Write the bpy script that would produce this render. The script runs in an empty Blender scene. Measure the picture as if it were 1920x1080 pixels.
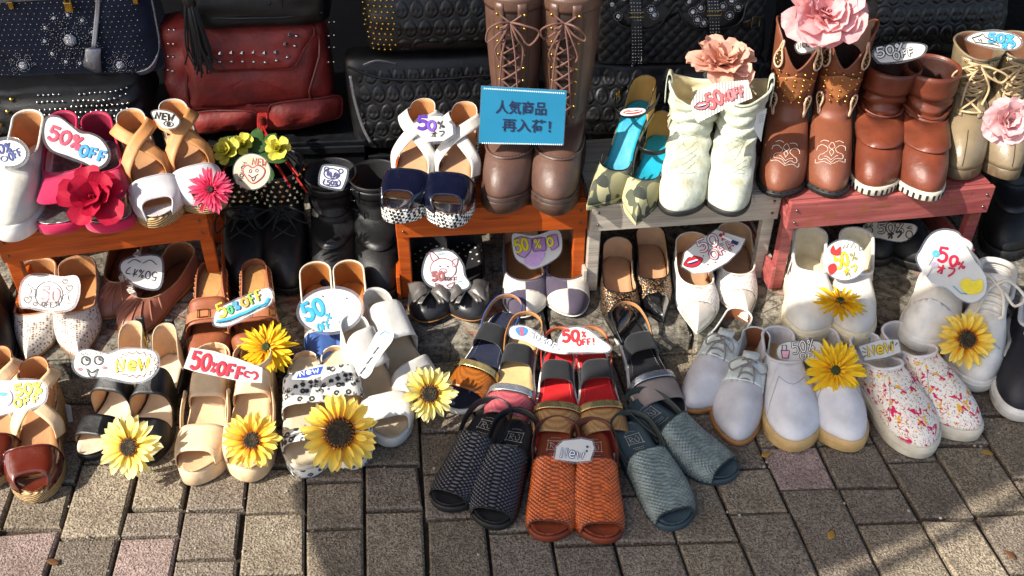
import bpy, bmesh, math, random
import numpy as np
from mathutils import Vector, Matrix
random.seed(7); RNG = np.random.default_rng(7)
SC = bpy.context.scene; COL = SC.collection
sin, cos, pi, rad = math.sin, math.cos, math.pi, math.radians

# ---------------------------------------------------------------- camera, sky, sun, exposure
CAM_H, FPX, PITCH = 1.30, 1850.0, rad(38)
cd = bpy.data.cameras.new('camera'); cam = bpy.data.objects.new('camera', cd); COL.objects.link(cam)
cd.sensor_width = 36; cd.lens = FPX/1920*36; cd.clip_start = .02; cd.clip_end = 200
cam.location = (0, 0, CAM_H); cam.rotation_euler = (pi/2-PITCH, 0, 0); SC.camera = cam
SUN_AZ, SUN_EL = rad(64), rad(40)          # azimuth the light travels towards, right of straight ahead
wd = bpy.data.worlds.new('World'); SC.world = wd; wd.use_nodes = True
nt = wd.node_tree; sky = nt.nodes.new('ShaderNodeTexSky'); sky.sky_type = 'NISHITA'; sky.sun_disc = False
sky.dust_density = 2.5; sky.ozone_density = .4; sky.sun_elevation = SUN_EL; sky.sun_rotation = SUN_AZ + pi
nt.links.new(sky.outputs[0], nt.nodes['Background'].inputs[0]); nt.nodes['Background'].inputs[1].default_value = .15
sl = bpy.data.lights.new('sun', 'SUN'); sl.energy = 4.8; sl.angle = rad(.5); sl.color = (1, .945, .85)
sun = bpy.data.objects.new('sun', sl); COL.objects.link(sun)
sd = Vector((sin(SUN_AZ)*cos(SUN_EL), cos(SUN_AZ)*cos(SUN_EL), -sin(SUN_EL)))
sun.rotation_euler = sd.to_track_quat('-Z', 'Y').to_euler(); sun.location = (-2, -2, 4)
SC.view_settings.view_transform = 'Standard'; SC.view_settings.look = 'None'
SC.view_settings.exposure = 0.76; SC.view_settings.gamma = 1
SC.cycles.max_bounces = 8; SC.cycles.transparent_max_bounces = 12

# ---------------------------------------------------------------- helpers
CP, SP = cos(PITCH), sin(PITCH)
def ray(px, py):
    u = (px-960)/FPX; v = (540-py)/FPX
    return Vector((u, CP+v*SP, -SP+v*CP))
def atz(px, py, z): d = ray(px, py); return Vector((0, 0, CAM_H))+d*((z-CAM_H)/d.z)
def aty(px, py, y): d = ray(px, py); return Vector((0, 0, CAM_H))+d*(y/d.y)
def ledge_y(x): return 1.438+.067*x
ZL = .046                                    # top of the low stone ledge
ZS = .266                                    # top of the display stools

def crv(*kv):                                # smooth monotone curve through (x, y) keys
    xs = np.array([k[0] for k in kv], float); ys = np.array([k[1] for k in kv], float)
    h = np.diff(xs); d = np.diff(ys)/h; m = np.zeros(len(xs))
    if len(xs) > 2:
        for i in range(1, len(xs)-1):
            m[i] = 0 if d[i-1]*d[i] <= 0 else 2*d[i-1]*d[i]/(d[i-1]+d[i])
    m[0] = d[0]; m[-1] = d[-1]
    def f(x):
        x = np.clip(np.asarray(x, float), xs[0], xs[-1]); i = np.clip(np.searchsorted(xs, x)-1, 0, len(h)-1)
        t = (x-xs[i])/h[i]
        return ((1+2*t)*(1-t)**2*ys[i]+t*(1-t)**2*h[i]*m[i]+t*t*(3-2*t)*ys[i+1]+t*t*(t-1)*h[i]*m[i+1])
    return f
def smooth_path(pts, n=6, closed=False):     # Catmull-Rom through points
    P = [np.array(p, float) for p in pts]; k = len(P); out = []
    for i in range(k if closed else k-1):
        if closed: a, b, c, d = P[i-1], P[i], P[(i+1) % k], P[(i+2) % k]
        else: a, b, c, d = P[max(i-1, 0)], P[i], P[i+1], P[min(i+2, k-1)]
        for j in range(n):
            t = j/n
            out.append(.5*((2*b)+(c-a)*t+(2*a-5*b+4*c-d)*t*t+(3*b-a-3*c+d)*t**3))
    if not closed: out.append(P[-1])
    return np.array(out)

def tag(o, label=None, cat=None, group=None, kind=None):
    for k, v in (('label', label), ('category', cat), ('group', group), ('kind', kind)):
        if v: o[k] = v
    return o
def thing(name, label, cat, group=None, M=None):
    o = bpy.data.objects.new(name, None); COL.objects.link(o); o.empty_display_size = .05
    if M is not None: o.matrix_world = M
    return tag(o, label, cat, group)
def link(name, me, parent=None, M=None):
    o = bpy.data.objects.new(name, me); COL.objects.link(o)
    if parent is not None: o.parent = parent
    if M is not None: o.matrix_local = M
    return o
def mesh(name, V, F, mats, parent=None, smooth=True, mi=None, solid=0, off=-1, inner=None, sharp=None, sub=0, M=None, bev=0):
    me = bpy.data.meshes.new(name); me.from_pydata([tuple(v) for v in V], [], [tuple(f) for f in F])
    if not isinstance(mats, (list, tuple)): mats = [mats]
    for m in mats: me.materials.append(m)
    if inner is not None and solid: me.materials.append(inner)
    if smooth:
        me.polygons.foreach_set('use_smooth', [True]*len(me.polygons))
        if sharp: me.set_sharp_from_angle(angle=rad(sharp))
    if mi is not None: me.polygons.foreach_set('material_index', list(mi))
    me.update(); o = link(name, me, parent, M)
    if solid:
        s = o.modifiers.new('s', 'SOLIDIFY'); s.thickness = solid; s.offset = off; s.use_even_offset = False
        if inner is not None: s.material_offset = len(mats); s.material_offset_rim = 0
    if bev:
        b = o.modifiers.new('b', 'BEVEL'); b.width = bev; b.segments = 2; b.limit_method = 'ANGLE'
    if sub:
        b = o.modifiers.new('d', 'SUBSURF'); b.levels = sub; b.render_levels = sub
    return o
def grid_faces(n, m, closed=False, start=0):  # n along the first index, m along the second
    F = []
    for i in range(n if closed else n-1):
        k = (i+1) % n
        for j in range(m-1): F.append((start+i*m+j, start+k*m+j, start+k*m+j+1, start+i*m+j+1))
    return F
def grid(name, P, mats, parent, closed=False, mask=None, flip=False, **kw):
    n, m = P.shape[:2]; F = grid_faces(n, m, closed)
    if flip: F = [f[::-1] for f in F]
    if mask is not None:
        Fm = []
        for i in range(n if closed else n-1):
            for j in range(m-1): Fm.append(bool(mask(i, j)))
        F = [f for f, k in zip(F, Fm) if k]
        used = sorted({v for f in F for v in f}); mp = {v: q for q, v in enumerate(used)}
        V = P.reshape(-1, 3)[used]; F = [tuple(mp[v] for v in f) for f in F]
        if not F: return None
        return mesh(name, V, F, mats, parent, **kw)
    return mesh(name, P.reshape(-1, 3), F, mats, parent, **kw)
def boxes(name, L, mat, parent=None, bev=.0015, M=None, sharp=30):   # each (cx,cy,cz,sx,sy,sz[,rotz])
    V = []; F = []
    for b in L:
        cx, cy, cz, sx, sy, sz = b[:6]; a = b[6] if len(b) > 6 else 0
        s = len(V)
        for k in range(8):
            x = (k & 1)*sx-sx/2; y = (k >> 1 & 1)*sy-sy/2; z = (k >> 2)*sz-sz/2
            V.append((cx+x*cos(a)-y*sin(a), cy+x*sin(a)+y*cos(a), cz+z))
        F += [tuple(s+q for q in f) for f in ((0, 2, 3, 1), (4, 5, 7, 6), (0, 1, 5, 4), (2, 6, 7, 3), (0, 4, 6, 2), (1, 3, 7, 5))]
    return mesh(name, V, F, mat, parent, smooth=False, bev=bev, M=M)
def frames(P, closed=False):
    P = np.asarray(P, float)
    T = (np.roll(P, -1, 0)-np.roll(P, 1, 0)) if closed else np.gradient(P, axis=0)
    T /= np.linalg.norm(T, axis=1)[:, None]+1e-12
    return T
def tube_vf(P, r, k=6, closed=False, up=(0, 0, 1), flat=1.0):
    P = np.asarray(P, float); T = frames(P, closed); n = len(P)
    r = np.broadcast_to(np.asarray(r, float), (n,))
    N = np.zeros_like(P); u = np.array(up, float)
    if abs(T[0]@u) > .95: u = np.array((0, 1., 0)) if abs(T[0][1]) < .9 else np.array((1., 0, 0))
    for i in range(n):
        v = u-T[i]*(u@T[i]); v /= np.linalg.norm(v)+1e-12; N[i] = v; u = v
    B = np.cross(T, N); a = np.linspace(0, 2*pi, k, endpoint=False)
    V = P[:, None]+r[:, None, None]*(np.cos(a)[None, :, None]*B[:, None]+flat*np.sin(a)[None, :, None]*N[:, None])
    F = []
    for i in range(n if closed else n-1):
        q = (i+1) % n
        for j in range(k): F.append((i*k+j, i*k+(j+1) % k, q*k+(j+1) % k, q*k+j))
    if not closed: F += [tuple(range(k))[::-1], tuple((n-1)*k+j for j in range(k))]
    return V.reshape(-1, 3), F
def tubes(name, paths, r, mat, parent, k=6, closed=False, flat=1.0, up=(0, 0, 1)):
    V = []; F = []
    for p in paths:
        v, f = tube_vf(p, r, k, closed, up, flat); s = len(V); V += list(v); F += [tuple(s+q for q in g) for g in f]
    return mesh(name, V, F, mat, parent, sharp=50)
def ribbon(name, P, w, side, mat, parent, solid=.0018, inner=None, bow=0):  # strap along P; side = width direction per point
    P = np.asarray(P, float); S = np.asarray(side, float)
    if S.ndim == 1: S = np.broadcast_to(S, P.shape)
    T = frames(P); S = S-T*(S*T).sum(1)[:, None]; S = S/(np.linalg.norm(S, axis=1)[:, None]+1e-12)
    w = np.broadcast_to(np.asarray(w, float), (len(P),)); u = np.linspace(-.5, .5, 5); N = np.cross(T, S)
    G = P[:, None]+S[:, None]*(u[None, :, None]*w[:, None, None])+N[:, None]*(bow*(1-4*u*u))[None, :, None]
    return grid(name, G, mat, parent, solid=solid, off=0, inner=inner)
def lathe(name, prof, mat, parent, k=24, M=None, **kw):    # prof: (r, z)
    V = []; F = []; n = len(prof)
    for j in range(k):
        a = 2*pi*j/k
        for r, z in prof: V.append((r*cos(a), r*sin(a), z))
    F = grid_faces(k, n, True)
    return mesh(name, V, F, mat, parent, M=M, sharp=kw.pop('sharp', 40), **kw)
def studs_vf(pts, nrm, r, kind='dome'):      # many small studs, one mesh
    V = []; F = []
    for p, n in zip(pts, nrm):
        p = Vector(p); n = Vector(n).normalized(); a = n.orthogonal().normalized(); b = n.cross(a); s = len(V)
        rr = r if np.isscalar(r) else random.choice(r)
        if kind == 'pyr':
            for q in range(4): V.append(p+rr*(cos(pi/2*q+.78)*a+sin(pi/2*q+.78)*b))
            V.append(p+n*rr*.75); F += [(s+q, s+(q+1) % 4, s+4) for q in range(4)]
        else:
            k = 7
            for h, q in ((0, 1), (.55, .8), (.9, .4)):
                for j in range(k): V.append(p+n*rr*h+rr*q*(cos(2*pi*j/k)*a+sin(2*pi*j/k)*b))
            for l in range(2): F += [(s+l*k+j, s+l*k+(j+1) % k, s+l*k+k+(j+1) % k, s+l*k+k+j) for j in range(k)]
            F.append(tuple(s+2*k+j for j in range(k)))
    return V, F

# ---------------------------------------------------------------- materials
def lin(c):
    if isinstance(c, str):
        c = c.lstrip('#'); c = [int(c[i:i+2], 16)/255 for i in (0, 2, 4)]
        c = [x/12.92 if x <= .04045 else ((x+.055)/1.055)**2.4 for x in c]
    return tuple(c[:3])+(1,)
MATS = {}
class NB:                                     # tiny node builder
    def __init__(s, name):
        s.m = bpy.data.materials.new(name); s.m.use_nodes = True; s.t = s.m.node_tree
        s.b = s.t.nodes['Principled BSDF']; s.tc = s.t.nodes.new('ShaderNodeTexCoord')
    def n(s, typ, ins=None, **kw):
        x = s.t.nodes.new(typ)
        for k, v in kw.items(): setattr(x, k, v)
        for k, v in (ins or {}).items(): s.set(x.inputs[k], v)
        return x
    def set(s, sock, v):
        if hasattr(v, 'is_output') or isinstance(v, bpy.types.NodeSocket): s.t.links.new(v, sock)
        else: sock.default_value = v
    def co(s, scale=(1, 1, 1), rot=(0, 0, 0)):
        return s.n('ShaderNodeMapping', {0: s.tc.outputs['Object'], 2: rot, 3: scale}).outputs[0]
    def noise(s, sc, det=3, rough=.55, vec=None, dist=0):
        x = s.n('ShaderNodeTexNoise', {'Scale': sc, 'Detail': det, 'Roughness': rough, 'Distortion': dist}); s.set(x.inputs[0], vec or s.tc.outputs['Object'])
        return x.outputs[0]
    def vor(s, sc, feat='F1', out=0, vec=None, rnd=1.0):
        x = s.n('ShaderNodeTexVoronoi', {'Scale': sc, 'Randomness': rnd}, feature=feat); s.set(x.inputs[0], vec or s.tc.outputs['Object'])
        return x.outputs[out]
    def ramp(s, f, *st, mode='LINEAR'):
        x = s.n('ShaderNodeValToRGB'); e = x.color_ramp; e.interpolation = mode
        while len(e.elements) < len(st): e.elements.new(.5)
        for q, (p, c) in zip(e.elements, st): q.position = p; q.color = lin(c) if not isinstance(c, (int, float)) else (c, c, c, 1)
        s.set(x.inputs[0], f); return x.outputs[0]
    def mix(s, f, a, b, mode='MIX'):
        x = s.n('ShaderNodeMix', data_type='RGBA', blend_type=mode)
        for k, v in ((0, f), (6, a), (7, b)):
            s.set(x.inputs[k], v if isinstance(v, bpy.types.NodeSocket) or k == 0 else lin(v))
        return x.outputs[2]
    def math(s, op, a, b=0.):
        x = s.n('ShaderNodeMath', operation=op); s.set(x.inputs[0], a); s.set(x.inputs[1], b); return x.outputs[0]
    def bump(s, h, st, dist=.001):
        x = s.n('ShaderNodeBump', {'Strength': st, 'Distance': dist}); s.set(x.inputs['Height'], h)
        prev = s.b.inputs['Normal'].links
        if prev: s.t.links.new(prev[0].from_socket, x.inputs['Normal'])
        s.t.links.new(x.outputs[0], s.b.inputs['Normal'])
    def out(s, color, rough=.5, metal=0, spec=.5, coat=0, croug=.05, sheen=0):
        s.set(s.b.inputs['Base Color'], color if isinstance(color, bpy.types.NodeSocket) else lin(color))
        s.set(s.b.inputs['Roughness'], rough); s.set(s.b.inputs['Metallic'], metal); s.b.inputs['Specular IOR Level'].default_value = spec
        s.b.inputs['Coat Weight'].default_value = coat; s.b.inputs['Coat Roughness'].default_value = croug
        s.b.inputs['Sheen Weight'].default_value = sheen
        return s.m
def mat(name, c, rough=.5, metal=0, var=.25, vs=25, bump=.25, bs=700, bd=.0006, coat=0, spec=.5, sheen=0, croug=.06):
    if name in MATS: return MATS[name]
    b = NB(name); c = lin(c)
    dk = tuple(x*(1-var) for x in c[:3]); lt = tuple(min(1, x*(1+var*.6)) for x in c[:3])
    col = b.ramp(b.noise(vs, 4), (.3, dk), (.7, lt))
    if bump:
        b.bump(b.noise(bs, 2), bump, bd); b.bump(b.noise(bs*.12, 3), bump*.8, bd*2.5)
    rg = b.ramp(b.noise(vs*2.3, 3), (.3, max(0, rough-.08)), (.7, min(1, rough+.10)))
    MATS[name] = b.out(col, rg, metal, spec, coat, croug, sheen); return MATS[name]
def leather(name, c, rough=.42, **k): return mat(name, c, rough+.05, **dict(dict(bump=.55, bs=800, var=.24, vs=18), **k))
def patent(name, c, **k): return mat(name, c, .22, **dict(dict(bump=.12, bs=60, coat=1.0, var=.08, croug=.03), **k))
def fabric(name, c, **k): return mat(name, c, .88, **dict(dict(bump=.5, bs=1500, var=.15, sheen=.2, spec=.25), **k))
def metal(name, c, rough=.25, **k): return mat(name, c, rough, metal=1, **dict(dict(bump=.1, var=.1), **k))
def pat(name, fn):
    if name not in MATS: MATS[name] = fn(NB(name))
    return MATS[name]
def _wood(c1, c2, wear=None):
    def f(b):
        v = b.co((3, 40, 40)); n = b.noise(1.3, 6, .6, v, 1.5); w = b.noise(9, 4, .6, b.co((1, 8, 8)))
        c = b.mix(b.ramp(n, (.35, 0.), (.65, 1.)), c1, c2); gl = b.noise(1.0, 3, .6, b.co((2.2, 150, 150)), 2.5); c = b.mix(b.ramp(gl, (.56, 0.), (.66, .6)), c, tuple(x*.38 for x in lin(c1)[:3])); b.bump(gl, -.3, .001)
        c = b.mix(b.ramp(w, (.35, .0), (.75, .45)), c, tuple(x*.45 for x in lin(c1)[:3]))
        c = b.mix(b.ramp(b.noise(26, 5, .75, b.co((1, 1, 1))), (.60, 0.), (.70, .55)), c, tuple(x*.28 for x in lin(c1)[:3]))
        if wear: c = b.mix(b.ramp(b.noise(14, 6, .7), (.56, 0.), (.66, .85)), c, wear)
        b.bump(n, .35, .001); b.bump(b.noise(160, 3), .2, .0006)
        return b.out(c, b.ramp(w, (.3, .38), (.7, .6)), spec=.4)
    return f
def _paver(c, c2, c3):
    def f(b):
        g = b.n('ShaderNodeNewGeometry').outputs['Random Per Island']; oi = b.n('ShaderNodeObjectInfo').outputs['Random']
        v = b.vor(330, out=1); n1 = b.noise(320, 2, .7); n2 = b.noise(12, 5, .65); n3 = b.noise(40, 4, .7)
        bw = b.n('ShaderNodeSeparateColor', {0: v}).outputs[0]
        col = b.mix(b.ramp(bw, (.15, 0.), (.85, 1.)), c, c2)
        col = b.mix(b.ramp(n1, (.36, 1.), (.5, 0.)), col, c3)
        col = b.mix(b.ramp(b.vor(520, out=0), (.0, .9), (.16, .0)), col, '#d8cfbe')
        tone = b.ramp(oi, (0, .74), (.5, .95), (1, 1.18))
        col = b.mix(1., col, tone, 'MULTIPLY')
        col = b.mix(b.ramp(n2, (.40, .0), (.72, .50)), col, '#57493c')
        col = b.mix(b.ramp(n3, (.62, .0), (.70, .6)), col, '#3f342b'); col = b.mix(b.ramp(b.noise(9, 3, .5), (.66, 0.), (.69, .5)), col, '#2e2824')
        b.bump(n1, .9, .002); b.bump(b.vor(260), .7, .002); b.bump(n3, .4, .003)
        return b.out(col, .9, spec=.25)
    return f
def _stone(b):
    n = b.noise(7, 8, .7); m = b.noise(60, 6, .75); c = b.ramp(n, (.3, '#4a463e'), (.45, '#7d766a'), (.6, '#a39c8c'), (.75, '#c9c2b2'))
    c = b.mix(b.ramp(m, (.45, .0), (.62, .85)), c, '#2d2a25'); c = b.mix(b.ramp(b.noise(3.1, 4, .6), (.60, 0.), (.68, .8)), c, '#8d4a35')
    k = b.vor(11, 'DISTANCE_TO_EDGE', 0, b.co((1, 1, 1))); c = b.mix(b.ramp(k, (0, .8), (.018, .0)), c, '#1e1b18')
    b.bump(m, .9, .006); b.bump(n, .8, .02); b.bump(k, .4, .004)
    return b.out(c, .92, spec=.2)
def _lace(thread, hole, sc, fine=4.2):
    def f(b):
        d = b.vor(sc, 'F1', 0, rnd=.35); e = b.vor(sc*fine, 'F1', 0, rnd=.35)
        dots = b.ramp(e, (.33, 1.), (.46, 0.)); rings = b.ramp(d, (.06, 1.), (.10, 0.), (.14, 0.), (.18, .6), (.22, 0.), (.40, 0.), (.44, 1.), (.50, 1.), (.54, 0.))
        k = b.math('SUBTRACT', dots, rings); k = b.math('MAXIMUM', k, 0.); c = b.mix(k, thread, hole); b.bump(k, -.8, .0012); b.bump(b.noise(1400, 2), .3, .0005)
        return b.out(c, .7, spec=.3)
    return f
def _glitter(c, spark):
    def f(b):
        v = b.vor(520, out=1); s = b.n('ShaderNodeSeparateColor', {0: v}).outputs[0]
        col = b.mix(b.ramp(s, (.70, 0.), (.76, 1.)), c, spark)
        b.bump(b.vor(520), 1., .0012)
        return b.out(col, .3, b.ramp(s, (.70, 0.1), (.76, .7)), spec=.8)
    return f
def _leopard(b):
    v = b.noise(90, 2); vec = b.n('ShaderNodeVectorMath', {0: b.tc.outputs['Object'], 1: b.n('ShaderNodeVectorMath', {0: b.n('ShaderNodeTexNoise', {'Scale': 140.}).outputs[1], 'Scale': .006}, operation='SCALE').outputs[0]}, operation='ADD').outputs[0]
    d = b.vor(82, 'F1', 0, vec, .9); gap = b.noise(150, 1)
    ring = b.ramp(d, (.14, .30), (.20, 1.), (.43, 1.), (.49, 0.)); g = b.ramp(gap, (.36, 0.), (.42, 1.))
    k = b.math('MULTIPLY', ring, g); c = b.mix(k, '#e6e1d6', '#17171a'); b.bump(b.noise(900, 3, .6, b.co((1, .25, 1))), .7, .0012)
    return b.out(c, .75, sheen=.3, spec=.25)
def _camo(b):
    n = b.noise(24, 1, .4, b.co((1, .62, 1), (0, 0, .5)), .8); m = b.noise(21, 1, .4, b.co((1, .7, 1.3), (.4, 0, 1.1)), .9)
    c = b.ramp(n, (.0, '#8f8a66'), (.44, '#55584a'), (.53, '#b4ad84'), mode='CONSTANT'); c = b.mix(b.ramp(m, (.55, 0.), (.56, 1.)), c, '#43463f')
    b.bump(b.n('ShaderNodeTexWave', {0: b.tc.outputs['Object'], 'Scale': 420., 'Distortion': 1.}).outputs[0], .25, .0005)
    return b.out(c, .85, spec=.2)
def _splat(b):
    def sp(sc, th, w, dist, off):
        vec = b.n('ShaderNodeMapping', {0: b.tc.outputs['Object'], 1: off, 3: (1, .7, 1)}).outputs[0]
        n = b.noise(sc, 3, .6, vec, dist); return b.ramp(n, (th, 0.), (th+w, 1.))
    c = b.mix(sp(310, .615, .01, .3, (0, 0, 0)), '#ece6da', '#5b4a48')
    c = b.mix(sp(75, .60, .01, 1.0, (.3, .1, 0)), c, '#e8b51f'); c = b.mix(sp(58, .605, .01, 1.3, (.7, .5, .2)), c, '#cf1f5a')
    c = b.mix(sp(120, .625, .01, 1.5, (.2, .9, .1)), c, '#c0204a')
    vec = b.co((1, .25, 1), (0, 0, .7)); c = b.mix(b.ramp(b.math('ABSOLUTE', b.math('SUBTRACT', b.noise(60, 1, .5, vec, 1.), .5)), (.004, .8), (.007, 0.)), c, '#b8324f')
    b.bump(b.noise(1300, 2), .3, .0005); return b.out(c, .75, spec=.3)
def _hound(b):
    v = b.co((1, 1, 1), (0, 0, .0)); w1 = b.n('ShaderNodeTexChecker', {0: b.n('ShaderNodeMapping', {0: v, 2: (.5, .3, .78), 3: (1, 1, 1)}).outputs[0], 1: lin('#111111'), 2: lin('#e8e6e0'), 3: 190.}).outputs[0]
    b.bump(b.noise(900, 2), .4, .0006); return b.out(w1, .8)
def _snake(c, c2):
    def f(b):
        d = b.vor(420, 'F1', 0, b.co((1, 1, 1), (0, 0, .78)), .15); k = b.ramp(d, (.3, 0.), (.45, 1.))
        c_ = b.mix(k, c, c2); b.bump(d, -.6, .0010); return b.out(c_, .38, spec=.5)
    return f
def _rope(b):
    w = b.n('ShaderNodeTexWave', {0: b.co((1, 1, 1), (.0, .6, .5)), 'Scale': 95., 'Distortion': 1.2, 'Detail': 2.}, bands_direction='DIAGONAL').outputs[1]
    n = b.noise(300, 3); c = b.mix(b.ramp(w, (.2, 0.), (.7, 1.)), '#7a5c38', '#c9a877'); c = b.mix(b.ramp(n, (.5, 0.), (.7, .5)), c, '#e3cda2')
    b.bump(w, 1., .0022); b.bump(n, .5, .0008); return b.out(c, .9, spec=.2)
def _dots(base, dot, sc):
    def f(b):
        d = b.vor(sc, 'F1', 0, b.co((1, 1, 1), (0, 0, .7)), 0.); return b.out(b.mix(b.ramp(d, (.15, 1.), (.17, 0.)), base, dot), .7)
    return f
def _patent2(b):                               # silver crackle leather
    n = b.noise(120, 3); c = b.ramp(n, (.3, '#8e8a86'), (.7, '#cfccc8')); b.bump(n, .4, .001); return b.out(c, .35, .85)
def _petal(inner, mid, outer, y1=.25, y2=.6):
    def f(b):
        y = b.n('ShaderNodeSeparateXYZ', {0: b.tc.outputs['Generated']}).outputs[1]; yy = b.math('ADD', y, b.math('MULTIPLY', b.math('SUBTRACT', b.noise(90, 3), .5), .25))
        c = b.ramp(yy, (0., inner), (y1, inner), (y2, mid), (1., outer)); x = b.n('ShaderNodeMapping', {0: b.tc.outputs['Generated'], 3: (1, .06, 1)}).outputs[0]
        st = b.noise(14, 2, .5, x); c = b.mix(b.ramp(st, (.4, .0), (.65, .25)), c, inner); b.bump(st, .5, .0012)
        m = b.out(c, .6, spec=.3); b.b.inputs['Subsurface Weight'].default_value = 0
        tr = b.n('ShaderNodeBsdfTranslucent'); b.t.links.new(c, tr.inputs[0]); mx = b.n('ShaderNodeMixShader', {0: .28})
        b.t.links.new(b.b.outputs[0], mx.inputs[1]); b.t.links.new(tr.outputs[0], mx.inputs[2]); b.t.links.new(mx.outputs[0], b.t.nodes['Material Output'].inputs[0])
        return m
    return f
def _film(b):
    t = b.n('ShaderNodeBsdfTransparent', {0: (.93, .94, .96, 1)}); g = b.n('ShaderNodeBsdfGlossy', {0: (1, 1, 1, 1), 1: .12}); d = b.n('ShaderNodeBsdfDiffuse', {0: (.85, .86, .9, 1)})
    a = b.n('ShaderNodeMixShader', {0: .07}); b.t.links.new(t.outputs[0], a.inputs[1]); b.t.links.new(d.outputs[0], a.inputs[2])
    fr = b.n('ShaderNodeFresnel', {0: 1.5}); m = b.n('ShaderNodeMixShader'); b.t.links.new(fr.outputs[0], m.inputs[0]); b.t.links.new(a.outputs[0], m.inputs[1]); b.t.links.new(g.outputs[0], m.inputs[2])
    b.t.links.new(m.outputs[0], b.t.nodes['Material Output'].inputs[0]); return b.m
def _crystal(b):
    b.bump(b.vor(500), 1., .002); return b.out('#dcdde2', .08, .75, spec=1.)
def _seed(b):
    v = b.vor(420, out=1); s = b.n('ShaderNodeSeparateColor', {0: v}).outputs[0]; g = b.n('ShaderNodeVectorMath', {0: b.tc.outputs['Object']}, operation='LENGTH').outputs[1]
    c = b.mix(b.ramp(s, (.3, 0.), (.9, 1.)), '#1c1711', '#4a3c22'); b.bump(b.vor(420), 1., .003); return b.out(c, .9)

# ---------------------------------------------------------------- shoe library; local frame: heel at y=0, toe at y=L, z up
def place(toe, heel, zt=0., zh=None, L=.25, vis=.0, roll=0.):
    """Frame from the toe's lowest point and a point above the heel in the photo."""
    zh = zt if zh is None else zh
    T = atz(toe[0], toe[1], zt); Hh = atz(heel[0], heel[1], zh+vis); d = T-Hh; d.z = 0; d.normalize()
    a = math.asin(max(-.95, min(.95, (zh-zt)/L)))
    y = Vector((d.x*cos(a), d.y*cos(a), -sin(a))); H0 = T-y*L
    x = y.cross(Vector((0, 0, 1))).normalized(); z = x.cross(y)
    if roll: x, z = x*cos(roll)+z*sin(roll), z*cos(roll)-x*sin(roll)
    return Matrix(((x.x, y.x, z.x, H0.x), (x.y, y.y, z.y, H0.y), (x.z, y.z, z.z, H0.z), (0, 0, 0, 1)))
class Last:
    TOES = dict(round=(.24, 2., 2.), almond=(.34, 1.7, 1.5), oval=(.30, 2.1, 1.95), point=(.42, 1.45, 1.12), wide=(.20, 2.4, 2.2), square=(.13, 2.6, 2.6))
    def __init__(s, L=.25, W=.086, toe='round', side=1, heelw=.66, waist=.66, bend=.007, hh=.0, ph=.0, spring=.004, n=30, off=0.):
        s.L, s.W, s.toe, s.side, s.n = L, W, toe, side, n; s.heelw, s.waist, s.bend = heelw, waist, bend; s.off = off
        s.prof = crv((-.02, heelw), (.15, heelw), (.42, waist+.05), (.70, 1.), (.84, .95), (1., .84))
        s.cxf = crv((0, 0), (.3, -.3), (.66, .55), (.85, .1), (1, -.9))
        s.z0 = (lambda t: ph+(hh-ph)*(1-np.clip((np.asarray(t, float)-.12)/.56, 0, 1)**2*(3-2*np.clip((np.asarray(t, float)-.12)/.56, 0, 1)))+spring*np.clip((np.asarray(t, float)-.75)/.25, 0, 1)**2)
        s.t = .5-.5*np.cos(np.linspace(0, pi, n))
        n2 = list(range(n))+list(range(n-2, 0, -1)); s.ti = s.t[n2]; s.sg = np.array([-1]*n+[1]*(n-2), float); s.N = len(n2)
        s.X, s.Y = s.loop(0)
    def w(s, t):
        t = np.clip(np.asarray(t, float), 0, 1); tc, p, q = s.TOES[s.toe]; hc = .13
        ch = np.where(t < hc, np.sqrt(np.clip(1-((hc-t)/hc)**2, 0, 1)), 1); u = np.clip((t-1+tc)/tc, 0, 1)
        ct = np.clip(1-u**p, 0, 1)**(1/q)
        return s.W/2*s.prof(t)*ch*ct
    def cx(s, t): return s.side*s.bend*s.cxf(np.clip(t, 0, 1))
    def loop(s, off):
        w = s.w(s.ti); x = s.cx(s.ti)+s.sg*w; y = s.ti*s.L
        if off:
            dx = np.roll(x, -1)-np.roll(x, 1); dy = np.roll(y, -1)-np.roll(y, 1); l = np.hypot(dx, dy)+1e-9
            x = x+off*-dy/l*1; y = y+off*dx/l
        return x, y
def sole(l, mat_, p, name='sole', bot=None, th=.006, off=.003, top=0., round_=.0015, side_mat=None, tread=None):
    """Solid sole between bottom heights bot(t) and the footbed; bot None = sheet of thickness th."""
    t = l.ti; zt = l.z0(t)+top; zb = (zt-th) if bot is None else (bot(t) if callable(bot) else np.full_like(t, bot))
    rings = []
    for o, z in ((off-.004, zb), (off-round_, zb), (off, zb+round_), (off, zt-round_), (off-round_, zt), (off-.006, zt)):
        x, y = l.loop(o); rings.append(np.stack([x, y, z], 1))
    if tread:                                 # lug sole: notch the lower edge
        k = np.arange(l.N) % 4 < 2; rings[1][:, 2] += np.where(k, tread, 0); rings[2][:, 2] += np.where(k, tread, 0)
    P = np.stack(rings, 1); N, m = P.shape[:2]; F = grid_faces(N, m, True)
    for q in (0, m-1):
        for i in range(l.n-1):
            a, b = i, i+1; c, d = (N-b) % N, (N-a) % N
            f = [a*m+q, b*m+q, c*m+q, d*m+q]; g = []
            for v in f:
                if v not in g: g.append(v)
            if len(g) > 2: F.append(tuple(g if q == 0 else g[::-1]))
    mi = None; mats = mat_
    return mesh(name, P.reshape(-1, 3), F, mats, p, sharp=45)
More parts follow.
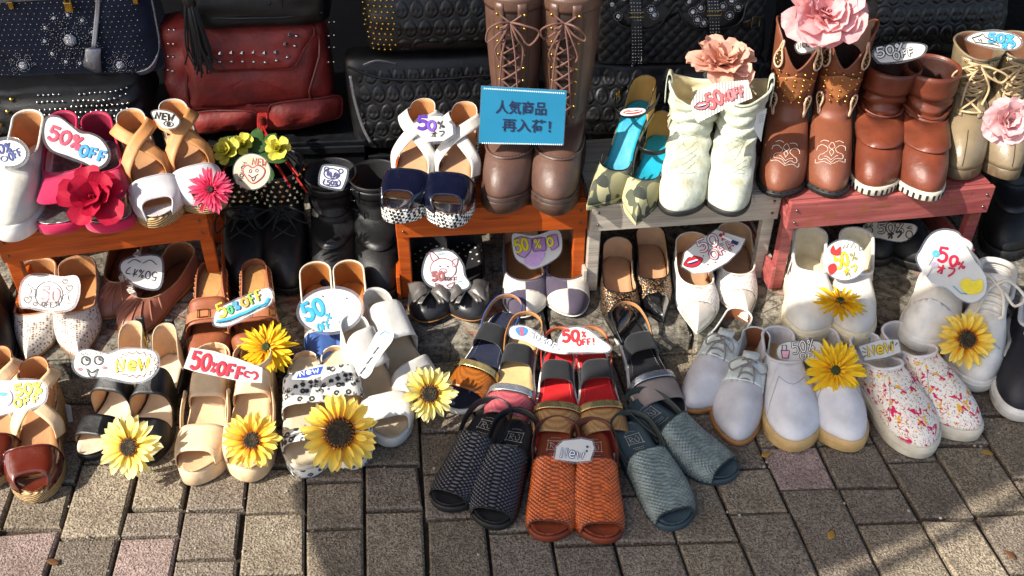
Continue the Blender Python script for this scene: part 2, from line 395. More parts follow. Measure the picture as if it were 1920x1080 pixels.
def insole(l, mat_, p, name='insole', inset=.003, lift=.0015, a=0., b=1., cup=.003, k=8):
    t = l.t[(l.t >= a-1e-6) & (l.t <= b+1e-6)]; w = np.maximum(l.w(t)-inset, 0); u = np.linspace(-1, 1, k)
    yy = np.clip(t*l.L, inset, l.L-inset)
    P = np.stack([l.cx(t)[:, None]+u[None]*w[:, None], np.broadcast_to(yy[:, None], (len(t), k)), l.z0(t)[:, None]+lift+cup*(np.abs(u)**3)[None]*np.ones((len(t), 1))], 2)
    return grid(name, P[:, ::-1], mat_, p, solid=.0012, off=1)
def upper(l, yb=.0, yf=.42, zt=((0, .05), (.5, .04), (1, .045)), wt=.82, th=.03, c2=.45, m=12, out=.004, front=.16, fp=2., base=.0, inh=.006, ring=None, shaft=(), topf=None, c2t=None, wrinkle=None, dn=.35):
    """Closed upper from the sole outline up to the topline (or an ankle ring, then a shaft). Returns grid [N, rows]."""
    t = l.ti; L = l.L; B = np.stack([l.X, l.Y, l.z0(t)+base], 1)
    if ring is None:
        a = .5*yf; k = (1-a)/(yf-a); f = np.where(t < a, t, a+(yf-a)*(1-(1-np.clip((t-a)/(1-a), 0, 1))**k))
        yT = yb+(1-yb/yf)*f; tau = np.clip((yT-yb)/(yf-yb), 0, 1)
        hc = .16; ch = np.where(tau < hc, np.sqrt(np.clip(1-((hc-tau)/hc)**2, 0, 1)), 1); uu = np.clip((tau-1+front/yf)/(front/yf), 0, 1)
        wT = l.W/2*l.prof(yT)*wt*ch*np.clip(1-uu**fp, 0, 1)**.5
        zc = crv(*zt)(tau); T = np.stack([l.cx(yT)+l.sg*wT, yT*L+inh*(1-tau), l.z0(yT)+zc], 1)
    else:
        cyr, ry, rx, zr = ring; ph = np.linspace(0, 2*pi, l.N, endpoint=False)
        T = np.stack([-rx*np.sin(ph), cyr-ry*np.cos(ph), np.full(l.N, zr)+(topf(ph) if topf and not shaft else 0)], 1)
    Dxy = (B-T).copy(); Dxy[:, 2] = 0; ln = np.linalg.norm(Dxy, axis=1); h = T[:, 2]-B[:, 2]
    v = np.clip(ln/(.25*L), 0, 1)[:, None]                         # 0 at the sides and heel, 1 over the toes
    od = np.stack([l.X-l.cx(t), np.zeros_like(t), np.zeros_like(t)], 1); od /= np.abs(od[:, :1])+.02
    thh = np.minimum(th if np.isscalar(th) else th(t), h*1.0+.02)[:, None]
    C1 = B+np.array([0, 0, 1.])*(thh*(.45+.55*v))+od*out
    c2v = c2 if c2t is None else c2t
    C2 = T+Dxy*c2v*v+Dxy*.15*(1-v)-np.array([0, 0, 1.])*(h[:, None]*dn*(1-v)+h[:, None]*.10*v)
    u = np.linspace(0, 1, m)[None, :, None]
    P = B[:, None]*(1-u)**3+3*C1[:, None]*u*(1-u)**2+3*C2[:, None]*u*u*(1-u)+T[:, None]*u**3
    rows = [P]
    if len(shaft):
        ph = np.linspace(0, 2*pi, l.N, endpoint=False); S = np.array(shaft, float)  # z, cy, ry, rx, cx
        q = np.linspace(0, len(S)-1, (len(S)-1)*4+1); kk = np.arange(len(S))
        cs = [crv(*zip(kk, S[:, c]))(q) for c in range(5)]
        R = np.stack([cs[4][None, :]-cs[3][None]*np.sin(ph)[:, None], cs[1][None]-cs[2][None]*np.cos(ph)[:, None], np.broadcast_to(cs[0][None], (l.N, len(q)))], 2)
        if topf is not None: R[:, :, 2] += topf(ph)[:, None]*np.linspace(0, 1, len(q))[None]**2
        rows.append(R[:, 1:] if True else R)
    P = np.concatenate(rows, 1)
    if wrinkle: P = wrinkle(P)
    return P
def normals_grid(P, closed=True):
    du = (np.roll(P, -1, 0)-np.roll(P, 1, 0)) if closed else np.gradient(P, axis=0); dv = np.gradient(P, axis=1)
    n = np.cross(du, dv); return n/(np.linalg.norm(n, axis=2)[:, :, None]+1e-12)
def crease(l, amp=.0007, y0=.64, wd=.05, fr=330, seed=0):
    def f(P):
        y = P[:, :, 1]/l.L; x = P[:, :, 0]; n = normals_grid(P); up = np.clip(-n[:, :, 2], 0, 1)
        d = amp*np.exp(-((y-y0)/wd)**2)*up*(np.sin(P[:, :, 1]*fr+6*np.sin(x*45+seed))+.6*np.sin(P[:, :, 1]*fr*.55-x*60+seed)); return P+n*np.abs(d)[:, :, None]
    return f
def shell(name, l, P, mat_, p, inner=None, mask=None, solid=.002, lift=0., **k):
    Q = P if not lift else P-normals_grid(P)*lift     # the loop runs clockwise seen from above
    return grid(name, Q, mat_, p, True, mask, flip=True, solid=solid, off=-1, inner=inner, **k)
def cut_shell(name, P, mat_, p, planes, inner=None, solid=.002, lift=0., closed=True):
    """The part of a grid surface on the positive side of every (point, normal) plane, cut cleanly."""
    Q = P if not lift else P-normals_grid(P)*lift
    n, m = Q.shape[:2]; bm = bmesh.new(); V = [bm.verts.new(v) for v in Q.reshape(-1, 3)]
    for f in grid_faces(n, m, closed):
        try: bm.faces.new([V[i] for i in f[::-1]])
        except ValueError: pass
    bmesh.ops.remove_doubles(bm, verts=bm.verts, dist=1e-6)
    for co, no in planes: bmesh.ops.bisect_plane(bm, geom=bm.verts[:]+bm.edges[:]+bm.faces[:], dist=1e-6, plane_co=co, plane_no=no, clear_inner=True)
    if not bm.faces: bm.free(); return None
    me = bpy.data.meshes.new(name); bm.to_mesh(me); bm.free(); me.materials.append(mat_)
    if inner is not None: me.materials.append(inner)
    me.polygons.foreach_set('use_smooth', [True]*len(me.polygons)); o = link(name, me, p); s = o.modifiers.new('s', 'SOLIDIFY'); s.thickness = solid; s.offset = -1
    if inner is not None: s.material_offset = 1; s.material_offset_rim = 0
    return o
def strap_on(name, P, w, mat_, p, c=(0, 0, .02), solid=.002, inner=None):
    """Strap lying flat round the foot: its face turns away from the foot's axis."""
    P = np.asarray(P, float); N = P-np.array(c); N[:, 1] *= .25; T = frames(P); S = np.cross(N, T); return ribbon(name, P, w, S, mat_, p, solid, inner)
def edge_tube(name, P, j, r, mat_, p, i0=0, i1=None, k=6):
    E = P[:, j]; 
    if i1 is None: return tubes(name, [E], r, mat_, p, k, closed=True)
    return tubes(name, [E[i0:i1]], r, mat_, p, k)
def band(l, name, mat_, p, yb, yf, h0, h1=None, out=.003, k=26, m=9, sq=.75, curveF=0., curveB=0., solid=.0022, inner=None, low=-.004, fine=None, skew=0., hb=None):
    """Strap over the foot: spans the sole from yb to yf (fractions of L); arches to height h0 at the back edge, h1 at the front."""
    h1 = h0 if h1 is None else h1; a = np.linspace(0, pi, k); v = np.linspace(0, 1, m)
    A, Vv = np.meshgrid(a, v, indexing='ij'); s = np.sin(A); c = -np.cos(A)
    y0 = yb+curveB*s**1.5-skew*c; y1 = yf+curveF*s**1.5-skew*c; y = y0+(y1-y0)*Vv
    w = l.w(np.clip(y, .02, .985))+out; x = l.cx(y)+w*np.sign(c)*np.abs(c)**sq
    h = h0+(h1-h0)*Vv; z = l.z0(y)+low+(h-low)*np.clip(s, 0, 1)**sq
    P = np.stack([x, y*l.L, z], 2)
    if fine is not None:
        n = normals_grid(P, False); P = P+n*fine(A/pi, Vv)[:, :, None]
    return grid(name, P, mat_, p, solid=solid, off=-1, inner=inner), P
def ankle_path(l, y0, z, rx=.031, ry=.036, n=26, a0=0, a1=2*pi, dz=0., back=.02, cx=0.):
    a = np.linspace(a0, a1, n); cy = back*l.L+ry
    return np.stack([cx+rx*np.sin(a), cy-ry*np.cos(a), z+dz*.5*(1-np.cos(a))], 1)
def wedge(l, mat_, p, **k): return sole(l, mat_, p, bot=lambda t: .004*np.clip((t-.8)/.2, 0, 1)**2, **k)
def block_heel(l, mat_, p, y0=.0, y1=.2, name='heel', taper=.9, th=.006):
    t = l.ti; a = np.linspace(0, 2*pi, 24, endpoint=False); y = (y0+y1)/2*l.L; ry = (y1-y0)/2*l.L
    sx = np.sign(np.cos(a))*np.abs(np.cos(a))**.6; sy = np.sign(np.sin(a))*np.abs(np.sin(a))**.6
    R = []
    for f, z in ((.90*taper, 0), (taper, .0015), (1, None), (.8, None)):
        yy = y+ry*sy*f; xx = l.W/2*l.heelw*.96*sx*f
        R.append(np.stack([xx, yy, np.full(24, z) if z is not None else l.z0(yy/l.L)-th*.6], 1))
    P = np.stack(R, 1); F = grid_faces(24, 4, True)+[tuple(i*4 for i in range(24))]
    return mesh(name, P.reshape(-1, 3), [f[::-1] for f in F], mat_, p, sharp=40)
def laces(P2, p, mat_, r=.0016, name='lace'):
    return tubes(name, P2, r, mat_, p, 6)
def bow_path(c, s, ax=(1, 0, 0), up=(0, 0, 1), fw=(0, 1, 0), seed=0):
    """Loops and tails of a shoelace bow around point c, size s."""
    c = np.array(c, float); ax, up, fw = (np.array(v, float) for v in (ax, up, fw)); q = random.Random(seed); out = []
    for sg in (-1, 1):
        j = lambda: q.uniform(.8, 1.2)
        out.append(smooth_path([c, c+s*(sg*.45*ax*j()+.35*up), c+s*(sg*1.0*ax*j()+.10*up+.35*fw*j()), c+s*(sg*.95*ax*j()-.05*up+.75*fw*j()), c+s*(sg*.4*ax+.08*up+.4*fw), c+.02*s*fw]))
        out.append(smooth_path([c, c+s*(sg*.3*ax+.15*up+.5*fw*j()), c+s*(sg*.5*ax*j()-.1*up+1.1*fw*j()), c+s*(sg*.45*ax*j()-.2*up+1.7*fw*j())]))
    return out
def stitch(name, path, mat_, p, step=.005, r=.0004, ln=.6):
    P = np.asarray(path, float); d = np.concatenate([[0], np.cumsum(np.linalg.norm(np.diff(P, axis=0), axis=1))]); n = max(2, int(d[-1]/step)); S = []
    for i in range(n):
        a, b = i*step, (i+ln)*step
        if b > d[-1]: break
        S.append(np.stack([[np.interp(q, d, P[:, c]) for c in range(3)] for q in (a, b)]))
    return tubes(name, S, r, mat_, p, 4) if S else None
def buckle(name, c, w, h, mat_, p, xdir=(1, 0, 0), ydir=(0, 0, 1), r=.0012):
    c = np.array(c, float); x = np.array(xdir, float); y = np.array(ydir, float); x /= np.linalg.norm(x); y /= np.linalg.norm(y)
    return tubes(name, [[c-x*w/2-y*h/2, c+x*w/2-y*h/2, c+x*w/2+y*h/2, c-x*w/2+y*h/2]], r, mat_, p, 6, closed=True)
# ---------------------------------------------------------------- materials used by the shoes
black = leather('black_leather', '#131315', .38); black_pat = patent('black_patent', '#0c0c10'); navy_pat = patent('navy_patent', '#0d1024')
white_l = leather('white_leather', '#d4d0c8', .45); cream_l = leather('cream_leather', '#ddd2bd', .45); beige_l = leather('beige_leather', '#dfbf96', .45)
tan_l = leather('tan_leather', '#c98a52', .5); brown_l = leather('brown_leather', '#7a4025', .36); dkbrown_l = leather('dark_brown_leather', '#5b4136', .36)
cognac = leather('cognac_leather', '#8c4a2a', .36); redbrown = leather('red_brown_leather', '#6d3624', .30, var=.4, vs=18); taupe = leather('taupe_leather', '#85745a', .30, coat=.3)
rose_br = leather('rose_brown_leather', '#9a5f4c', .42); lining_tan = leather('tan_lining', '#b98352', .6); lining_beige = leather('beige_lining', '#cda781', .6)
lining_brown = leather('brown_lining', '#8a5433', .6); lining_white = fabric('white_lining', '#c9c5c6'); lining_black = fabric('black_lining', '#17171a')
gold = metal('gold_metal', '#c9a14a'); silver = metal('silver_metal', '#c9c9c9', .2); dark_metal = metal('dark_metal', '#4a4a4c', .3)
rub_black = mat('black_rubber', '#1c1b1b', .6); rub_tan = mat('gum_rubber', '#c2a06a', .55, bump=.15); rub_cream = mat('cream_rubber', '#cfc6b2', .55, bump=.15); rub_white = mat('white_rubber', '#dcd9d2', .5, bump=.15)
wood_heel = pat('stacked_heel', _wood('#3a2a22', '#55392c')); welt_tan = leather('tan_welt', '#a8743f', .5)
rope = pat('rope', _rope); hound = pat('houndstooth', _hound); leop = pat('leopard_fur', _leopard); camo = pat('camouflage', _camo); splat = pat('paint_splatter', _splat)
lace_w = mat('white_cord', '#d9d2c4', .85, bump=.6, bs=1800); lace_b = mat('black_cord', '#19191b', .85, bump=.6); lace_br = mat('brown_cord', '#6d4c42', .85, bump=.6); lace_t = mat('tan_cord', '#c9ae84', .85, bump=.6)
elastic = fabric('black_elastic', '#1d1e21'); thread_w = mat('white_thread', '#e8e2d6', .8, bump=0); thread_d = mat('dark_thread', '#2a1a14', .8, bump=0)

def ear(l, P, p, mat_, i0, i1, w=.0):
    pass
def counter(l, p, mat_, inner, t1=.26, h=.055, name='heel_counter', lean=.0, m=7, front=.6, trim=None):
    """Back quarter: wall round the heel, high at the back and falling to the sides."""
    idx = [i for i in range(-60, 61) if l.ti[i % l.N] <= t1 and abs(i) < l.N//2]; t = l.ti[idx]; B = np.stack([l.X[idx], l.Y[idx], l.z0(t)-.002], 1)
    hz = h*np.clip(1-(t/t1)**2.2, 0.0, 1)**.7*front+h*(1-front)*np.clip(1-(t/t1)**4, 0, 1); v = np.linspace(0, 1, m)
    P = B[:, None]+np.stack([-(l.X[idx]*.14)[:, None]*v[None]**2, (lean*hz)[:, None]*v[None], hz[:, None]*v[None]], 2)
    o = grid(name, P, mat_, p, solid=.002, inner=inner, flip=True)
    if trim: tubes('trim', [P[:, -1]], .0012, trim, o, 5)
    return P
def pump(p, side, L=.24, W=.08, toe='point', hh=.012, um=None, inn=None, sm=None, im=None, cap=None, capt=.80, yf=.62, zt=((0, .055), (.25, .042), (.6, .032), (1, .036)), trim=None, front=.2, th=.022, name='upper', split=None, wt=.95, fp=2., throat=None, soleth=.005, c2=.5, heelw=.80):
    l = Last(L, W, toe, side, hh=hh, ph=.004, spring=.004, heelw=heelw, waist=heelw-.04)
    sole(l, sm, p, bot=(lambda t: .002+.004*np.clip((t-.7)/.3, 0, 1)**2) if hh < .02 else None, th=soleth, off=.0015)
    insole(l, im, p, b=.86, inset=.004)
    P = upper(l, .0, yf, zt, wt=wt, th=th, front=front, fp=fp, m=13, c2=c2); n, m = P.shape[:2]
    yc = (P[:, :-1, 1]+P[:, 1:, 1])/2/L; yc = (yc+np.roll(yc, -1, 0))/2; xc = P[:, :-1, 0]; xc = (xc+np.roll(xc, -1, 0))/2
    if cap is not None:
        cut_shell(name, P, um, p, [((0, capt*L, 0), (0, -1, 0))], inn); cut_shell('toe_cap', P, cap, p, [((0, capt*L, 0), (0, 1, 0))], inn, lift=.0006)
    elif split is not None: split(l, P, yc, xc, p)
    else: shell(name, l, P, um, p, inn)
    if trim: edge_tube('topline_binding', P, -1, .0016, trim, p)
    return l, P
# ------------------------------------------------ flats
lace_beige = pat('beige_lace', _lace('#dcd3c6', '#7a6453', 46)); lace_white = pat('white_lace', _lace('#dedad2', '#a98f80', 90, 3.6)); glit = pat('black_glitter_mesh', _glitter('#100e0c', '#d0a070'))
tan_bind = leather('tan_binding', '#b97b55')
def lace_flat(p, side):
    return pump(p, side, .245, .088, 'point', um=lace_beige, inn=lining_tan, sm=welt_tan, im=lining_tan, yf=.60, trim=tan_bind, front=.10, fp=3.2, th=.024)
def bow(p, c, w, h, mat_, d=(0, 1, 0), knot=None):
    c = np.array(c, float); V = []; F = []; o = thing_part = None
    root = lathe('bow', [(0, -w*.10), (w*.10, -w*.07), (w*.12, 0), (w*.10, w*.07), (0, w*.10)], knot or mat_, p, 10, M=Matrix.Translation(Vector(c))@Matrix.Scale(1.3, 4, (0, 1, 0)))
    for sg in (-1, 1):
        P = np.zeros((7, 7, 3))
        for i in range(7):
            for j in range(7):
                a = i/6; b = j/6-.5; ww = h*(.35+.75*a**.8)
                P[i, j] = (sg*(a*w*.5), b*ww*1.1, .35*h*math.sin(pi*min(1, a*1.05))*(1-2.2*b*b)+.10*h*math.sin(b*14+sg)*a)
        mesh('bow_loop', P.reshape(-1, 3), grid_faces(7, 7), mat_, root, solid=.0015, M=Matrix.Rotation(sg*.25, 4, 'Z'))
    for sg in (-1, 1):
        P = np.array([[(sg*w*(.06+.20*a)+b*h*.34*(1-.3*a), w*.05+a*h*.8, .006*math.sin(a*2)-.004*a+.002*math.sin(b*9)) for b in (-.5, -.2, .2, .5)] for a in np.linspace(0, 1, 6)])
        mesh('bow_tail', P.reshape(-1, 3), grid_faces(6, 4), mat_, root, solid=.0015)
    return root
def ballet_flat(p, side):
    l, P = pump(p, side, .24, .092, 'round', um=leather('soft_black_leather', '#2b2a2c', .34, bump=.7, bs=120), inn=pat('polka_dot_lining', _dots('#17161a', '#d8d3c8', 62)), sm=welt_tan, im=MATS['polka_dot_lining'], yf=.74, trim=black, front=.26, th=.03)
    bow(p, (l.cx(.78), .79*l.L, .046), .078, .040, leather('pewter_leather', '#77736f', .3, metal=.5), knot=black)
def patch_flat(p, side):
    dk = fabric('mauve_tweed', '#4c4352'); wl = leather('white_patch_leather', '#d9d1c3', .4)
    def sp(l, P, yc, xc, q):
        X = float(l.cx(.8)); F1, V1 = .81*l.L, .58*l.L; sx = -side
        cut_shell('tweed_quarter', P, dk, q, [((0, V1, 0), (0, -1, 0))], lining_beige); cut_shell('tweed_vamp_panel', P, dk, q, [((0, V1, 0), (0, 1, 0)), ((0, F1, 0), (0, -1, 0)), ((X, 0, 0), (-sx, 0, 0))], lining_beige)
        cut_shell('white_vamp_panel', P, wl, q, [((0, V1, 0), (0, 1, 0)), ((0, F1, 0), (0, -1, 0)), ((X, 0, 0), (sx, 0, 0))], lining_beige)
        cut_shell('tweed_toe_panel', P, dk, q, [((0, F1, 0), (0, 1, 0)), ((X, 0, 0), (sx, 0, 0))], lining_beige); cut_shell('white_toe_panel', P, wl, q, [((0, F1, 0), (0, 1, 0)), ((X, 0, 0), (-sx, 0, 0))], lining_beige)
    pump(p, side, .24, .090, 'oval', sm=rub_white, im=leather('caramel_insole', '#a8784c', .6), split=sp, yf=.71, trim=dk, front=.20, th=.026)
def glitter_flat(p, side):
    pump(p, side, .245, .078, 'point', um=glit, inn=lining_beige, sm=rub_black, im=leather('nude_insole', '#b88f6b', .6), cap=black_pat, capt=.77, yf=.62, trim=black, front=.16, fp=2.6, th=.024)
def white_lace_flat(p, side):
    pump(p, side, .245, .086, 'point', um=lace_white, inn=lining_beige, sm=rub_white, im=leather('nude_insole', '#b88f6b', .6), cap=patent('pearl_patent', '#c9bfb2'), capt=.76, yf=.60, trim=leather('ivory_binding', '#dcd3c4'), front=.18, th=.026)
def cream_pump(p, side):
    pump(p, side, .24, .078, 'almond', hh=.03, um=leather('ivory_pump_leather', '#d8ccb8', .5), inn=leather('ochre_lining', '#a5672e', .6), sm=rub_white, im=leather('ochre_insole', '#b0702f', .6), cap=leather('blue_toe_leather', '#3f5f9c', .45), capt=.66, yf=.62, front=.12, fp=3.0, th=.03, trim=leather('ivory_pump_leather', '#d8ccb8'), zt=((0, .062), (.25, .05), (.6, .036), (1, .036)))
def ruffle_flat(p, side):
    l, P = pump(p, side, .225, .082, 'round', um=leather('gathered_leather', '#a06853', .36, bump=.6, bs=90), inn=lining_brown, sm=welt_tan, im=lining_brown, yf=.70, trim=leather('brass_binding', '#a9825e'), front=.30, th=.03)
    E = P[:, -1]; n = len(E); idx = [i for i in range(n) if l.ti[i] > .30 and l.sg[i]*side > -.5 and l.ti[i] < .95]; E = smooth_path(E[idx], 5); T = frames(E); v = np.linspace(-.3, 1, 6)
    ph = np.arange(len(E))*.9; A = np.array([0, 0, 1.]); O = np.cross(T, A)*side
    G = E[:, None]+A*(.013*v)[None, :, None]+O[:, None]*((np.sin(ph)*.0045)[:, None]*(v+.3)[None]-.004*v[None]**2)[:, :, None]+T[:, None]*((np.cos(ph*1.3)*.002)[:, None]*v[None])[:, :, None]
    grid('ruffle', G, fabric('ivory_ruffle', '#d6cabb'), p, solid=.0008, off=0)
    for k in range(7):                        # gathered pleats of the toe
        i = int(l.n*.62)+k*3; i = min(i, n-1)
        tubes('pleat', [P[i % n, 2:12]+np.array([0, 0, .0006])], .0016, MATS['gathered_leather'], p, 6)
# ------------------------------------------------ slip-ons, clogs, sneakers, oxfords
def sneaker_sole(l, p, m, h=.028, strip=None, off=.0045):
    l2 = l; s = sole(l, m, p, bot=lambda t: .004*np.clip((t-.82)/.18, 0, 1)**2, off=off, top=.006, round_=.003)
    x, y = l.loop(off+.0006); z = l.z0(l.ti)-.004
    tubes('foxing_line', [np.stack([x, y, z], 1)], .0008, strip or m, s, 5, closed=True)
    return s
def seam(l, P, p, m, y, name='seam', step=.0045, j0=2, j1=None, dz=.0004):
    n = len(P); Q = []
    for j in range(j0, P.shape[1] if j1 is None else j1):
        pass
    return None
def slip_on(p, side, um=None, sm=None, L=.262, W=.098, tongue=None, gore=None, rim=None):
    l = Last(L, W, 'round', side, hh=.024, ph=.022, spring=.003, heelw=.72, waist=.74)
    sneaker_sole(l, p, sm); insole(l, lining_white, p, b=.7)
    P = upper(l, .0, .44, ((0, .052), (.2, .045), (.55, .040), (.8, .055), (1, .060)), wt=.84, th=.033, front=.12, fp=3.5, m=18, c2=.5, wrinkle=crease(l, seed=side))
    shell('upper', l, P, um, p, lining_white); edge_tube('collar', P, -1, .0028, rim or um, p, k=8)
    n = len(P)
    for sg in (0, 1):                         # elastic side gores beside the tongue
        i = [k for k in range(n) if .30 < l.ti[k] < .42 and (l.sg[k] > 0) == bool(sg)]
        if len(i) > 1:
            G = P[i][:, 9:17]; nn = normals_grid(P)[i][:, 9:17]; grid('elastic_gore', G-nn*.0012, gore or lining_white, p, flip=bool(1), solid=.0008)
    nn = normals_grid(P); k0 = l.n-1; S = [P[(k0+d) % n, 16]-nn[(k0+d) % n, 16]*.0008 for d in range(-9, 10)]; stitch('tongue_stitching', smooth_path(S, 3), mat('grey_thread', '#b5b2b0', .8, bump=0), p, .0035, .0004)
    for d in (-11, 11): stitch('side_stitching', smooth_path([P[(k0+d) % n, j]-nn[(k0+d) % n, j]*.0008 for j in range(1, 16)], 3), MATS['grey_thread'], p, .0035, .0004)
    x, y = l.loop(.0006); stitch('welt_stitching', np.stack([x, y, l.z0(l.ti)+.009], 1), MATS['grey_thread'], p, .004, .0004)
    sm_ = mat('seam_line', '#a3a0a2', .7, bump=0); tubes('vamp_seam', [smooth_path([P[(k0+d) % n, 13]-nn[(k0+d) % n, 13]*.0004 for d in range(-9, 10)], 3)]+[smooth_path([P[(k0+d) % n, j]-nn[(k0+d) % n, j]*.0004 for j in range(2, 14)], 3) for d in (-9, 9)], .0007, sm_, p, 5)
    return l, P
white_slip = leather('white_slip_leather', '#d3d1d3', .5); white_soft = leather('white_soft_leather', '#d6d2c8', .5)
def clog(p, side):
    l = Last(.25, .092, 'round', side, hh=.045, ph=.024, spring=.004)
    sole(l, rub_white, p, bot=0, off=.004, top=.004, round_=.003); insole(l, lining_tan, p, b=.7)
    P = upper(l, .0, .50, ((0, .075), (.3, .060), (.7, .052), (1, .060)), wt=.88, th=.05, front=.14, fp=3., m=14); shell('upper', l, P, leather('white_clog_leather', '#d2cdc1', .4), p, lining_tan); edge_tube('collar', P, -1, .0022, MATS['white_clog_leather'], p)
def zip_slip(p, side):
    l = Last(.25, .094, 'round', side, hh=.032, ph=.026, spring=.003, heelw=.74)
    sneaker_sole(l, p, leather('ivory_midsole', '#d8ccae', .5)); insole(l, rub_cream, p, b=.7)
    P = upper(l, .0, .52, ((0, .080), (.3, .066), (.65, .054), (.9, .058), (1, .060)), wt=.92, th=.042, front=.12, fp=3.2, m=15, out=.005, wrinkle=crease(l, .0009, .66, seed=side)); shell('upper', l, P, white_soft, p, leather('cream_inside', '#d3cbb6', .5)); edge_tube('collar', P, -1, .0035, white_soft, p, k=8)
    n = len(P)
    for sg in (-1, 1):
        i = [k for k in range(n) if .30 < l.ti[k] < .50 and l.sg[k] == sg]; q = P[i[len(i)//2], 4:14]-normals_grid(P)[i[len(i)//2], 4:14]*.001
        tubes('zip', [q], .0024, silver, p, 6, flat=.5); tubes('zip_pull', [[q[-2], q[-2]+np.array([0, .004, -.012]), q[-2]+np.array([0, .005, -.02])]], .0022, silver, p, 6)
    return l
def oxford(p, side, W=.089):
    mint = leather('pale_mint_leather', '#cdd6d0', .30, coat=.35); body = leather('pale_grey_leather', '#c6c4c6', .38)
    l = Last(.258, W, 'oval', side, hh=.014, ph=.009, spring=.004, heelw=.70, waist=.70)
    sole(l, welt_tan, p, bot=lambda t: .003*np.clip((t-.8)/.2, 0, 1)**2, off=.004); insole(l, lining_brown, p, b=.7)
    P = upper(l, .0, .43, ((0, .058), (.25, .048), (.6, .046), (1, .058)), wt=.84, th=.028, front=.10, fp=3., m=18, c2=.5, wrinkle=crease(l, .0006, .70, seed=side))
    yc = P[:, :-1, 1]/l.L; n = len(P); u = 0
    q = lambda i, j: yc[i, j] < .47+.10*u[j]
    cut_shell('vamp', P, body, p, [((0, .50*l.L, 0), (0, 1, -.35))], lining_brown); cut_shell('quarter', P, mint, p, [((0, .51*l.L, 0), (0, -1, .35))], lining_brown, lift=.0012); edge_tube('collar', P, -1, .0018, mint, p)
    cx = float(l.cx(.45)); f = lambda y: float(np.interp(y, [.40, .62], [.074, .050]))
    rows = [.44, .49, .54, .585]; S = []
    tg = np.array([[(cx+(b*.030)*(1-.1*a), (.36+.25*a)*l.L, f(.36+.25*a)+.010-.003*abs(b)-.006*a) for b in (-.5, 0, .5)] for a in np.linspace(0, 1, 6)])
    grid('tongue', tg[:, ::-1], mint, p, solid=.002)
    for sg in (-1, 1):                        # eyelet tabs
        V = np.array([[(cx+sg*(.006+.026*b+.004*a), (.40+.20*a+.012*b)*l.L, f(.40+.2*a)+.0065-.011*b-.003*a) for b in np.linspace(0, 1, 5)] for a in np.linspace(0, 1, 7)])
        grid('eyelet_tab', V if sg > 0 else V[:, ::-1], mint, p, solid=.0018, flip=True)
    for y in rows: S.append(smooth_path([(cx-.014, y*l.L, f(y)+.006), (cx, y*l.L+.001, f(y)+.0125), (cx+.014, y*l.L, f(y)+.006)], 4))
    S += bow_path((cx, .47*l.L, f(.47)+.012), .030, fw=(0, .8, -.35), seed=side+5)
    laces(S, p, mat('grey_cord', '#7d7674', .8), .0017)
def high_top(p, side):
    wl = leather('white_sneaker_leather', '#d9d4c9', .5)
    l = Last(.25, .098, 'round', side, hh=.028, ph=.026, spring=.004, heelw=.74)
    sneaker_sole(l, p, rub_white); insole(l, lining_white, p, b=.7)
    P = upper(l, .0, .46, ((0, .088), (.3, .086), (.7, .086), (1, .092)), wt=.86, th=.045, front=.10, fp=3., m=18, out=.006, c2=.42)
    yc = P[:, :-1, 1]/l.L; cut_shell('upper', P, wl, p, [((0, .80*l.L, 0), (0, -1, 0))], lining_white); cut_shell('toe_cap', P, rub_white, p, [((0, .79*l.L, 0), (0, 1, 0))], lining_white, lift=.0014); edge_tube('padded_collar', P, -1, .006, fabric('white_padding', '#cfcac0'), p, k=8)
    cx = float(l.cx(.5)); S = []; f = lambda y: float(np.interp(y, [.36, .46, .56, .66, .74], [.150, .122, .101, .083, .073]))
    tg = np.array([[(cx+b*.05, y*l.L, f(y)+.006+.004*(1-4*b*b)) for b in (-.5, -.25, 0, .25, .5)] for y in np.linspace(.36, .72, 9)]); grid('tongue', tg[:, ::-1], wl, p, solid=.005)
    for k, y in enumerate(np.linspace(.42, .72, 7)):
        S.append(smooth_path([(cx-.022, y*l.L, f(y)+.006), (cx, y*l.L+.002, f(y)+.014), (cx+.022, y*l.L, f(y)+.006)], 5))
    laces(S, p, lace_w, .0032); laces(bow_path((cx, .42*l.L, f(.42)+.014), .045, fw=(0, .75, -.5), seed=side), p, lace_w, .0028, 'bow')
    for k in range(3):
        i = l.n-6; j = 9+k*2
        tubes('collar_quilting', [P[l.n//8:-l.n//8:1][:0] if False else np.concatenate([P[-10:, 13+k], P[:10, 13+k]])], .003, MATS['white_padding'], p, 6)
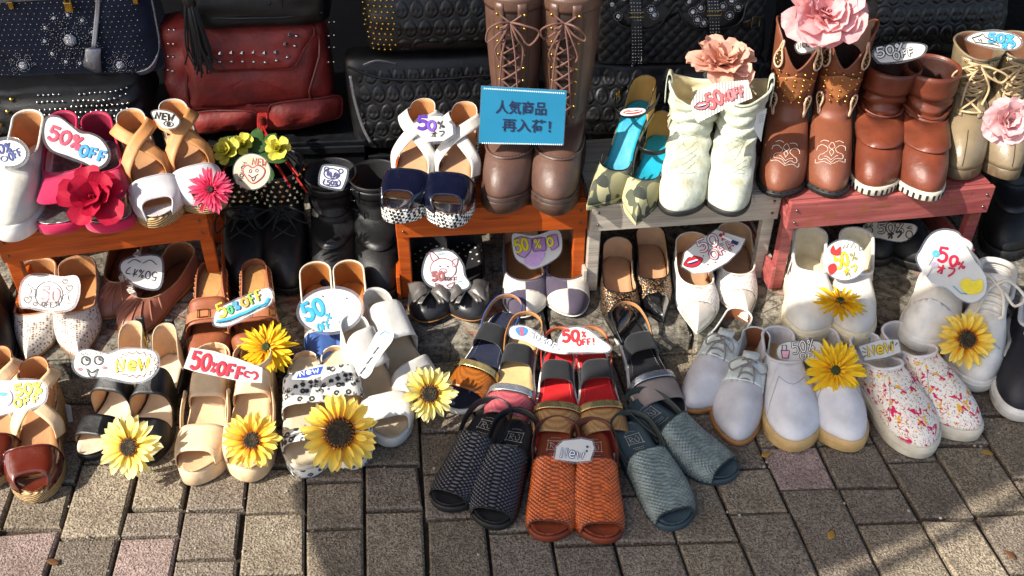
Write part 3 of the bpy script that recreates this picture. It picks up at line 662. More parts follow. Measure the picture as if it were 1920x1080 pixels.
def dark_sneaker(p, side):
    bl = leather('ink_blue_leather', '#15161f', .5)
    l = Last(.272, .104, 'round', side, hh=.026, ph=.024, spring=.004, heelw=.74); sneaker_sole(l, p, rub_white); insole(l, lining_white, p, b=.7)
    P = upper(l, .0, .46, ((0, .07), (.3, .06), (.7, .062), (1, .075)), wt=.86, th=.045, front=.10, fp=3., m=16, out=.006); shell('upper', l, P, bl, p, lining_white); edge_tube('collar', P, -1, .004, lining_white, p)
    cx = float(l.cx(.5)); f = lambda y: float(np.interp(y, [.44, .56, .66, .74], [.100, .083, .073, .064]))
    laces([smooth_path([(cx-.026, y*l.L, f(y)+.002), (cx, y*l.L+.002, f(y)+.010), (cx+.026, y*l.L, f(y)+.002)], 5) for y in (.50, .56, .62, .68)], p, lace_w, .0036)
    nn = normals_grid(P)
    for sg in (-1, 1):                        # wavy white side stripe
        i = [k for k in range(len(P)) if .15 < l.ti[k] < .72 and l.sg[k] == sg]; n = len(i); G = np.array([[P[i[a], 3]*(1-w)+P[i[a], 8]*w-nn[i[a], 5]*.0025 for w in (.35+.3*math.sin(a/n*6)-.10, .35+.3*math.sin(a/n*6)+.14)] for a in range(n)])
        tubes('side_stripe', [(G[:, 0]+G[:, 1])/2], .004, white_l, p, 6, flat=.6)
    # ------------------------------------------------ wicker slingbacks
def weave(nu, nv, amp):
    def f(U, V):
        a = U*nu+V*nv; b = U*nu-V*nv; fa = a-np.floor(a); fb = b-np.floor(b); ck = (np.floor(a)+np.floor(b)) % 2
        s1 = np.sin(pi*fb)**.6*(.55+.45*np.sin(pi*fa)); s2 = np.sin(pi*fa)**.6*(.55+.45*np.sin(pi*fb))
        return amp*np.where(ck == 0, s1, s2)
    return f
def wicker(p, side, wm, lm, logo=True, wedge_h=.028):
    l = Last(.250, .092, 'wide', side, hh=wedge_h, ph=.014, spring=.003, heelw=.72, waist=.80)
    sole(l, lm[1], p, bot=lambda t: .003*np.clip((t-.8)/.2, 0, 1)**2, off=.002); insole(l, lm[0], p, cup=.004, inset=.002)
    b, P = band(l, 'woven_vamp', wm, p, .42, .925, .046, .017, k=150, m=110, fine=weave(13, 16, .0026), curveF=-.015, sq=.62, out=.001, solid=.003, inner=lm[0], low=-.006)
    for j, nm in ((0, 'vamp_edge'), (-1, 'toe_edge')): tubes(nm, [P[::4, j]], .0016, lm[2], b, 6)
    A = smooth_path([(-.040*1, .40*l.L, l.z0(.4)+.012), (-.043, .22*l.L, .044), (-.034, .04*l.L, .048), (0, -.03*l.L, .050), (.034, .04*l.L, .048), (.043, .22*l.L, .044), (.040, .40*l.L, l.z0(.4)+.012)], 6)
    S = A-np.array([0, .16*l.L, 0]); S[:, 2] = 0; S = S/np.linalg.norm(S, axis=1)[:, None]*.4+np.array([0, 0, 1.]); ribbon('slingback_strap', A, .013, S, lm[2], p, solid=.002)
    if logo:
        ink = mat('pale_print', '#cfc8bb', .6, bump=0); S = []; z = float(l.z0(.2))+.004; cx = float(l.cx(.2)); T = lambda x, y: (cx-x*.001, (.21*l.L-y*.001), z+.0015*(abs(x)/18)**2)
        # framed two-letter monogram, read from the toe end
        for q in ([(-17, 12), (16, 14)], [(-14, 16), (-16, -14)], [(15, 16), (14, -12)], [(-18, -10), (17, -11)], [(-9, 7), (-10, -6)], [(-12, 8), (-4, 8), (-2, 4), (-9, 1), (-2, -6)], [(1, 4), (2, -4), (6, -6), (9, -3), (9, 5)], [(5, 9), (8, 8)]):
            S.append([T(x, y+4) for x, y in q])
        for y, a, b_ in ((-17, -12, 12), (-21, -9, 10), (-27, -14, 15)):
            for k in range(a, b_, 4): S.append([T(k, y+(k % 3)*.5), T(k+2.6, y+1.4)])
        for k in range(-10, 11, 3): S.append([T(k, 27-abs(k)*.25), T(k+1.6, 28-abs(k)*.25)])
        tubes('insole_print', S, .0005, ink, p, 4)
wk = lambda n, c, r=.30: mat(n, c, r, bump=.5, bs=400, var=.4, vs=60, coat=.35, croug=.2)
W_BLACK = (wk('black_wicker', '#1d1e26'), (leather('black_insole', '#1d1c1e', .6), rub_black, black)); W_ORANGE = (wk('orange_wicker', '#c25a20'), (leather('rust_insole', '#8c3d20', .55), leather('rust_sole', '#7a331b', .5), leather('rust_strap', '#5e2c1a', .5)))
W_GREY = (wk('grey_wicker', '#76817c', .28), (leather('slate_insole', '#405158', .5), leather('slate_sole', '#33434a', .5), leather('black_green_strap', '#2b322f', .5)))
# ------------------------------------------------ sandals
def flat_sandal(p, side, ins, toe, metal_, heelstrap, rim, L=.25):
    l = Last(L, .088, 'wide', side, hh=.014, ph=.010, spring=.002, waist=.70)
    sole(l, rim, p, bot=0, off=.002); insole(l, ins, p, cup=.0015, inset=.002)
    st = []
    for s in (-1, 1): st.append(np.array([(float(l.cx(t))+s*(float(l.w(t))-.009), t*l.L, float(l.z0(t))+.0032) for t in np.linspace(.30, .90, 40)]))
    for q in st: stitch('stitching', q, thread_w, p)
    band(l, 'toe_band', toe, p, .69, .86, .034, .026, inner=lining_beige, out=.001); band(l, 'metallic_strap', metal_, p, .635, .685, .040, .037, out=.003, inner=lining_beige)
    band(l, 'elastic_ankle_band', elastic, p, .27, .42, .042, .036, out=-.001, sq=.6)
    A = smooth_path([(-.031, .28*l.L, .030), (-.034, .14*l.L, .040), (-.026, -.004, .044), (0, -.018, .046), (.026, -.004, .044), (.034, .14*l.L, .040), (.031, .28*l.L, .030)], 6); ribbon('heel_strap', A, .010, (0, 0, 1), heelstrap, p, solid=.002, inner=lining_tan)
def cross_straps(l, p, mat_, inner, z=.085, w=.023, hold=.60):
    h = l.z0
    for sg in (-1, 1):                        # each strap runs from one side of the foot over the instep to the other side of the heel
        A = smooth_path([(sg*.036, .50*l.L, float(h(.5))-.002), (sg*.034, .47*l.L, float(h(.47))+.022), (sg*.010, .40*l.L, float(h(.4))+.042+.003*sg), (-sg*.018, .31*l.L, float(h(.3))+.044+.003*sg), (-sg*.033, .18*l.L, float(h(.2))+.036), (-sg*.031, .09*l.L, float(h(.1))+.028)], 7)
        strap_on('crossed_strap', A, w, mat_, p, (0, 0, float(h(.35))+.01), inner=inner)
def peep_wedge(p, side, vm, sm, ins, strapm, strapin, counterm, L=.245, hh=.074, ph=.024, cov=None, vb=.69, W=.088):
    l = Last(L, W, 'round', side, hh=hh, ph=ph, spring=.004, waist=.62)
    s = sole(l, sm, p, bot=lambda t: .005*np.clip((t-.78)/.22, 0, 1)**2, off=.001); insole(l, ins, p, cup=.002)
    if cov: sole(l, cov, p, name='sock_edge', th=.006, off=.0015, top=.0008)
    v, P = band(l, 'peep_toe_vamp', vm, p, vb, .965, .046, .027, curveF=-.075, curveB=.02, k=40, m=12, sq=.62, inner=lining_beige, out=.002); tubes('vamp_piping', [P[:, -1]], .0012, vm, v, 6); tubes('vamp_top_piping', [P[:, 0]], .0012, vm, v, 6)
    counter(l, p, counterm, strapin, .22, .046, lean=-.05, trim=vm); insole(l, vm, p, 'toe_bed', a=.80, lift=.0034, inset=.002, cup=.001)
    if strapm: cross_straps(l, p, strapm, strapin)
    return l
def platform_sandal(p, side):
    l = Last(.245, .088, 'round', side, hh=.086, ph=.034, spring=.003, waist=.70); m = beige_l
    wedge(l, m, p, off=.001, round_=.004); insole(l, leather('beige_insole', '#d6b488', .5), p, cup=.002)
    v, P = band(l, 'toe_strap', m, p, .68, .91, .042, .030, curveF=-.02, k=34, sq=.62, inner=lining_beige, out=.002); stitch('stitching', P[:, 1]+np.array([0, 0, .0005]), thread_w, p, .004); stitch('stitching', P[:, -2]+np.array([0, 0, .0005]), thread_w, p, .004)
    v, P = band(l, 'ankle_cuff', m, p, .27, .44, .036, .034, k=30, sq=.5, out=.000, inner=lining_beige, low=-.002, curveF=.01, curveB=.02); stitch('stitching', P[:, -2]+np.array([0, 0, .0005]), thread_w, p, .004)
    for sg in (-1, 1):
        A = smooth_path([(sg*.040, .62*l.L, .045), (sg*.041, .52*l.L, .066), (sg*.037, .40*l.L, .088)], 6); ribbon('side_strap', A, .016, (0, .5, .8), m, p, inner=lining_beige)
    A = ankle_path(l, 0, .112, .033, .036, back=.02); ribbon('heel_strap', A[:], .014, (0, 0, 1), m, p, inner=lining_beige); counter(l, p, m, lining_beige, .2, .03)
def leopard_mule(p, side):
    l = Last(.245, .092, 'round', side, hh=.052, ph=.034, spring=.003, waist=.74)
    sole(l, leop, p, bot=lambda t: .006*np.clip((t-.7)/.3, 0, 1)**2, off=.001); insole(l, leather('ivory_insole', '#cbbd9f', .5), p, cup=.002); sole(l, leather('ivory_rand', '#d8cdb8'), p, name='footbed_rand', th=.008, off=.002, top=.001)
    band(l, 'instep_strap', leop, p, .34, .56, .056, .048, k=34, sq=.55, inner=lining_beige, curveF=.02); band(l, 'toe_strap', leop, p, .76, .86, .038, .032, k=34, sq=.6, inner=lining_beige)
    counter(l, p, leop, lining_beige, .16, .018, 'heel_rim')
def white_mule(p, side):
    l = Last(.245, .090, 'round', side, hh=.062, ph=.024, spring=.004, waist=.70); m = leather('white_mule_leather', '#cdc9c2', .35)
    wedge(l, m, p, off=.001, round_=.003); insole(l, leather('stone_insole', '#c0a888', .5), p, cup=.003); band(l, 'instep_strap', m, p, .26, .46, .078, .062, k=34, sq=.58, inner=m, curveF=.07, curveB=.02, skew=.04*side)
    band(l, 'toe_strap', m, p, .70, .90, .044, .026, k=34, sq=.62, inner=m, skew=-.05*side, curveF=-.03); counter(l, p, m, m, .30, .045, 'heel_cup', trim=m)
    A = np.array([(float(l.cx(.2))+x, .16*l.L+y, float(l.z0(.16))+.003) for x, y in ((-.008, 0), (-.004, .006), (0, 0), (.004, .006), (.008, 0))]); tubes('insole_print', [A], .0005, thread_w, p, 4)
def tan_mule(p, side):
    l = Last(.245, .086, 'round', side, hh=.065, ph=.022, spring=.003, waist=.72); m = leather('saddle_leather', '#8e4f31', .42)
    wedge(l, m, p, off=.001); insole(l, leather('saddle_insole', '#b3784a', .5), p, cup=.002); l2 = Last(.09, .05, 'round', side)
    V = np.array([[(u*.019*math.sqrt(max(0, 1-(2*v-1)**2*.98)), .012+v*.075, float(l.z0(v*.3+.05))+.0035) for u in (-1, -.3, .3, 1)] for v in np.linspace(0, 1, 12)]); grid('heel_pad', V[:, ::-1], leather('ochre_pad', '#bd8a50', .5), p)
    ST = []; x, y = l.loop(.002); z = l.z0(l.ti)+.002
    for i in range(l.N):
        if l.ti[i] < .42: k = (i+1) % l.N; ST.append([(x[i]*.86, y[i]*.9+.004, z[i]+.003), ((x[i]+x[k])/2, (y[i]+y[k])/2, z[i]+.004), ((x[i]+x[k])/2*1.01, (y[i]+y[k])/2, z[i]-.006)])
    tubes('whipstitch', ST, .0011, leather('pale_thong', '#c08a60'), p, 5)
    v, P = band(l, 'instep_strap', m, p, .50, .70, .052, .042, k=34, sq=.5, inner=lining_brown, out=.003); tubes('strap_piping', [P[:, 0], P[:, -1]], .0014, MATS['saddle_leather'], v)
    b2, Q = band(l, 'buckled_belt', leather('light_saddle', '#b0714a', .42), p, .60, .675, .050, .046, k=34, sq=.5, out=.006); c = Q[17, 4]; buckle('buckle', c+np.array([0, 0, .003]), .020, .017, gold, p, ydir=(0, 1, -.3)); buckle('side_ring', Q[9, 4]+np.array([0, 0, .003]), .012, .016, gold, p, ydir=(0, 1, -.3))
    band(l, 'toe_strap', m, p, .80, .96, .036, .026, k=34, sq=.6, inner=lining_brown); counter(l, p, m, lining_brown, .46, .022, 'side_wall', front=.2)
def rose_peep(p, side):
    m = fabric('fuchsia_suede', '#c01f4f', bs=900); l = Last(.245, .088, 'square', side, hh=.045, ph=.016, spring=.003, waist=.76)
    sole(l, m, p, bot=0, off=.001); insole(l, pat('crackle_silver', _patent2), p, cup=.002)
    P = upper(l, .0, .60, ((0, .066), (.3, .050), (.7, .040), (1, .046)), wt=.88, th=.04, front=.14, fp=3.2, m=14); tt = l.ti; shell('upper', l, P, m, p, leather('red_lining', '#8e1c3a', .5), lambda i, j: not (tt[i] > .80 and tt[(i+1) % l.N] > .80 and j < 5)); edge_tube('topline_binding', P, -1, .0016, m, p)
def camo_pump(p, side, hh=.105):
    tq = leather('turquoise_lining', '#0f93ab', .45); l = Last(.245, .080, 'point', side, hh=hh if side < 0 else .045, ph=.012, spring=.003, waist=.56)
    sole(l, camo, p, th=.010, off=.001); insole(l, tq, p, cup=.002)
    P = upper(l, .0, .68, ((0, .05), (1, .038)), wt=.90, th=.022, front=.16, fp=2.4, m=14); tt = l.ti; nn = l.N; shell('vamp', l, P, camo, p, tq, lambda i, j: min(tt[i], tt[(i+1) % nn]) > .63)
    i = [k for k in range(nn) if tt[k] > .63]; tubes('vamp_piping', [P[i, -1]], .0014, black_pat, p)
    tanq = leather('mustard_suede', '#b98f4a', .7); counter(l, p, tanq, tanq, .24, .054, lean=-.10, trim=black_pat); dz = 0.012 if side < 0 else -.045
    A = smooth_path([(-.032, .10*l.L, .128), (-.036, .26*l.L, .124), (-.022, .40*l.L, .118), (0, .44*l.L, .117), (.022, .40*l.L, .118), (.036, .26*l.L, .124), (.032, .10*l.L, .128)], 6)+np.array([0, 0, dz]); ribbon('ankle_strap', A, .009, (0, .1, 1), black_pat, p, inner=black); buckle('buckle', (.036, .24*l.L, .126+dz), .010, .014, gold, p, (0, 1, 0))
    lathe('stiletto_heel', [(0, 0), (.006, 0), (.0065, .02), (.010, .055+dz*.7), (.022, .084+dz)], camo, p, 16, M=Matrix.Translation((0, .030, 0)))
def ankle_sandal_black(p, side):
    l = Last(.235, .082, 'round', side, hh=.055, ph=.018, spring=.003, waist=.58); sole(l, black, p, th=.012, off=.001); block_heel(l, black, p, .0, .24); insole(l, leather('ivory_sandal_insole', '#d8c9ad', .5), p, cup=.002)
    band(l, 'toe_strap', black, p, .72, .88, .042, .028, k=30, sq=.62, inner=lining_beige); band(l, 'ankle_cuff', black, p, .40, .58, .074, .064, k=30, sq=.5, inner=lining_beige, out=.004)
    counter(l, p, leather('beige_quarter', '#b9a283', .6), lining_beige, .2, .075, lean=-.1); buckle('buckle', (.037*side, .05*l.L, .105), .014, .024, gold, p, (0, 1, 0))
    A = smooth_path([(0, -.004, .065), (0, -.014, .09), (0, -.020, .125)], 5); ribbon('back_strap', A, .016, (1, 0, 0), black, p)
# ------------------------------------------------ boots
def wr(amp, zc, zw, freq=3.0, seed=0):
    def f(P):
        z = P[:, :, 2]; a = np.arctan2(P[:, :, 0], P[:, :, 1]-.06); n = normals_grid(P); g = np.exp(-((z-zc)/zw)**2)
        d = amp*g*(np.sin(z*260+2.2*np.sin(a*freq+seed))+.6*np.sin(z*150-a*4+seed*2)); return P-n*d[:, :, None]
    return f
def boot(p, side, um, lining, sm, L=.26, W=.09, toe='round', hh=.03, ph=.008, ring=(.068, .056, .039, .095), shaft=(), topf=None, th=.042, tread=0, c2=.42, wrinkle=None, solebot=0, heelm=None, soff=.003, m=16, split=None, trim=None, soleth=None, block=None):
    l = Last(L, W, toe, side, hh=hh, ph=ph, spring=.004, heelw=.72, waist=.72)
    if block: sole(l, sm, p, th=soleth or .008, off=soff); block_heel(l, heelm or sm, p, *block)
    else: 
        sole(l, sm, p, bot=lambda t: np.where((t > .30) & (t < .42), .012 if hh > .02 else 0, 0)+.004*np.clip((t-.8)/.2, 0, 1)**2, off=soff, top=.003)
        if tread:                              # dark notches of the lug sole
            x, y = l.loop(soff-.0012); B = []; dx = np.roll(x, -1)-np.roll(x, 1); dy = np.roll(y, -1)-np.roll(y, 1); d = np.concatenate([[0], np.cumsum(np.hypot(np.diff(x), np.diff(y)))])
            for q in np.arange(.004, d[-1], .0125):
                i = min(len(x)-1, int(np.searchsorted(d, q))); tt = l.ti[i]
                if tt > .45 or tt < .28: B.append((np.interp(q, d, x), np.interp(q, d, y), .0075+.004*max(0, (tt-.8)/.2)**2, .0045, .0045, .011, math.atan2(dy[i], dx[i])))
            boxes('lug_notches', B, rub_black if sm is not rub_black else mat('black_gap', '#0a0a0a', .9), p, 0)['kind'] = 'stuff'
    S = [(ring[3], ring[0], ring[1], ring[2], 0)]+list(shaft); wrinkle = wrinkle or wr(.0014, ring[3]+.015, .03, 2.4, side*1.3); P = upper(l, ring=ring, shaft=S, topf=topf, th=th, m=m, c2=c2, out=.005, wrinkle=wrinkle)
    if split: split(l, P, p)
    else: shell('upper', l, P, um, p, lining, solid=.0025)
    edge_tube('top_binding', P, -1, .0022, trim or um, p)
    return l, P
def front_pt(P, z, du=0, lift=.001):          # point on the front of the shaft at height z, du columns off centre
    N = len(P); i = (N//2+du) % N; zz = P[i, :, 2]; j = np.where(P[i, :, 1] > 0, 1, 0); n = -normals_grid(P)[i]
    k = np.arange(len(zz)); q = [np.interp(z, zz[8:], P[i, 8:, c]) for c in range(3)]; nn = [np.interp(z, zz[8:], n[8:, c]) for c in range(3)]
    return np.array(q)+np.array(nn)*lift
def strip_on(P, z0, z1, i0, i1, lift, k=10):   # patch lying on the boot between heights and columns
    return np.array([[front_pt(P, z, d, lift) for d in range(i0, i1+1)] for z in np.linspace(z0, z1, k)])
def belt(P, zf, w, mat_, p, name='strap', lift=.003, tilt=0., inner=None):
    N = len(P); R = []
    for i in range(N):
        a = 2*pi*i/N; z = zf+tilt*(-np.cos(a)); R.append([front_pt(P, z+w*(q-.5), i-N//2, lift+.001*math.sin(pi*q)) for q in np.linspace(0, 1, 5)])
    return grid(name, np.array(R), mat_, p, True, flip=True, solid=.0018)
def tall_lace(p, side):
    um = dkbrown_l; sh = [(.13, .066, .050, .041, 0), (.18, .066, .053, .046, 0), (.24, .066, .057, .051, 0), (.30, .066, .060, .054, 0), (.37, .066, .062, .056, 0)]
    l, P = boot(p, side, um, lining_black, leather('brown_sole', '#3d2a22', .5), .262, .094, 'round', .052, .026, (.070, .058, .040, .115), sh, th=.046, solebot=0)
    sole(l, wood_heel, p, name='stacked_platform', bot=0, off=.0045, top=-.006)
    t = l.ti; pp = []                          # raised moccasin seam round the toe
    for i in range(l.N):
        if t[i] > .52: pp.append(P[i, 8]-normals_grid(P)[i, 8]*.0014)
    tubes('apron_seam', [smooth_path(pp, 3)], .0030, um, p, 6); st = smooth_path(pp, 5); stitch('apron_stitching', st+np.array([0, 0, .0022]), thread_d, p, .007, .0015, .55)
    for sg in (-1, 1):                         # facings with eyelets
        d0, d1 = (2, 5) if sg > 0 else (-5, -2); grid('lace_facing', strip_on(P, .118, .355, d0, d1, .0022, 22), leather('brown_facing', '#5a4034', .4), p, solid=.0015, flip=True)
    grid('tongue', strip_on(P, .118, .35, -2, 2, .0006, 16), leather('brown_tongue', '#2e211d', .5), p, flip=True)
    S = []; Z = np.linspace(.128, .335, 9)
    for k in range(8):
        a, b = front_pt(P, Z[k], -3, .005), front_pt(P, Z[k+1], 3, .005); c, d = front_pt(P, Z[k], 3, .005), front_pt(P, Z[k+1], -3, .005); mid = (a+b)/2+np.array([0, .004, 0])
        S += [smooth_path([a, mid, b], 4), smooth_path([c, mid+np.array([0, .002, 0]), d], 4)]
    c = front_pt(P, .325, 0, .010); S += bow_path(c, .045, up=(0, 1, .2), fw=(0, .2, -1), seed=side*3+1)
    for sg, ln in ((-.25, .15), (.3, .17)): S.append(smooth_path([c, c+np.array([sg*.04, .012, -.05]), c+np.array([sg*.055, .012, -.10]), c+np.array([sg*.07, .016, -ln])], 5))
    laces(S, p, lace_br, .0019)
    V, F = studs_vf([front_pt(P, z, d, .004) for z in Z for d in (-4, 4)], [Vector((0, 1, 0))]*18, .003); mesh('eyelets', V, F, gold, p)['kind'] = 'stuff'
    belt(P, .352, .028, leather('brown_facing', '#5a4034', .4), p, 'top_cuff', .002)
    for sg in (-1, 1): stitch('seam_stitching', np.array([front_pt(P, z, sg*6, .0015) for z in np.linspace(.13, .33, 30)]), thread_d, p, .005)
def white_cowboy(p, side):
    um = pat('white_cracked_leather', lambda b: (b.bump(b.noise(90, 6, .7), .8, .003), b.out(b.mix(b.ramp(b.noise(16, 5, .65), (.46, 0.), (.66, .8)), '#c8ccbb', '#9c9670'), .6))[1])
    sh = [(.112, .066, .050, .042, 0), (.14, .064, .054, .047, 0), (.172, .062, .058, .052, 0)]
    l, P = boot(p, side, um, leather('cream_boot_lining', '#cfc39c', .6), rub_black, .262, .090, 'round', .026, .008, (.070, .056, .040, .088), sh, lambda ph: -.012*np.cos(2*ph), th=.040, wrinkle=wr(.0046, .115, .05, 3, side))
    for sg in (-1, 1):                         # pull loops and side seams
        i = P.shape[0]//4 if sg < 0 else 3*P.shape[0]//4; a = P[i, -1]; ribbon('pull_loop', smooth_path([a+np.array([sg*.003, 0, -.045]), a+np.array([sg*.004, 0, -.01]), a+np.array([sg*.002, 0, .014]), a+np.array([-sg*.006, 0, .008]), a+np.array([-sg*.006, 0, -.03])], 5), .022, (0, 1, 0), um, p)
        tubes('side_seam', [P[i, 8:]+np.array([sg*.001, 0, 0])], .0012, thread_d, p, 5)
    S = []                                     # diamond quilting on the instep
    for k in range(7):
        for d in (-1, 1): S.append(smooth_path([front_pt(P, .060+.006*k, d*(4-k*.0).__int__() if False else d*4, .001), front_pt(P, .066+.006*k, 0, .0015), front_pt(P, .072+.006*k, -d*4, .001)], 4))
    tubes('instep_stitching', S, .00035, mat('sage_thread', '#9aa08a', .8), p, 4)
    tubes('pull_tape_stitching', [P[l.n//3, 6:18:1]], .0008, mat('sage_thread', '#9aa08a', .8), p, 4)
def brown_cowboy(p, side):
    um = leather('whiskey_leather', '#7a452f', .38, var=.15); sh = [(.12, .066, .050, .041, 0), (.155, .065, .052, .044, 0), (.195, .064, .055, .047, 0), (.238, .064, .058, .050, 0)]
    top = lambda ph: .040*np.abs(np.sin(ph))**1.3-.036*np.clip(-np.cos(ph), 0, 1)**4-.02*np.clip(np.cos(ph), 0, 1)**4
    l, P = boot(p, side, um, leather('dark_boot_lining', '#3a241b', .6), rub_black, .262, .088, 'round', .030, .010, (.070, .057, .039, .095), sh, top, th=.042, wrinkle=wr(.0009, .10, .03, 2, side), tread=.004)
    sole(l, rub_black, p, name='storm_welt', th=.006, off=.0055, top=.001)
    ov = leather('tooled_overlay', '#9c5f35', .5, bump=.9, bs=160, var=.4); pts = []; nr = []
    G = np.array([[front_pt(P, .193-.060*(1-abs(d)/9.0)**1.2*f-.002*abs(d), d, .003) for d in range(-9, 10)] for f in np.linspace(0, 1, 9)]); grid('tooled_overlay', G[::-1], ov, p, solid=.0015, flip=True)
    N = len(P)
    for d in (-7, 7):                          # paisley drops with pale rims
        for zc, s, fl in ((.222, .95, 1), (.128, .75, -1)):
            c = front_pt(P, zc, d, .004); x = np.array([cos(d/N*2*pi), -abs(sin(d/N*2*pi))*np.sign(d)*-1*0, 0]); x = np.array([1., 0, 0]); n = -normals_grid(P)[(N//2+d) % N, -6]; x = np.cross((0, 0, 1.), n); x /= np.linalg.norm(x)
            drop = [(0, -.022), (.009, -.017), (.0115, -.006), (.008, .006), (.002, .016), (-.003, .030), (-.006, .036), (-.008, .030), (-.006, .018), (-.009, .006), (-.0115, -.006), (-.008, -.017)]
            drop = [(a*s*(-1 if d > 0 else 1), b*s*fl) for a, b in drop]; sp = smooth_path(drop, 4, True); E = np.array([c+x*a+np.array([0, 0, 1.])*b+n*.001 for a, b in sp])
            k = len(E); mesh('paisley', list(E)+[c+n*.002], [(q, (q+1) % k, k) for q in range(k)], leather('dark_inlay', '#2e1c14', .6, bump=.8, bs=300), p); tubes('paisley_rim', [E], .0021, leather('cream_rim', '#d9b79b', .5), p, 6, closed=True)
            pts += [E[q]*.55+c*.45 for q in range(0, k, 6)]; nr += [n]*len(range(0, k, 6))
    for z in np.linspace(.135, .195, 6):
        for d in (-3, 0, 3, -6, 6):
            if abs(d) < 9*(1-(.193-z)/.07)+2: pts.append(front_pt(P, z, d, .0045)); nr.append(-normals_grid(P)[(N//2+d) % N, -8])
    V, F = studs_vf(pts, nr, .0026); mesh('studs', V, F, gold, p)['kind'] = 'stuff'
    def tp(x, y):                              # toe stitching laid on the vamp: x across in mm, y along from toe in mm
        ty = .262-y*.001; best = None; q = P[:, 3:14].reshape(-1, 3); nn = -normals_grid(P)[:, 3:14].reshape(-1, 3); k = np.argmin((q[:, 0]-(x*.001+float(l.cx(ty/l.L))))**2*1.0+(q[:, 1]-ty)**2+np.where(nn[:, 2] < .1, 1, 0)); w = (q[k]+nn[k]*.0012); w[0] = x*.001+float(l.cx(ty/l.L)); w[1] = ty; return w
    Q = P[:, 2:15].reshape(-1, 3); NQ = -normals_grid(P)[:, 2:15].reshape(-1, 3)
    def tz(x, y):
        X = x*.001+float(l.cx(.8)); Y = .262-y*.001; d = (Q[:, 0]-X)**2+(Q[:, 1]-Y)**2; k = np.argsort(d)[:5]; w = 1/(d[k]+1e-7); return np.array([X, Y, (Q[k, 2]*w).sum()/w.sum()+.0012])
    fl = [[(0, 34), (10, 42), (20, 44), (22, 52), (12, 54), (7, 60), (14, 70), (24, 72), (27, 64)], [(0, 38), (9, 47), (14, 47)], [(0, 58), (6, 66), (0, 76)], [(0, 30), (14, 38), (26, 42), (27, 50)], [(6, 78), (15, 82), (23, 78)], [(0, 46), (4, 54), (0, 60)]]
    for sg in (-1, 1):
        for q in fl: stitch('flower_stitching', np.array([tz(sg*a, b) for a, b in smooth_path(q, 6)]), thread_w, p, .0026, .00055, .7)
def cuff_boot(p, side):
    um = redbrown; sh = [(.115, .068, .050, .042, 0), (.14, .067, .051, .044, .001*side), (.165, .066, .053, .047, .004*side), (.186, .066, .055, .050, .006*side)]
    l, P = boot(p, side, um, leather('dark_red_lining', '#3d1d14', .6), rub_cream, .262, .092, 'round', .032, .016, (.070, .058, .041, .095), sh, th=.048, wrinkle=wr(.0042, .118, .026, 2, side*1.5), tread=.006)
    N = len(P); z0, z1 = .142, .190             # folded cuff
    R = np.array([[np.interp(z, P[i, 10:, 2], P[i, 10:, 0])*1.10 if c == 0 else (np.interp(z, P[i, 10:, 2], P[i, 10:, 1])-.066)*1.10+.066 if c == 1 else z for c in range(3)] for i in range(N) for z in np.linspace(z0, z1, 6)]).reshape(N, 6, 3); R[:, -1, :2] = R[:, -1, :2]*.97+np.array([0, .066])*.03
    grid('folded_cuff', R, um, p, True, flip=True, solid=.003); stitch('cuff_stitching', np.concatenate([R[:, 0], R[:1, 0]])*np.array([1.01, 1.01, 1])+np.array([0, 0, .004]), thread_d, p, .005, .0006)
    belt(P, .092, .030, um, p, 'ankle_strap', .0045, -.010); belt(P, .114, .004, um, p, 'strap_edge', .0055, -.010)
def lace_heel_boot(p, side):
    sh = [(.128, .060, .046, .038, 0), (.155, .059, .048, .041, 0), (.185, .058, .052, .045, 0), (.212, .058, .055, .048, 0)]
    l, P = boot(p, side, taupe, leather('brown_rim_lining', '#6a4126', .6), leather('taupe_sole', '#6a5a44', .4), .248, .083, 'round', .062, .026, (.062, .050, .036, .118), sh, lambda ph: -.012*np.clip(-np.cos(ph), 0, 1)**2, th=.046, block=(.0, .22), soleth=.022, soff=.001)
    tubes('front_seam', [np.array([P[l.n-1, j]-normals_grid(P)[l.n-1, j]*.0008 for j in range(1, 9)])], .0007, thread_d, p, 5)
    fac = leather('taupe_facing', '#8d7c60', .28, coat=.3)
    for d0, d1 in ((3, 7), (-7, -3)): grid('lace_facing', strip_on(P, .102, .200, d0, d1, .0025, 14), fac, p, solid=.0018, flip=True)
    S = []; Z = np.linspace(.106, .194, 7)
    for k in range(7): S.append(smooth_path([front_pt(P, Z[k], -4, .005), front_pt(P, Z[k], 0, .008), front_pt(P, Z[k], 4, .005)], 4))
    for k in range(6): S += [smooth_path([front_pt(P, Z[k], -4, .006), front_pt(P, (Z[k]+Z[k+1])/2, 0, .010), front_pt(P, Z[k+1], 4, .006)], 4), smooth_path([front_pt(P, Z[k], 4, .006), front_pt(P, (Z[k]+Z[k+1])/2, 0, .012), front_pt(P, Z[k+1], -4, .006)], 4)]
    S += bow_path(front_pt(P, .194, 0, .010), .042, up=(0, 1, .3), fw=(0, .35, -1), seed=side+9); laces(S, p, lace_t, .0021)
    V, F = studs_vf([front_pt(P, z, d, .004) for z in Z for d in (-5, 5)], [Vector((0, 1, .2))]*14, .0028); mesh('eyelets', V, F, gold, p)['kind'] = 'stuff'
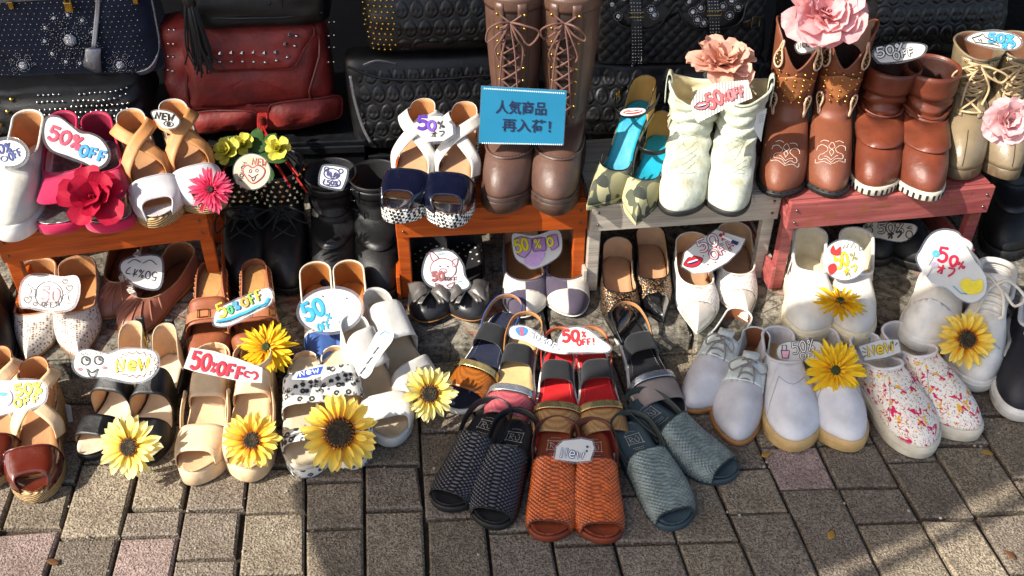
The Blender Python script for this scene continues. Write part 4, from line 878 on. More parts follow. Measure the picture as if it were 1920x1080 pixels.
def studded_boot(p, side):
    sh = [(.13, .066, .054, .046, 0), (.16, .066, .057, .050, 0), (.195, .066, .060, .053, 0)]
    l, P = boot(p, side, black, lining_black, rub_black, .265, .094, 'round', .03, .012, (.072, .060, .042, .10), sh, th=.045, tread=.005)
    pts = []; nr = []; N = len(P); nn = -normals_grid(P)
    for r, z in enumerate(np.linspace(.125, .188, 6)):
        for d in range(-16, 17, 3): dd = d+(r % 2); pts.append(front_pt(P, z, dd, .0008)); nr.append(nn[(N//2+dd) % N, -6])
    V, F = studs_vf(pts, nr, .0048, 'pyr'); mesh('pyramid_studs', V, F, metal('pale_stud', '#b9a37c', .3), p, smooth=False)['kind'] = 'stuff'
    S = []; Z = np.linspace(.085, .13, 5)
    for k in range(4): S += [smooth_path([front_pt(P, Z[k], -4, .004), front_pt(P, (Z[k]+Z[k+1])/2, 0, .009), front_pt(P, Z[k+1], 4, .004)], 4), smooth_path([front_pt(P, Z[k], 4, .004), front_pt(P, (Z[k]+Z[k+1])/2, 0, .011), front_pt(P, Z[k+1], -4, .004)], 4)]
    laces(S+bow_path(front_pt(P, .135, 0, .010), .06, up=(0, 1, .2), fw=(0, .5, -1), seed=side+3), p, lace_b, .002)
def engineer_boot(p, side):
    sh = [(.125, .066, .055, .048, 0), (.15, .066, .057, .051, 0), (.178, .066, .060, .054, 0)]
    l, P = boot(p, side, leather('black_oiled_leather', '#0a0a0b', .48), lining_black, rub_black, .27, .098, 'round', .035, .018, (.072, .060, .044, .10), sh, th=.050, tread=.006)
    belt(P, .105, .026, black, p, 'ankle_strap', .004, -.01); belt(P, .160, .020, black, p, 'top_strap', .003); buckle('buckle', front_pt(P, .160, 7*side, .008), .02, .026, dark_metal, p, (1, -.6, 0)); buckle('ankle_buckle', front_pt(P, .105, 7*side, .008), .02, .03, dark_metal, p, (1, -.6, 0))
def dark_pump(p, side):
    l = Last(.25, .088, 'round', side, hh=.03, ph=.014); sole(l, rub_black, p, bot=0, off=.003); insole(l, lining_beige, p, b=.7)
    P = upper(l, .0, .42, ((0, .07), (.4, .055), (1, .065)), wt=.8, th=.036, m=13, front=.12); shell('upper', l, P, leather('black_oiled_leather', '#0a0a0b', .48), p, lining_beige); edge_tube('collar', P, -1, .002, black, p); belt_ = band(l, 'instep_strap', black, p, .46, .54, .066, .058, k=24, out=.002)

# ------------------------------------------------ placing
def pair(fn, name, desc, group, L_, R_, cat='shoe', args=(), which=('left', 'right'), Ln=None, sc=1.):
    """L_/R_: (toe px, heel px, z toe, z heel, visible heel height, roll). Each shoe is its own thing."""
    for sd, spec, wh in ((-1, L_, which[0]), (1, R_, which[1])):
        if spec is None: continue
        toe, heel, zt, zh, vis = spec[:5]; roll = spec[5] if len(spec) > 5 else 0
        L = (Ln or .25)*sc; M = place(toe, heel, zt, zh, L, vis, roll)@Matrix.Scale(sc, 4)
        o = thing(name, f'{desc}, {wh} one of its pair' if L_ and R_ else desc, cat, group, M); fn(o, sd, *args)
# ---------------------------------------------------------------- setting: pavement, ledge, back wall
def struct(o, kind='structure'): o['kind'] = kind; return o
joint = pat('joint_sand', lambda b: (b.bump(b.noise(300, 3), .8, .003), b.out(b.ramp(b.noise(60, 5, .7), (.3, '#221d17'), (.6, '#463c32'), (.8, '#746857')), .95, spec=.15))[1])
pav_m = [pat('paver_grey', _paver('#70655a', '#968a7a', '#40372f')), pat('paver_warm', _paver('#7b6f5e', '#a39681', '#483e34')), pat('paver_pink', _paver('#8f7c76', '#b0998f', '#5a4943'))]
ground = struct(mesh('ground', [(-30, -20, -.012), (30, -20, -.012), (30, 2.6, -.012), (-30, 2.6, -.012)], [(0, 1, 2, 3)], joint, smooth=False))
pave = bpy.data.objects.new('pavement', None); COL.objects.link(pave); struct(pave)
# column joints: ground lines through photographed pixels (x at y = .93 and at y = 1.2 m)
COLS = [(133, 933, 90, 1073), (250, 907, 207, 1073), (352, 920, 322, 1077), (462, 920, 445, 1073), (572, 917, 572, 987), (682, 883, 683, 987), (790, 880, 800, 1073), (903, 900, 922, 1077), (1017, 910, 1047, 1077), (1123, 910, 1167, 1077), (1233, 910, 1290, 1073), (1343, 910, 1413, 1073), (1433, 853, 1533, 1073), (1540, 850, 1650, 1073), (1643, 833, 1775, 1060), (1760, 860, 1887, 1063), (1850, 820, 1985, 1030)]
LN = []
for a in COLS:
    A, B = atz(a[0], a[1], 0), atz(a[2], a[3], 0); k = (B.x-A.x)/(B.y-A.y); LN.append((A.x-k*A.y, k))
for q in range(9): c, k = LN[0]; d = LN[1]; LN.insert(0, (c-.101, k))
for q in range(9): c, k = LN[-1]; LN.append((c+.101, k))
YG = {}
cuts = {10: [1007, 958], 9: [1010, 870], 11: [1050], 12: [962], 14: [957], 15: [973], 16: [997], 17: [1022], 18: [1020], 19: [1017], 20: [963], 21: [917], 22: [980, 914], 23: [866, 975], 24: [962], 25: [896, 1005], 26: [1003]}
vals = [.098, .098, .13, .198, .098, .098, .15]
PM = {}
def paver(q, mi):
    n = 4; c = [np.array(v, float) for v in q]; ctr = sum(c)/4; V = []; h = [random.uniform(-.0015, .0015) for _ in range(1)][0]
    zc = [random.uniform(-.0013, .0013) for _ in range(4)]; jt = [(random.uniform(0, .0018), random.uniform(0, .0018)) if random.random() > .12 else (random.uniform(.002, .007), random.uniform(.002, .007)) for _ in range(4)]
    for s, z in ((0, -.012), (.0, -.003+h), (.0035, h)):
        for k in range(4):
            d = ctr-c[k]; V.append((c[k][0]+np.sign(d[0])*(s+jt[k][0]), c[k][1]+np.sign(d[1])*(s+jt[k][1]), z+(zc[k] if z > -.01 else 0)))
    m = 8; F = []
    for r in (0, 4): F += [(r+k, r+(k+1) % 4, r+4+(k+1) % 4, r+4+k) for k in range(4)]
    F.append((8, 9, 10, 11)); M = Matrix.Translation((ctr[0], ctr[1], 0)); V = [(v[0]-ctr[0], v[1]-ctr[1], v[2]) for v in V]
    mesh('paver', V, F, pav_m[mi], pave, smooth=False, M=M)
for i in range(len(LN)-1):
    (c0, k0), (c1, k1) = LN[i], LN[i+1]; xm = c0+k0*.95; ys = sorted(atz(960, 540, 0).y*0+atz(960, c, 0).y for c in cuts.get(i, []))
    # bottom and top row ends, then the photographed joints between them
    rr = random.Random(i); y = .42+.05*rr.random(); Y = [y]
    seq = [v for v in ys]
    while Y[-1] < 1.50+.07*xm:
        nxt = [v for v in seq if v > Y[-1]+.03]
        if nxt:
            gap = nxt[0]-Y[-1]
            if gap > .24: Y.append(Y[-1]+gap/math.ceil(gap/.125))
            else: Y.append(nxt[0])
        else: Y.append(Y[-1]+rr.choice(vals))
    for a, b in zip(Y[:-1], Y[1:]):
        g = .0019; tl = .055*(0)
        f0 = lambda y: c0+k0*y+g; f1 = lambda y: c1+k1*y-g; sl = .035*0.101
        mi = 2 if rr.random() < .09 else (1 if rr.random() < .4 else 0)
        if i == 10 and a < .99 < b: mi = 2
        q = [(f0(a+g), a+g), (f1(a+g), a+g+sl), (f1(b-g), b-g+sl), (f0(b-g), b-g)]; paver(q, mi)
# ledge of rough stone blocks behind the front row
stone = pat('old_stone', _stone); ledge = bpy.data.objects.new('stone_ledge', None); COL.objects.link(ledge); tag(ledge, 'low ledge of old weathered stone blocks behind the front row of shoes', 'ledge')
ANG = math.atan(.067); x = -1.9; rr = random.Random(3)
def rough_block(w, d, h, amp, seed):
    n = max(4, int(w/.03)); md = 6; mh = 5; r = random.Random(seed)
    bm = bmesh.new(); bmesh.ops.create_cube(bm, size=1); bmesh.ops.scale(bm, vec=(w, d, h), verts=bm.verts); bmesh.ops.bevel(bm, geom=bm.edges[:], offset=.006, segments=2, affect='EDGES'); bmesh.ops.subdivide_edges(bm, edges=[e for e in bm.edges if e.calc_length() > .06], cuts=3, use_grid_fill=True)
    for v in bm.verts: v.co += Vector((r.uniform(-1, 1), r.uniform(-1, 1), r.uniform(-1, 1)))*amp
    me = bpy.data.meshes.new('stone_block'); bm.to_mesh(me); bm.free(); me.materials.append(stone); me.polygons.foreach_set('use_smooth', [True]*len(me.polygons)); me.set_sharp_from_angle(angle=rad(40)); return me
k = 0
while x < 2.1:
    w = rr.uniform(.22, .42); cx = x+w/2; hz = ZL-.001; me = rough_block(w-.006, .62, hz+.012, .0022, k)
    link('stone_block', me, ledge, Matrix.Translation((cx-.31*sin(ANG), ledge_y(cx)+.31*cos(ANG), .5*hz-.006+rr.uniform(-.003, .000)))@Matrix.Rotation(ANG+rr.uniform(-.008, .008), 4, 'Z')@Matrix.Rotation(rr.uniform(-.01, .01), 4, 'X')); x += w; k += 1
shop = struct(mesh('shop_floor', [(-6, 1.6, .030), (6, 2.4, .030), (6, 5, .030), (-6, 5, .030)], [(0, 1, 2, 3)], mat('dark_floor', '#2b2a2c', .7), smooth=False))
wallm = mat('dark_wall', '#17171b', .8, var=.4, vs=3)
wall = tag(mesh('shop_back_wall', [(-6, 2.55, -.02), (6, 3.0, -.02), (6, 3.0, 3.5), (-6, 2.55, 3.5), (-6, 2.65, -.02), (6, 3.1, -.02), (6, 3.1, 3.5), (-6, 2.65, 3.5)], [(0, 1, 2, 3), (4, 7, 6, 5), (3, 2, 6, 7), (0, 4, 5, 1), (0, 3, 7, 4), (1, 5, 6, 2)], wallm, smooth=False), 'dark back wall of the shop front behind the bags', 'wall')
# added awning, out of view, keeps open sky and high sun off the bags
aw = thing('added_awning', 'added canvas awning, out of view, shading the bags', 'awning', None, Matrix.Translation((0, .6, 2.63))); awm = fabric('awning_canvas', '#6e6a62')
mesh('canopy', [(-5.5, 0, 0), (4.5, .67, 0), (4.5, 2.45, .65), (-5.5, 1.93, .65)], [(0, 1, 2, 3)], awm, aw, smooth=False, solid=.006)
V = []; F = []
for i in range(81):
    x = -5.5+i*.125; yy = (x+5.5)*.067; V += [(x, yy-.008, 0.0), (x, yy-.012, -.09-.03*abs(math.sin(i*pi/4)))]
mesh('valance', V, grid_faces(81, 2), awm, aw, smooth=False, solid=.003); tubes('front_rail', [[(-5.5, .0, .02), (4.5, .67, .02)]], .018, dark_metal, aw, 8)
for q in (-5.4, -.5, 4.4): tubes('support_arm', [[(q, (q+5.5)*.067+.02, -.02), (q, (q+5.5)*.05+1.9, -.25)]], .012, dark_metal, aw, 8)
# ---------------------------------------------------------------- step stools
orange_w = pat('orange_wood', _wood('#a5430f', '#bf5a1a')); grey_w = pat('grey_wood', _wood('#a59a8c', '#c2b8a8')); pink_w = pat('pink_wood', _wood('#8e4242', '#b0605a', '#85502a')); orange2 = pat('orange_wood_dark', _wood('#8e4517', '#b25c1f'))
screw = metal('screw_metal', '#6a6058', .4)
def stool(label, left, right, m, h=.200, depth=.24, splay=.0, lowrail=True, thick=.012, bh=.061, drop=0.):
    A = atz(left[0], left[1], ZS); B = atz(right[0], right[1], ZS); d = B-A; w = d.length; a = math.atan2(d.y, d.x)
    M = Matrix.Translation((A.x, A.y, ZL))@Matrix.Rotation(a, 4, 'Z'); o = thing('step_stool', label, 'stool', 'wooden display stools on the ledge', M); h = ZS-ZL
    boxes('front_board', [(w/2, thick/2, h-bh/2, w, thick, bh)], m, o, .002)
    n = 3; pw = (depth-thick)/n
    for k in range(n): boxes('top_plank', [(w/2, thick+pw*(k+.5)+.001, h-.006, w-.004, pw-.004, .012)], m, o, .002)
    boxes('back_board', [(w/2, depth+thick/2, h-bh/2, w, thick, bh)], m, o, .002)
    for sx in (0, 1):
        for sy in (0, 1): boxes('leg', [((.012 if sx == 0 else w-.012), thick+.012+(depth-thick-.024)*sy, (h-bh)/2+.014-drop/2, .024, .020, h-bh+.026+drop)], m, o, .002)
        boxes('side_board', [((.006 if sx == 0 else w-.006), depth/2+thick/2, h-.013-.020, .011, depth-thick-.006, .038)], m, o, .0015)
    if lowrail:
        for sx in (0, 1): boxes('side_rail', [((-.004 if sx == 0 else w+.004), depth/2+.006, .035, .008, depth, .055)], m, o, .0015)
    P = [(xx, -.0005, h-bh*zz) for xx in (.014, w-.014) for zz in (.28, .74)]; V, F = studs_vf(P, [Vector((0, -1, 0))]*4, .003)
    mesh('screws', V, F, screw, o)['kind'] = 'stuff'
    return o
stool('orange wooden step stool under the fuchsia rose shoes at left', (-14, 444), (385, 398), orange_w)
stool('orange wooden step stool under the tall brown lace boots', (739, 398), (1104, 380), orange_w)
stool('pale grey wooden step stool under the white cowboy boots', (1110, 386), (1468, 362), grey_w)
stool('pink painted worn wooden step stool under the brown boots at right', (1484, 382), (1868, 350), pink_w)

# dry leaves and grit on the paving
leafm = [mat('dry_leaf', '#a9822f', .7, bump=.5, bs=200), mat('brown_leaf', '#6b4522', .7, bump=.5, bs=200)]
for k, (x, y, lab) in enumerate(((1427, 857, 'small dry yellow leaf on the paving below the mint shoes'), (1905, 1050, 'brown curled leaf at the lower right edge of the paving'), (1555, 1012, 'small yellow leaf lying in a joint of the shaded paving'), (112, 1058, 'tiny yellowed leaf scrap on the sunlit paving at lower left'), (1862, 852, 'pale dry leaf scrap on the paving beside the dark sneaker'))):
    q = random.Random(k); V = []
    for i in range(7):
        v = i/6; ww = .0055*math.sin(pi*v**.8)+.0003
        for u in (-1, 0, 1): V.append((u*ww, v*.021, .0012+.005*v*v*(k % 2)+.0022*u*u*math.sin(pi*v)))
    tag(mesh('fallen_leaf', V, grid_faces(7, 3), leafm[k % 2], solid=.0004, M=Matrix.Translation(atz(x, y, .0015))@Matrix.Rotation(q.uniform(0, 6), 4, 'Z')), lab, 'leaf', 'fallen leaves')
pts = [(q, y) for q, y in zip(RNG.uniform(-1.0, 1.3, 420), RNG.uniform(.80, 1.45, 420))]; V, F = studs_vf([(a, b, -.002 if i % 3 else .0005) for i, (a, b) in enumerate(pts)], [Vector((random.uniform(-.5, .5), random.uniform(-.5, .5), 1)) for _ in pts], [.0011, .0016, .0022, .003])
tag(mesh('grit', V, F, mat('grit_stone', '#9a9184', .9, var=.5, vs=40)), 'loose grit scattered over the paving', 'grit', kind='stuff')
# ---------------------------------------------------------------- shoes where they stand
G = 'shoes on the pavement'; H_ = 'shoes leaning on the stone ledge'; U = 'shoes on the display stools'
pair(lambda o, s: wicker(o, s, *W_BLACK), 'wicker_sandal', 'black woven open-toe slingback sandal on the paving', 'black woven sandals', ((836, 962), (925, 778), 0, 0, .03), ((915, 994), (972, 792), 0, 0, .03), 'sandal', Ln=.25, sc=.91)
pair(lambda o, s: wicker(o, s, *W_ORANGE), 'wicker_sandal', 'orange-brown woven open-toe slingback sandal on the paving', 'orange woven sandals', ((1030, 1018), (1046, 800), 0, 0, .03), ((1127, 1022), (1108, 803), 0, 0, .03), 'sandal', Ln=.25, sc=.91)
pair(lambda o, s: wicker(o, s, *W_GREY), 'wicker_sandal', 'grey-green woven open-toe slingback sandal on the paving', 'grey woven sandals', ((1275, 995), (1172, 790), 0, 0, .03), ((1370, 905), (1205, 765), 0, 0, .03), 'sandal', Ln=.25, sc=.91)
pair(oxford, 'lace_up_shoe', 'pale grey and mint lace-up shoe with thin tan sole', 'mint lace-up shoes', ((1298, 772), (1398, 580), 0, 0, .05), ((1372, 828), (1425, 600), 0, 0, .05))
pair(lambda o, s: slip_on(o, s, white_slip, rub_tan, rim=lining_white), 'slip_on_shoe', 'plain white slip-on sneaker with thick gum sole', 'white slip-on shoes', ((1492, 850), (1458, 622), 0, 0, .07), ((1585, 850), (1541, 628), 0, 0, .07), Ln=.262)
pair(lambda o, s: slip_on(o, s, splat, rub_cream, rim=leather('white_rim', '#ddd8d6')), 'slip_on_shoe', 'white slip-on sneaker splattered with pink and yellow paint', 'paint splattered slip-ons', ((1735, 860), (1615, 630), 0, 0, .07), ((1815, 830), (1668, 607), 0, 0, .07), Ln=.262)
pair(dark_sneaker, 'sneaker', 'ink blue sneaker with white stripe and sole at right edge', None, ((1905, 792), (1950, 570), 0, .03, .07), None, which=('left', 'right'), Ln=.272)
pair(high_top, 'high_top_sneaker', 'white leather high-top sneaker with padded collar and laces', 'white high-top sneakers', ((1722, 662), (1790, 450), ZL, ZL, .10), ((1813, 733), (1868, 490), .004, ZL, .10), 'sneaker', Ln=.25)
pair(zip_slip, 'zip_slip_on', 'white high slip-on shoe with side zips and cream sole', 'white zip slip-ons', ((1514, 648), (1520, 430), ZL, ZL, .11), ((1592, 650), (1606, 428), ZL, ZL, .11))
# flat strappy sandals
GOLD_S = mat('pale_gold_strap', '#c9b27a', .25, metal=.8); SILV_S = mat('silver_strap', '#bfc3ca', .22, metal=.8)
navy_i = leather('navy_insole', '#1a2036', .5); red_i = leather('red_insole', '#c01e22', .45); beige_i = leather('sand_insole', '#d6b37c', .5)
FS = lambda *a: (lambda o, s: flat_sandal(o, s, *a))
pair(FS(red_i, pat('sand_snake', _snake('#c99d68', '#8f6a40')), GOLD_S, leather('red_strap', '#b82a20', .45), rub_white), 'flat_sandal', 'red flat sandal with gold strap and sand snakeskin toe band', 'red flat sandals', ((1036, 862), (1050, 650), 0, .035, .03), ((1144, 860), (1108, 650), 0, .035, .03), 'sandal')
pair(FS(navy_i, pat('orange_snake', _snake('#b5671a', '#7c430f')), GOLD_S, leather('blue_strap', '#2c4a86', .5), rub_white), 'flat_sandal', 'navy flat sandal with orange snakeskin toe band turned outwards', None, ((856, 776), (935, 605), 0, .043, .03), None, 'sandal')
pair(FS(beige_i, pat('pink_snake', _snake('#c2636a', '#93424a')), SILV_S, leather('camel_strap', '#a8743c', .5), rub_white), 'flat_sandal', 'beige flat sandal with pink snakeskin toe band', None, ((938, 826), (984, 625), 0, .040, .03), None, 'sandal')
pair(FS(leather('black_flat_insole', '#15161c', .5), leather('greige_band', '#8e8078', .5), SILV_S, black, rub_white), 'flat_sandal', 'black flat sandal with silver strap and greige toe band', None, None, ((1258, 798), (1190, 622), 0, .040, .03), 'sandal')
# wedges, platforms and mules
pair(lambda o, s: peep_wedge(o, s, patent('brown_patent', '#5a1f12'), rope, lining_tan, beige_l, lining_tan, tan_l), 'wedge_sandal', 'brown patent wedge sandal with rope sole and beige crossed straps', 'brown wedge sandals', ((-24, 930), (-4, 725), 0, 0, .08), ((66, 952), (72, 722), 0, 0, .08), 'sandal')
pair(ankle_sandal_black, 'heeled_sandal', 'black heeled sandal with broad ankle cuff and beige lining', 'black heeled sandals', ((160, 884), (212, 715), 0, 0, .08), ((262, 892), (296, 705), 0, 0, .08), 'sandal')
pair(platform_sandal, 'platform_sandal', 'beige leather platform sandal with wide ankle cuff', 'beige platform sandals', ((370, 920), (388, 700), 0, 0, .11), ((464, 914), (470, 690), 0, 0, .11), 'sandal')
pair(leopard_mule, 'leopard_mule', 'leopard print platform mule with ivory footbed', 'leopard mules', ((582, 905), (572, 690), 0, .02, .06), ((662, 890), (628, 672), 0, .02, .06), 'mule')
pair(white_mule, 'white_mule', 'white leather wedge mule with two broad straps', 'white mules', ((752, 842), (672, 645), 0, .03, .06), ((808, 775), (722, 605), 0, .03, .06), 'mule')
# leaning flats
pair(lace_flat, 'lace_flat', 'beige crochet lace flat shoe with pointed toe', 'lace flats', ((62, 686), (80, 480), ZL, ZL, .05), ((146, 681), (150, 478), ZL, ZL, .05), 'flat shoe', Ln=.245, sc=1.06)
pair(ruffle_flat, 'ruffled_flat', 'rose brown gathered flat shoe with ivory ruffle', 'ruffled flats', ((208, 603), (232, 480), ZL, ZL, .05), ((232, 633), (320, 500), ZL, ZL, .05), 'flat shoe', Ln=.225, sc=1.06)
pair(tan_mule, 'whipstitched_mule', 'saddle brown wedge mule with whipstitched edge and buckled strap', 'saddle brown mules', ((394, 700), (402, 500), ZL, ZL, .06), ((484, 697), (480, 496), ZL, ZL, .06), 'mule', Ln=.245)
pair(cream_pump, 'pump', 'ivory pump with blue toe and ochre lining', 'ivory pumps', ((612, 704), (590, 490), ZL, ZL, .09), ((662, 702), (652, 486), ZL, ZL, .09), 'pump', Ln=.24)
pair(ballet_flat, 'ballet_flat', 'black ballet flat with pewter bow and polka dot lining', 'ballet flats', ((808, 606), (806, 450), ZL, ZL, .05), ((882, 604), (868, 450), ZL, ZL, .05), 'flat shoe', Ln=.235, sc=1.06)
pair(patch_flat, 'patchwork_flat', 'mauve tweed and white patchwork flat shoe', 'patchwork flats', ((985, 597), (978, 430), ZL, ZL, .05), ((1068, 595), (1056, 430), ZL, ZL, .05), 'flat shoe', Ln=.235, sc=1.06)
pair(glitter_flat, 'glitter_flat', 'black glitter flat shoe with pointed patent toe', 'glitter flats', ((1163, 641), (1156, 430), ZL, ZL, .05), ((1236, 613), (1214, 425), ZL, ZL, .05), 'flat shoe', Ln=.245, sc=1.06)
pair(white_lace_flat, 'lace_flat', 'white lace flat shoe with pearl patent toe', 'white lace flats', ((1312, 631), (1293, 425), ZL, ZL, .05), ((1394, 607), (1370, 418), ZL, ZL, .05), 'flat shoe', Ln=.245, sc=1.06)
# on the stools
Z = ZS+.001
pair(clog, 'clog', 'white leather clog with ridged white sole and tan lining', 'white clogs', ((-70, 470), (-45, 270), Z, Z, .1), ((16, 454), (44, 262), Z, Z, .1), 'clog', sc=1.07)
pair(rose_peep, 'peep_toe_shoe', 'fuchsia suede peep-toe shoe with silver insole', 'fuchsia peep-toes', ((118, 442), (118, 240), Z, Z, .1), ((210, 440), (182, 236), Z, Z, .1), 'shoe', sc=1.07)
pair(lambda o, s: peep_wedge(o, s, leather('white_vamp_leather', '#c8c4c6', .35), rope, leather('tan_footbed', '#b5875c', .5), tan_l, tan_l, leather('khaki_counter', '#8a7550', .6), hh=.068, ph=.02), 'wedge_sandal', 'white peep-toe rope wedge with tan crossed straps', 'white rope wedges', ((312, 432), (250, 232), Z, Z, .12), ((398, 408), (330, 214), Z, Z, .12), 'sandal', sc=1.07)
pair(lambda o, s: peep_wedge(o, s, navy_pat, hound, leather('tan_footbed2', '#b98f68', .5), white_l, lining_tan, white_l, hh=.076, ph=.028, cov=None), 'wedge_sandal', 'navy patent peep-toe wedge with white crossed straps and houndstooth sole', 'navy peep-toe wedges', ((745, 428), (778, 235), Z, Z, .12), ((832, 436), (862, 232), Z, Z, .12), 'sandal', sc=1.07)
pair(tall_lace, 'tall_boot', 'tall dark brown lace-up boot with moccasin toe', 'tall lace boots', ((942, 394), (968, 290), Z, Z, 0), ((1032, 396), (1062, 290), Z, Z, 0), 'boot', sc=1.0)
pair(camo_pump, 'heeled_pump', 'camouflage high heel with turquoise insole and ankle strap', 'camouflage heels', ((1104, 404), (1200, 215), Z, Z, .10), ((1184, 430), (1220, 290), Z-.01, Z-.005, .07), 'pump', sc=1.07)
pair(white_cowboy, 'cowboy_boot', 'short white cracked leather cowboy boot', 'white cowboy boots', ((1270, 403), (1290, 290), Z, Z, 0), ((1360, 402), (1374, 290), Z, Z, 0), 'boot', sc=1.0)
pair(brown_cowboy, 'cowboy_boot', 'brown western boot with paisley cut-outs and stitched toe', 'brown cowboy boots', ((1460, 368), (1462, 260), Z, Z, 0), ((1549, 366), (1542, 255), Z, Z, 0), 'boot', sc=1.0)
pair(cuff_boot, 'cuffed_boot', 'red-brown slouchy boot with folded cuff and ankle strap', 'cuffed boots', ((1636, 364), (1628, 250), Z, Z, 0), ((1728, 373), (1705, 255), Z, Z, 0), 'boot', sc=1.0)
pair(lace_heel_boot, 'heeled_boot', 'glossy taupe lace-up heeled boot', 'taupe heeled boots', ((1800, 346), (1780, 245), Z, Z, 0), ((1880, 345), (1850, 240), Z, Z, 0), 'boot', sc=1.0)
pair(studded_boot, 'studded_boot', 'black lace-up boot covered in pyramid studs', 'studded boots', ((462, 548), (480, 420), ZL, ZL, 0), ((540, 548), (548, 420), ZL, ZL, 0), 'boot')
pair(engineer_boot, 'engineer_boot', 'plain black engineer boot with straps', 'engineer boots', ((630, 552), (638, 430), ZL, ZL, 0), ((715, 556), (716, 430), ZL, ZL, 0), 'boot')
pair(dark_pump, 'black_shoe', 'black leather shoe in the shade under the pink stool', 'black shoes under pink stool', ((1650, 500), (1620, 420), ZL, ZL, 0), ((1725, 508), (1660, 430), ZL, ZL, 0))
pair(engineer_boot, 'dark_boot', 'dark boot half hidden in shade beside the pink stool', 'dark boots at right edge', ((1880, 480), (1870, 370), ZL, ZL, 0), None, 'boot', which=('left', 'right'))

pair(lambda o, s: dark_pump(o, s), 'dark_shoe', 'dark shoe at the left edge beside lace flats', None, None, ((-12, 712), (0, 560), ZL, ZL, .0), which=('left', 'right'))
# ---------------------------------------------------------------- bags stacked behind the stools
aty2 = lambda x, y, Y: aty(x, y, Y+.16)
HS = 1.09
def bag_frame(bl, br, y, tilt=0.):
    A = aty2(bl[0], bl[1], y); B = aty2(br[0], br[1], y+.03); d = B-A; d.z = 0; a = math.atan2(d.y, d.x)
    return Matrix.Translation(A)@Matrix.Rotation(a, 4, 'Z')@Matrix.Rotation(tilt, 4, 'X'), d.length
def bag_body(p, w, h, d, m, name='body', p1=5., top=.85, bulge=.03, wr_=.003, seed=0, sag=.0, rnd=.03):
    """Soft closed body, x from 0 to w, front near y = 0, z from 0 to h. Returns front depth function."""
    n, k = 56, 22; a = np.linspace(0, 2*pi, n, endpoint=False); R = []
    zs = np.concatenate([[0, .0], np.linspace(0, 1, k-3), [1.]]) if False else np.linspace(0, 1, k)
    def half(v):
        e = min(1, v/.10, (1-v)/.12) if 0 < v < 1 else 0
        return math.sqrt(max(0, 1-(1-max(0, e))**2))
    rr = random.Random(seed); ph = [rr.uniform(0, 6) for _ in range(6)]
    for v in zs:
        q = half(v); sc = 1+(top-1)*v; bx = w/2*sc*(.90+.10*q)*(1+.02*sin(v*pi)); by = (d/2*(1+bulge*8*sin(pi*v)))*(1-.35*v)*(.55+.45*q)
        if v in (0., 1.): bx *= .85; by *= .5
        x = np.sign(np.cos(a))*np.abs(np.cos(a))**(2/p1)*bx; y = np.sign(np.sin(a))*np.abs(np.sin(a))**(2/p1)*by
        y = y+wr_*(np.sin(x*40+v*9+ph[0])+.7*np.sin(x*77-v*21+ph[1])+.8*np.sin(v*28+x*25+ph[2])); z = v*h-sag*h*(1-(2*x/w)**2)*v+wr_*.8*np.sin(x*30+ph[3])*q
        R.append(np.stack([w/2+x, d/2+y, z], 1))
    P = np.stack(R, 1); F = [f for f in grid_faces(n, k, True)]+[tuple(i*k for i in range(n))[::-1], tuple(i*k+k-1 for i in range(n))]
    o = mesh(name, P.reshape(-1, 3), F, m, p)
    sel = [i for i in range(n) if sin(a[i]) < -.2]; X = P[sel, :, 0]; Z = P[sel, :, 2]; Y = P[sel, :, 1]
    def fy(x, z):
        dd = (X-x)**2+(Z-z)**2; j = np.argsort(dd.ravel())[:4]; ww = 1/(dd.ravel()[j]+1e-6); return float((Y.ravel()[j]*ww).sum()/ww.sum())
    return fy, o
def panel(p, name, poly, fy, lift, m, n=18, solid=.003, closed_pad=0., **k):
    """Flat panel with outline poly (x, z) lying on the front; built as a fan grid so that it follows the body."""
    E = smooth_path(poly, 3, True) if k.pop('sm', False) else np.array(poly, float); c = E.mean(0); V = []; F = []; N = len(E); R = 6
    for r in range(R):
        for e in E:
            q = c+(e-c)*(r+1)/R; V.append((q[0], fy(q[0], q[1])-lift-closed_pad*(1-((r+1)/R)**3), q[1]))
    V.append((c[0], fy(c[0], c[1])-lift-closed_pad, c[1]))
    for r in range(R-1):
        for i in range(N): F.append((r*N+i, r*N+(i+1) % N, (r+1)*N+(i+1) % N, (r+1)*N+i))
    F += [((i+1) % N, i, R*N) for i in range(N)]
    o = mesh(name, V, F, m, p, solid=solid, off=-1)
    return o, [(e[0], fy(e[0], e[1])-lift, e[1]) for e in E]
def studs_on(p, pts, fy, m, r, kind='dome', lift=.001, name='studs'):
    V, F = studs_vf([(x, fy(x, z)-lift, z) for x, z in pts], [Vector((0, -1, .1))]*len(pts), r, kind); o = mesh(name, V, F, m, p, smooth=kind != 'pyr'); o['kind'] = 'stuff'; return o
def skull_h(U, V, c=.031, hgt=.039, amp=.0019):
    r = np.floor(V/hgt); u = (U+(r % 2)*c*.5)/c; fu = u-np.floor(u)-.5; fv = V/hgt-r-.5
    e = np.hypot(fu/.44, (fv-.05)/.46); dome = np.clip(1-e**9, 0, 1)*amp
    eye = np.exp(-(((np.abs(fu)-.17)/.10)**2+((fv+.02)/.10)**2)); nose = np.exp(-((fu/.06)**2+((fv+.20)/.07)**2)); jaw = np.exp(-((fv+.33)/.05)**2)*(np.abs(np.sin(fu*40)) > .5)*(np.abs(fu) < .25)
    rim = np.exp(-((e-1.0)/.07)**2)
    return dome-amp*(1.0*eye+.7*nose+.5*jaw)-amp*.8*rim
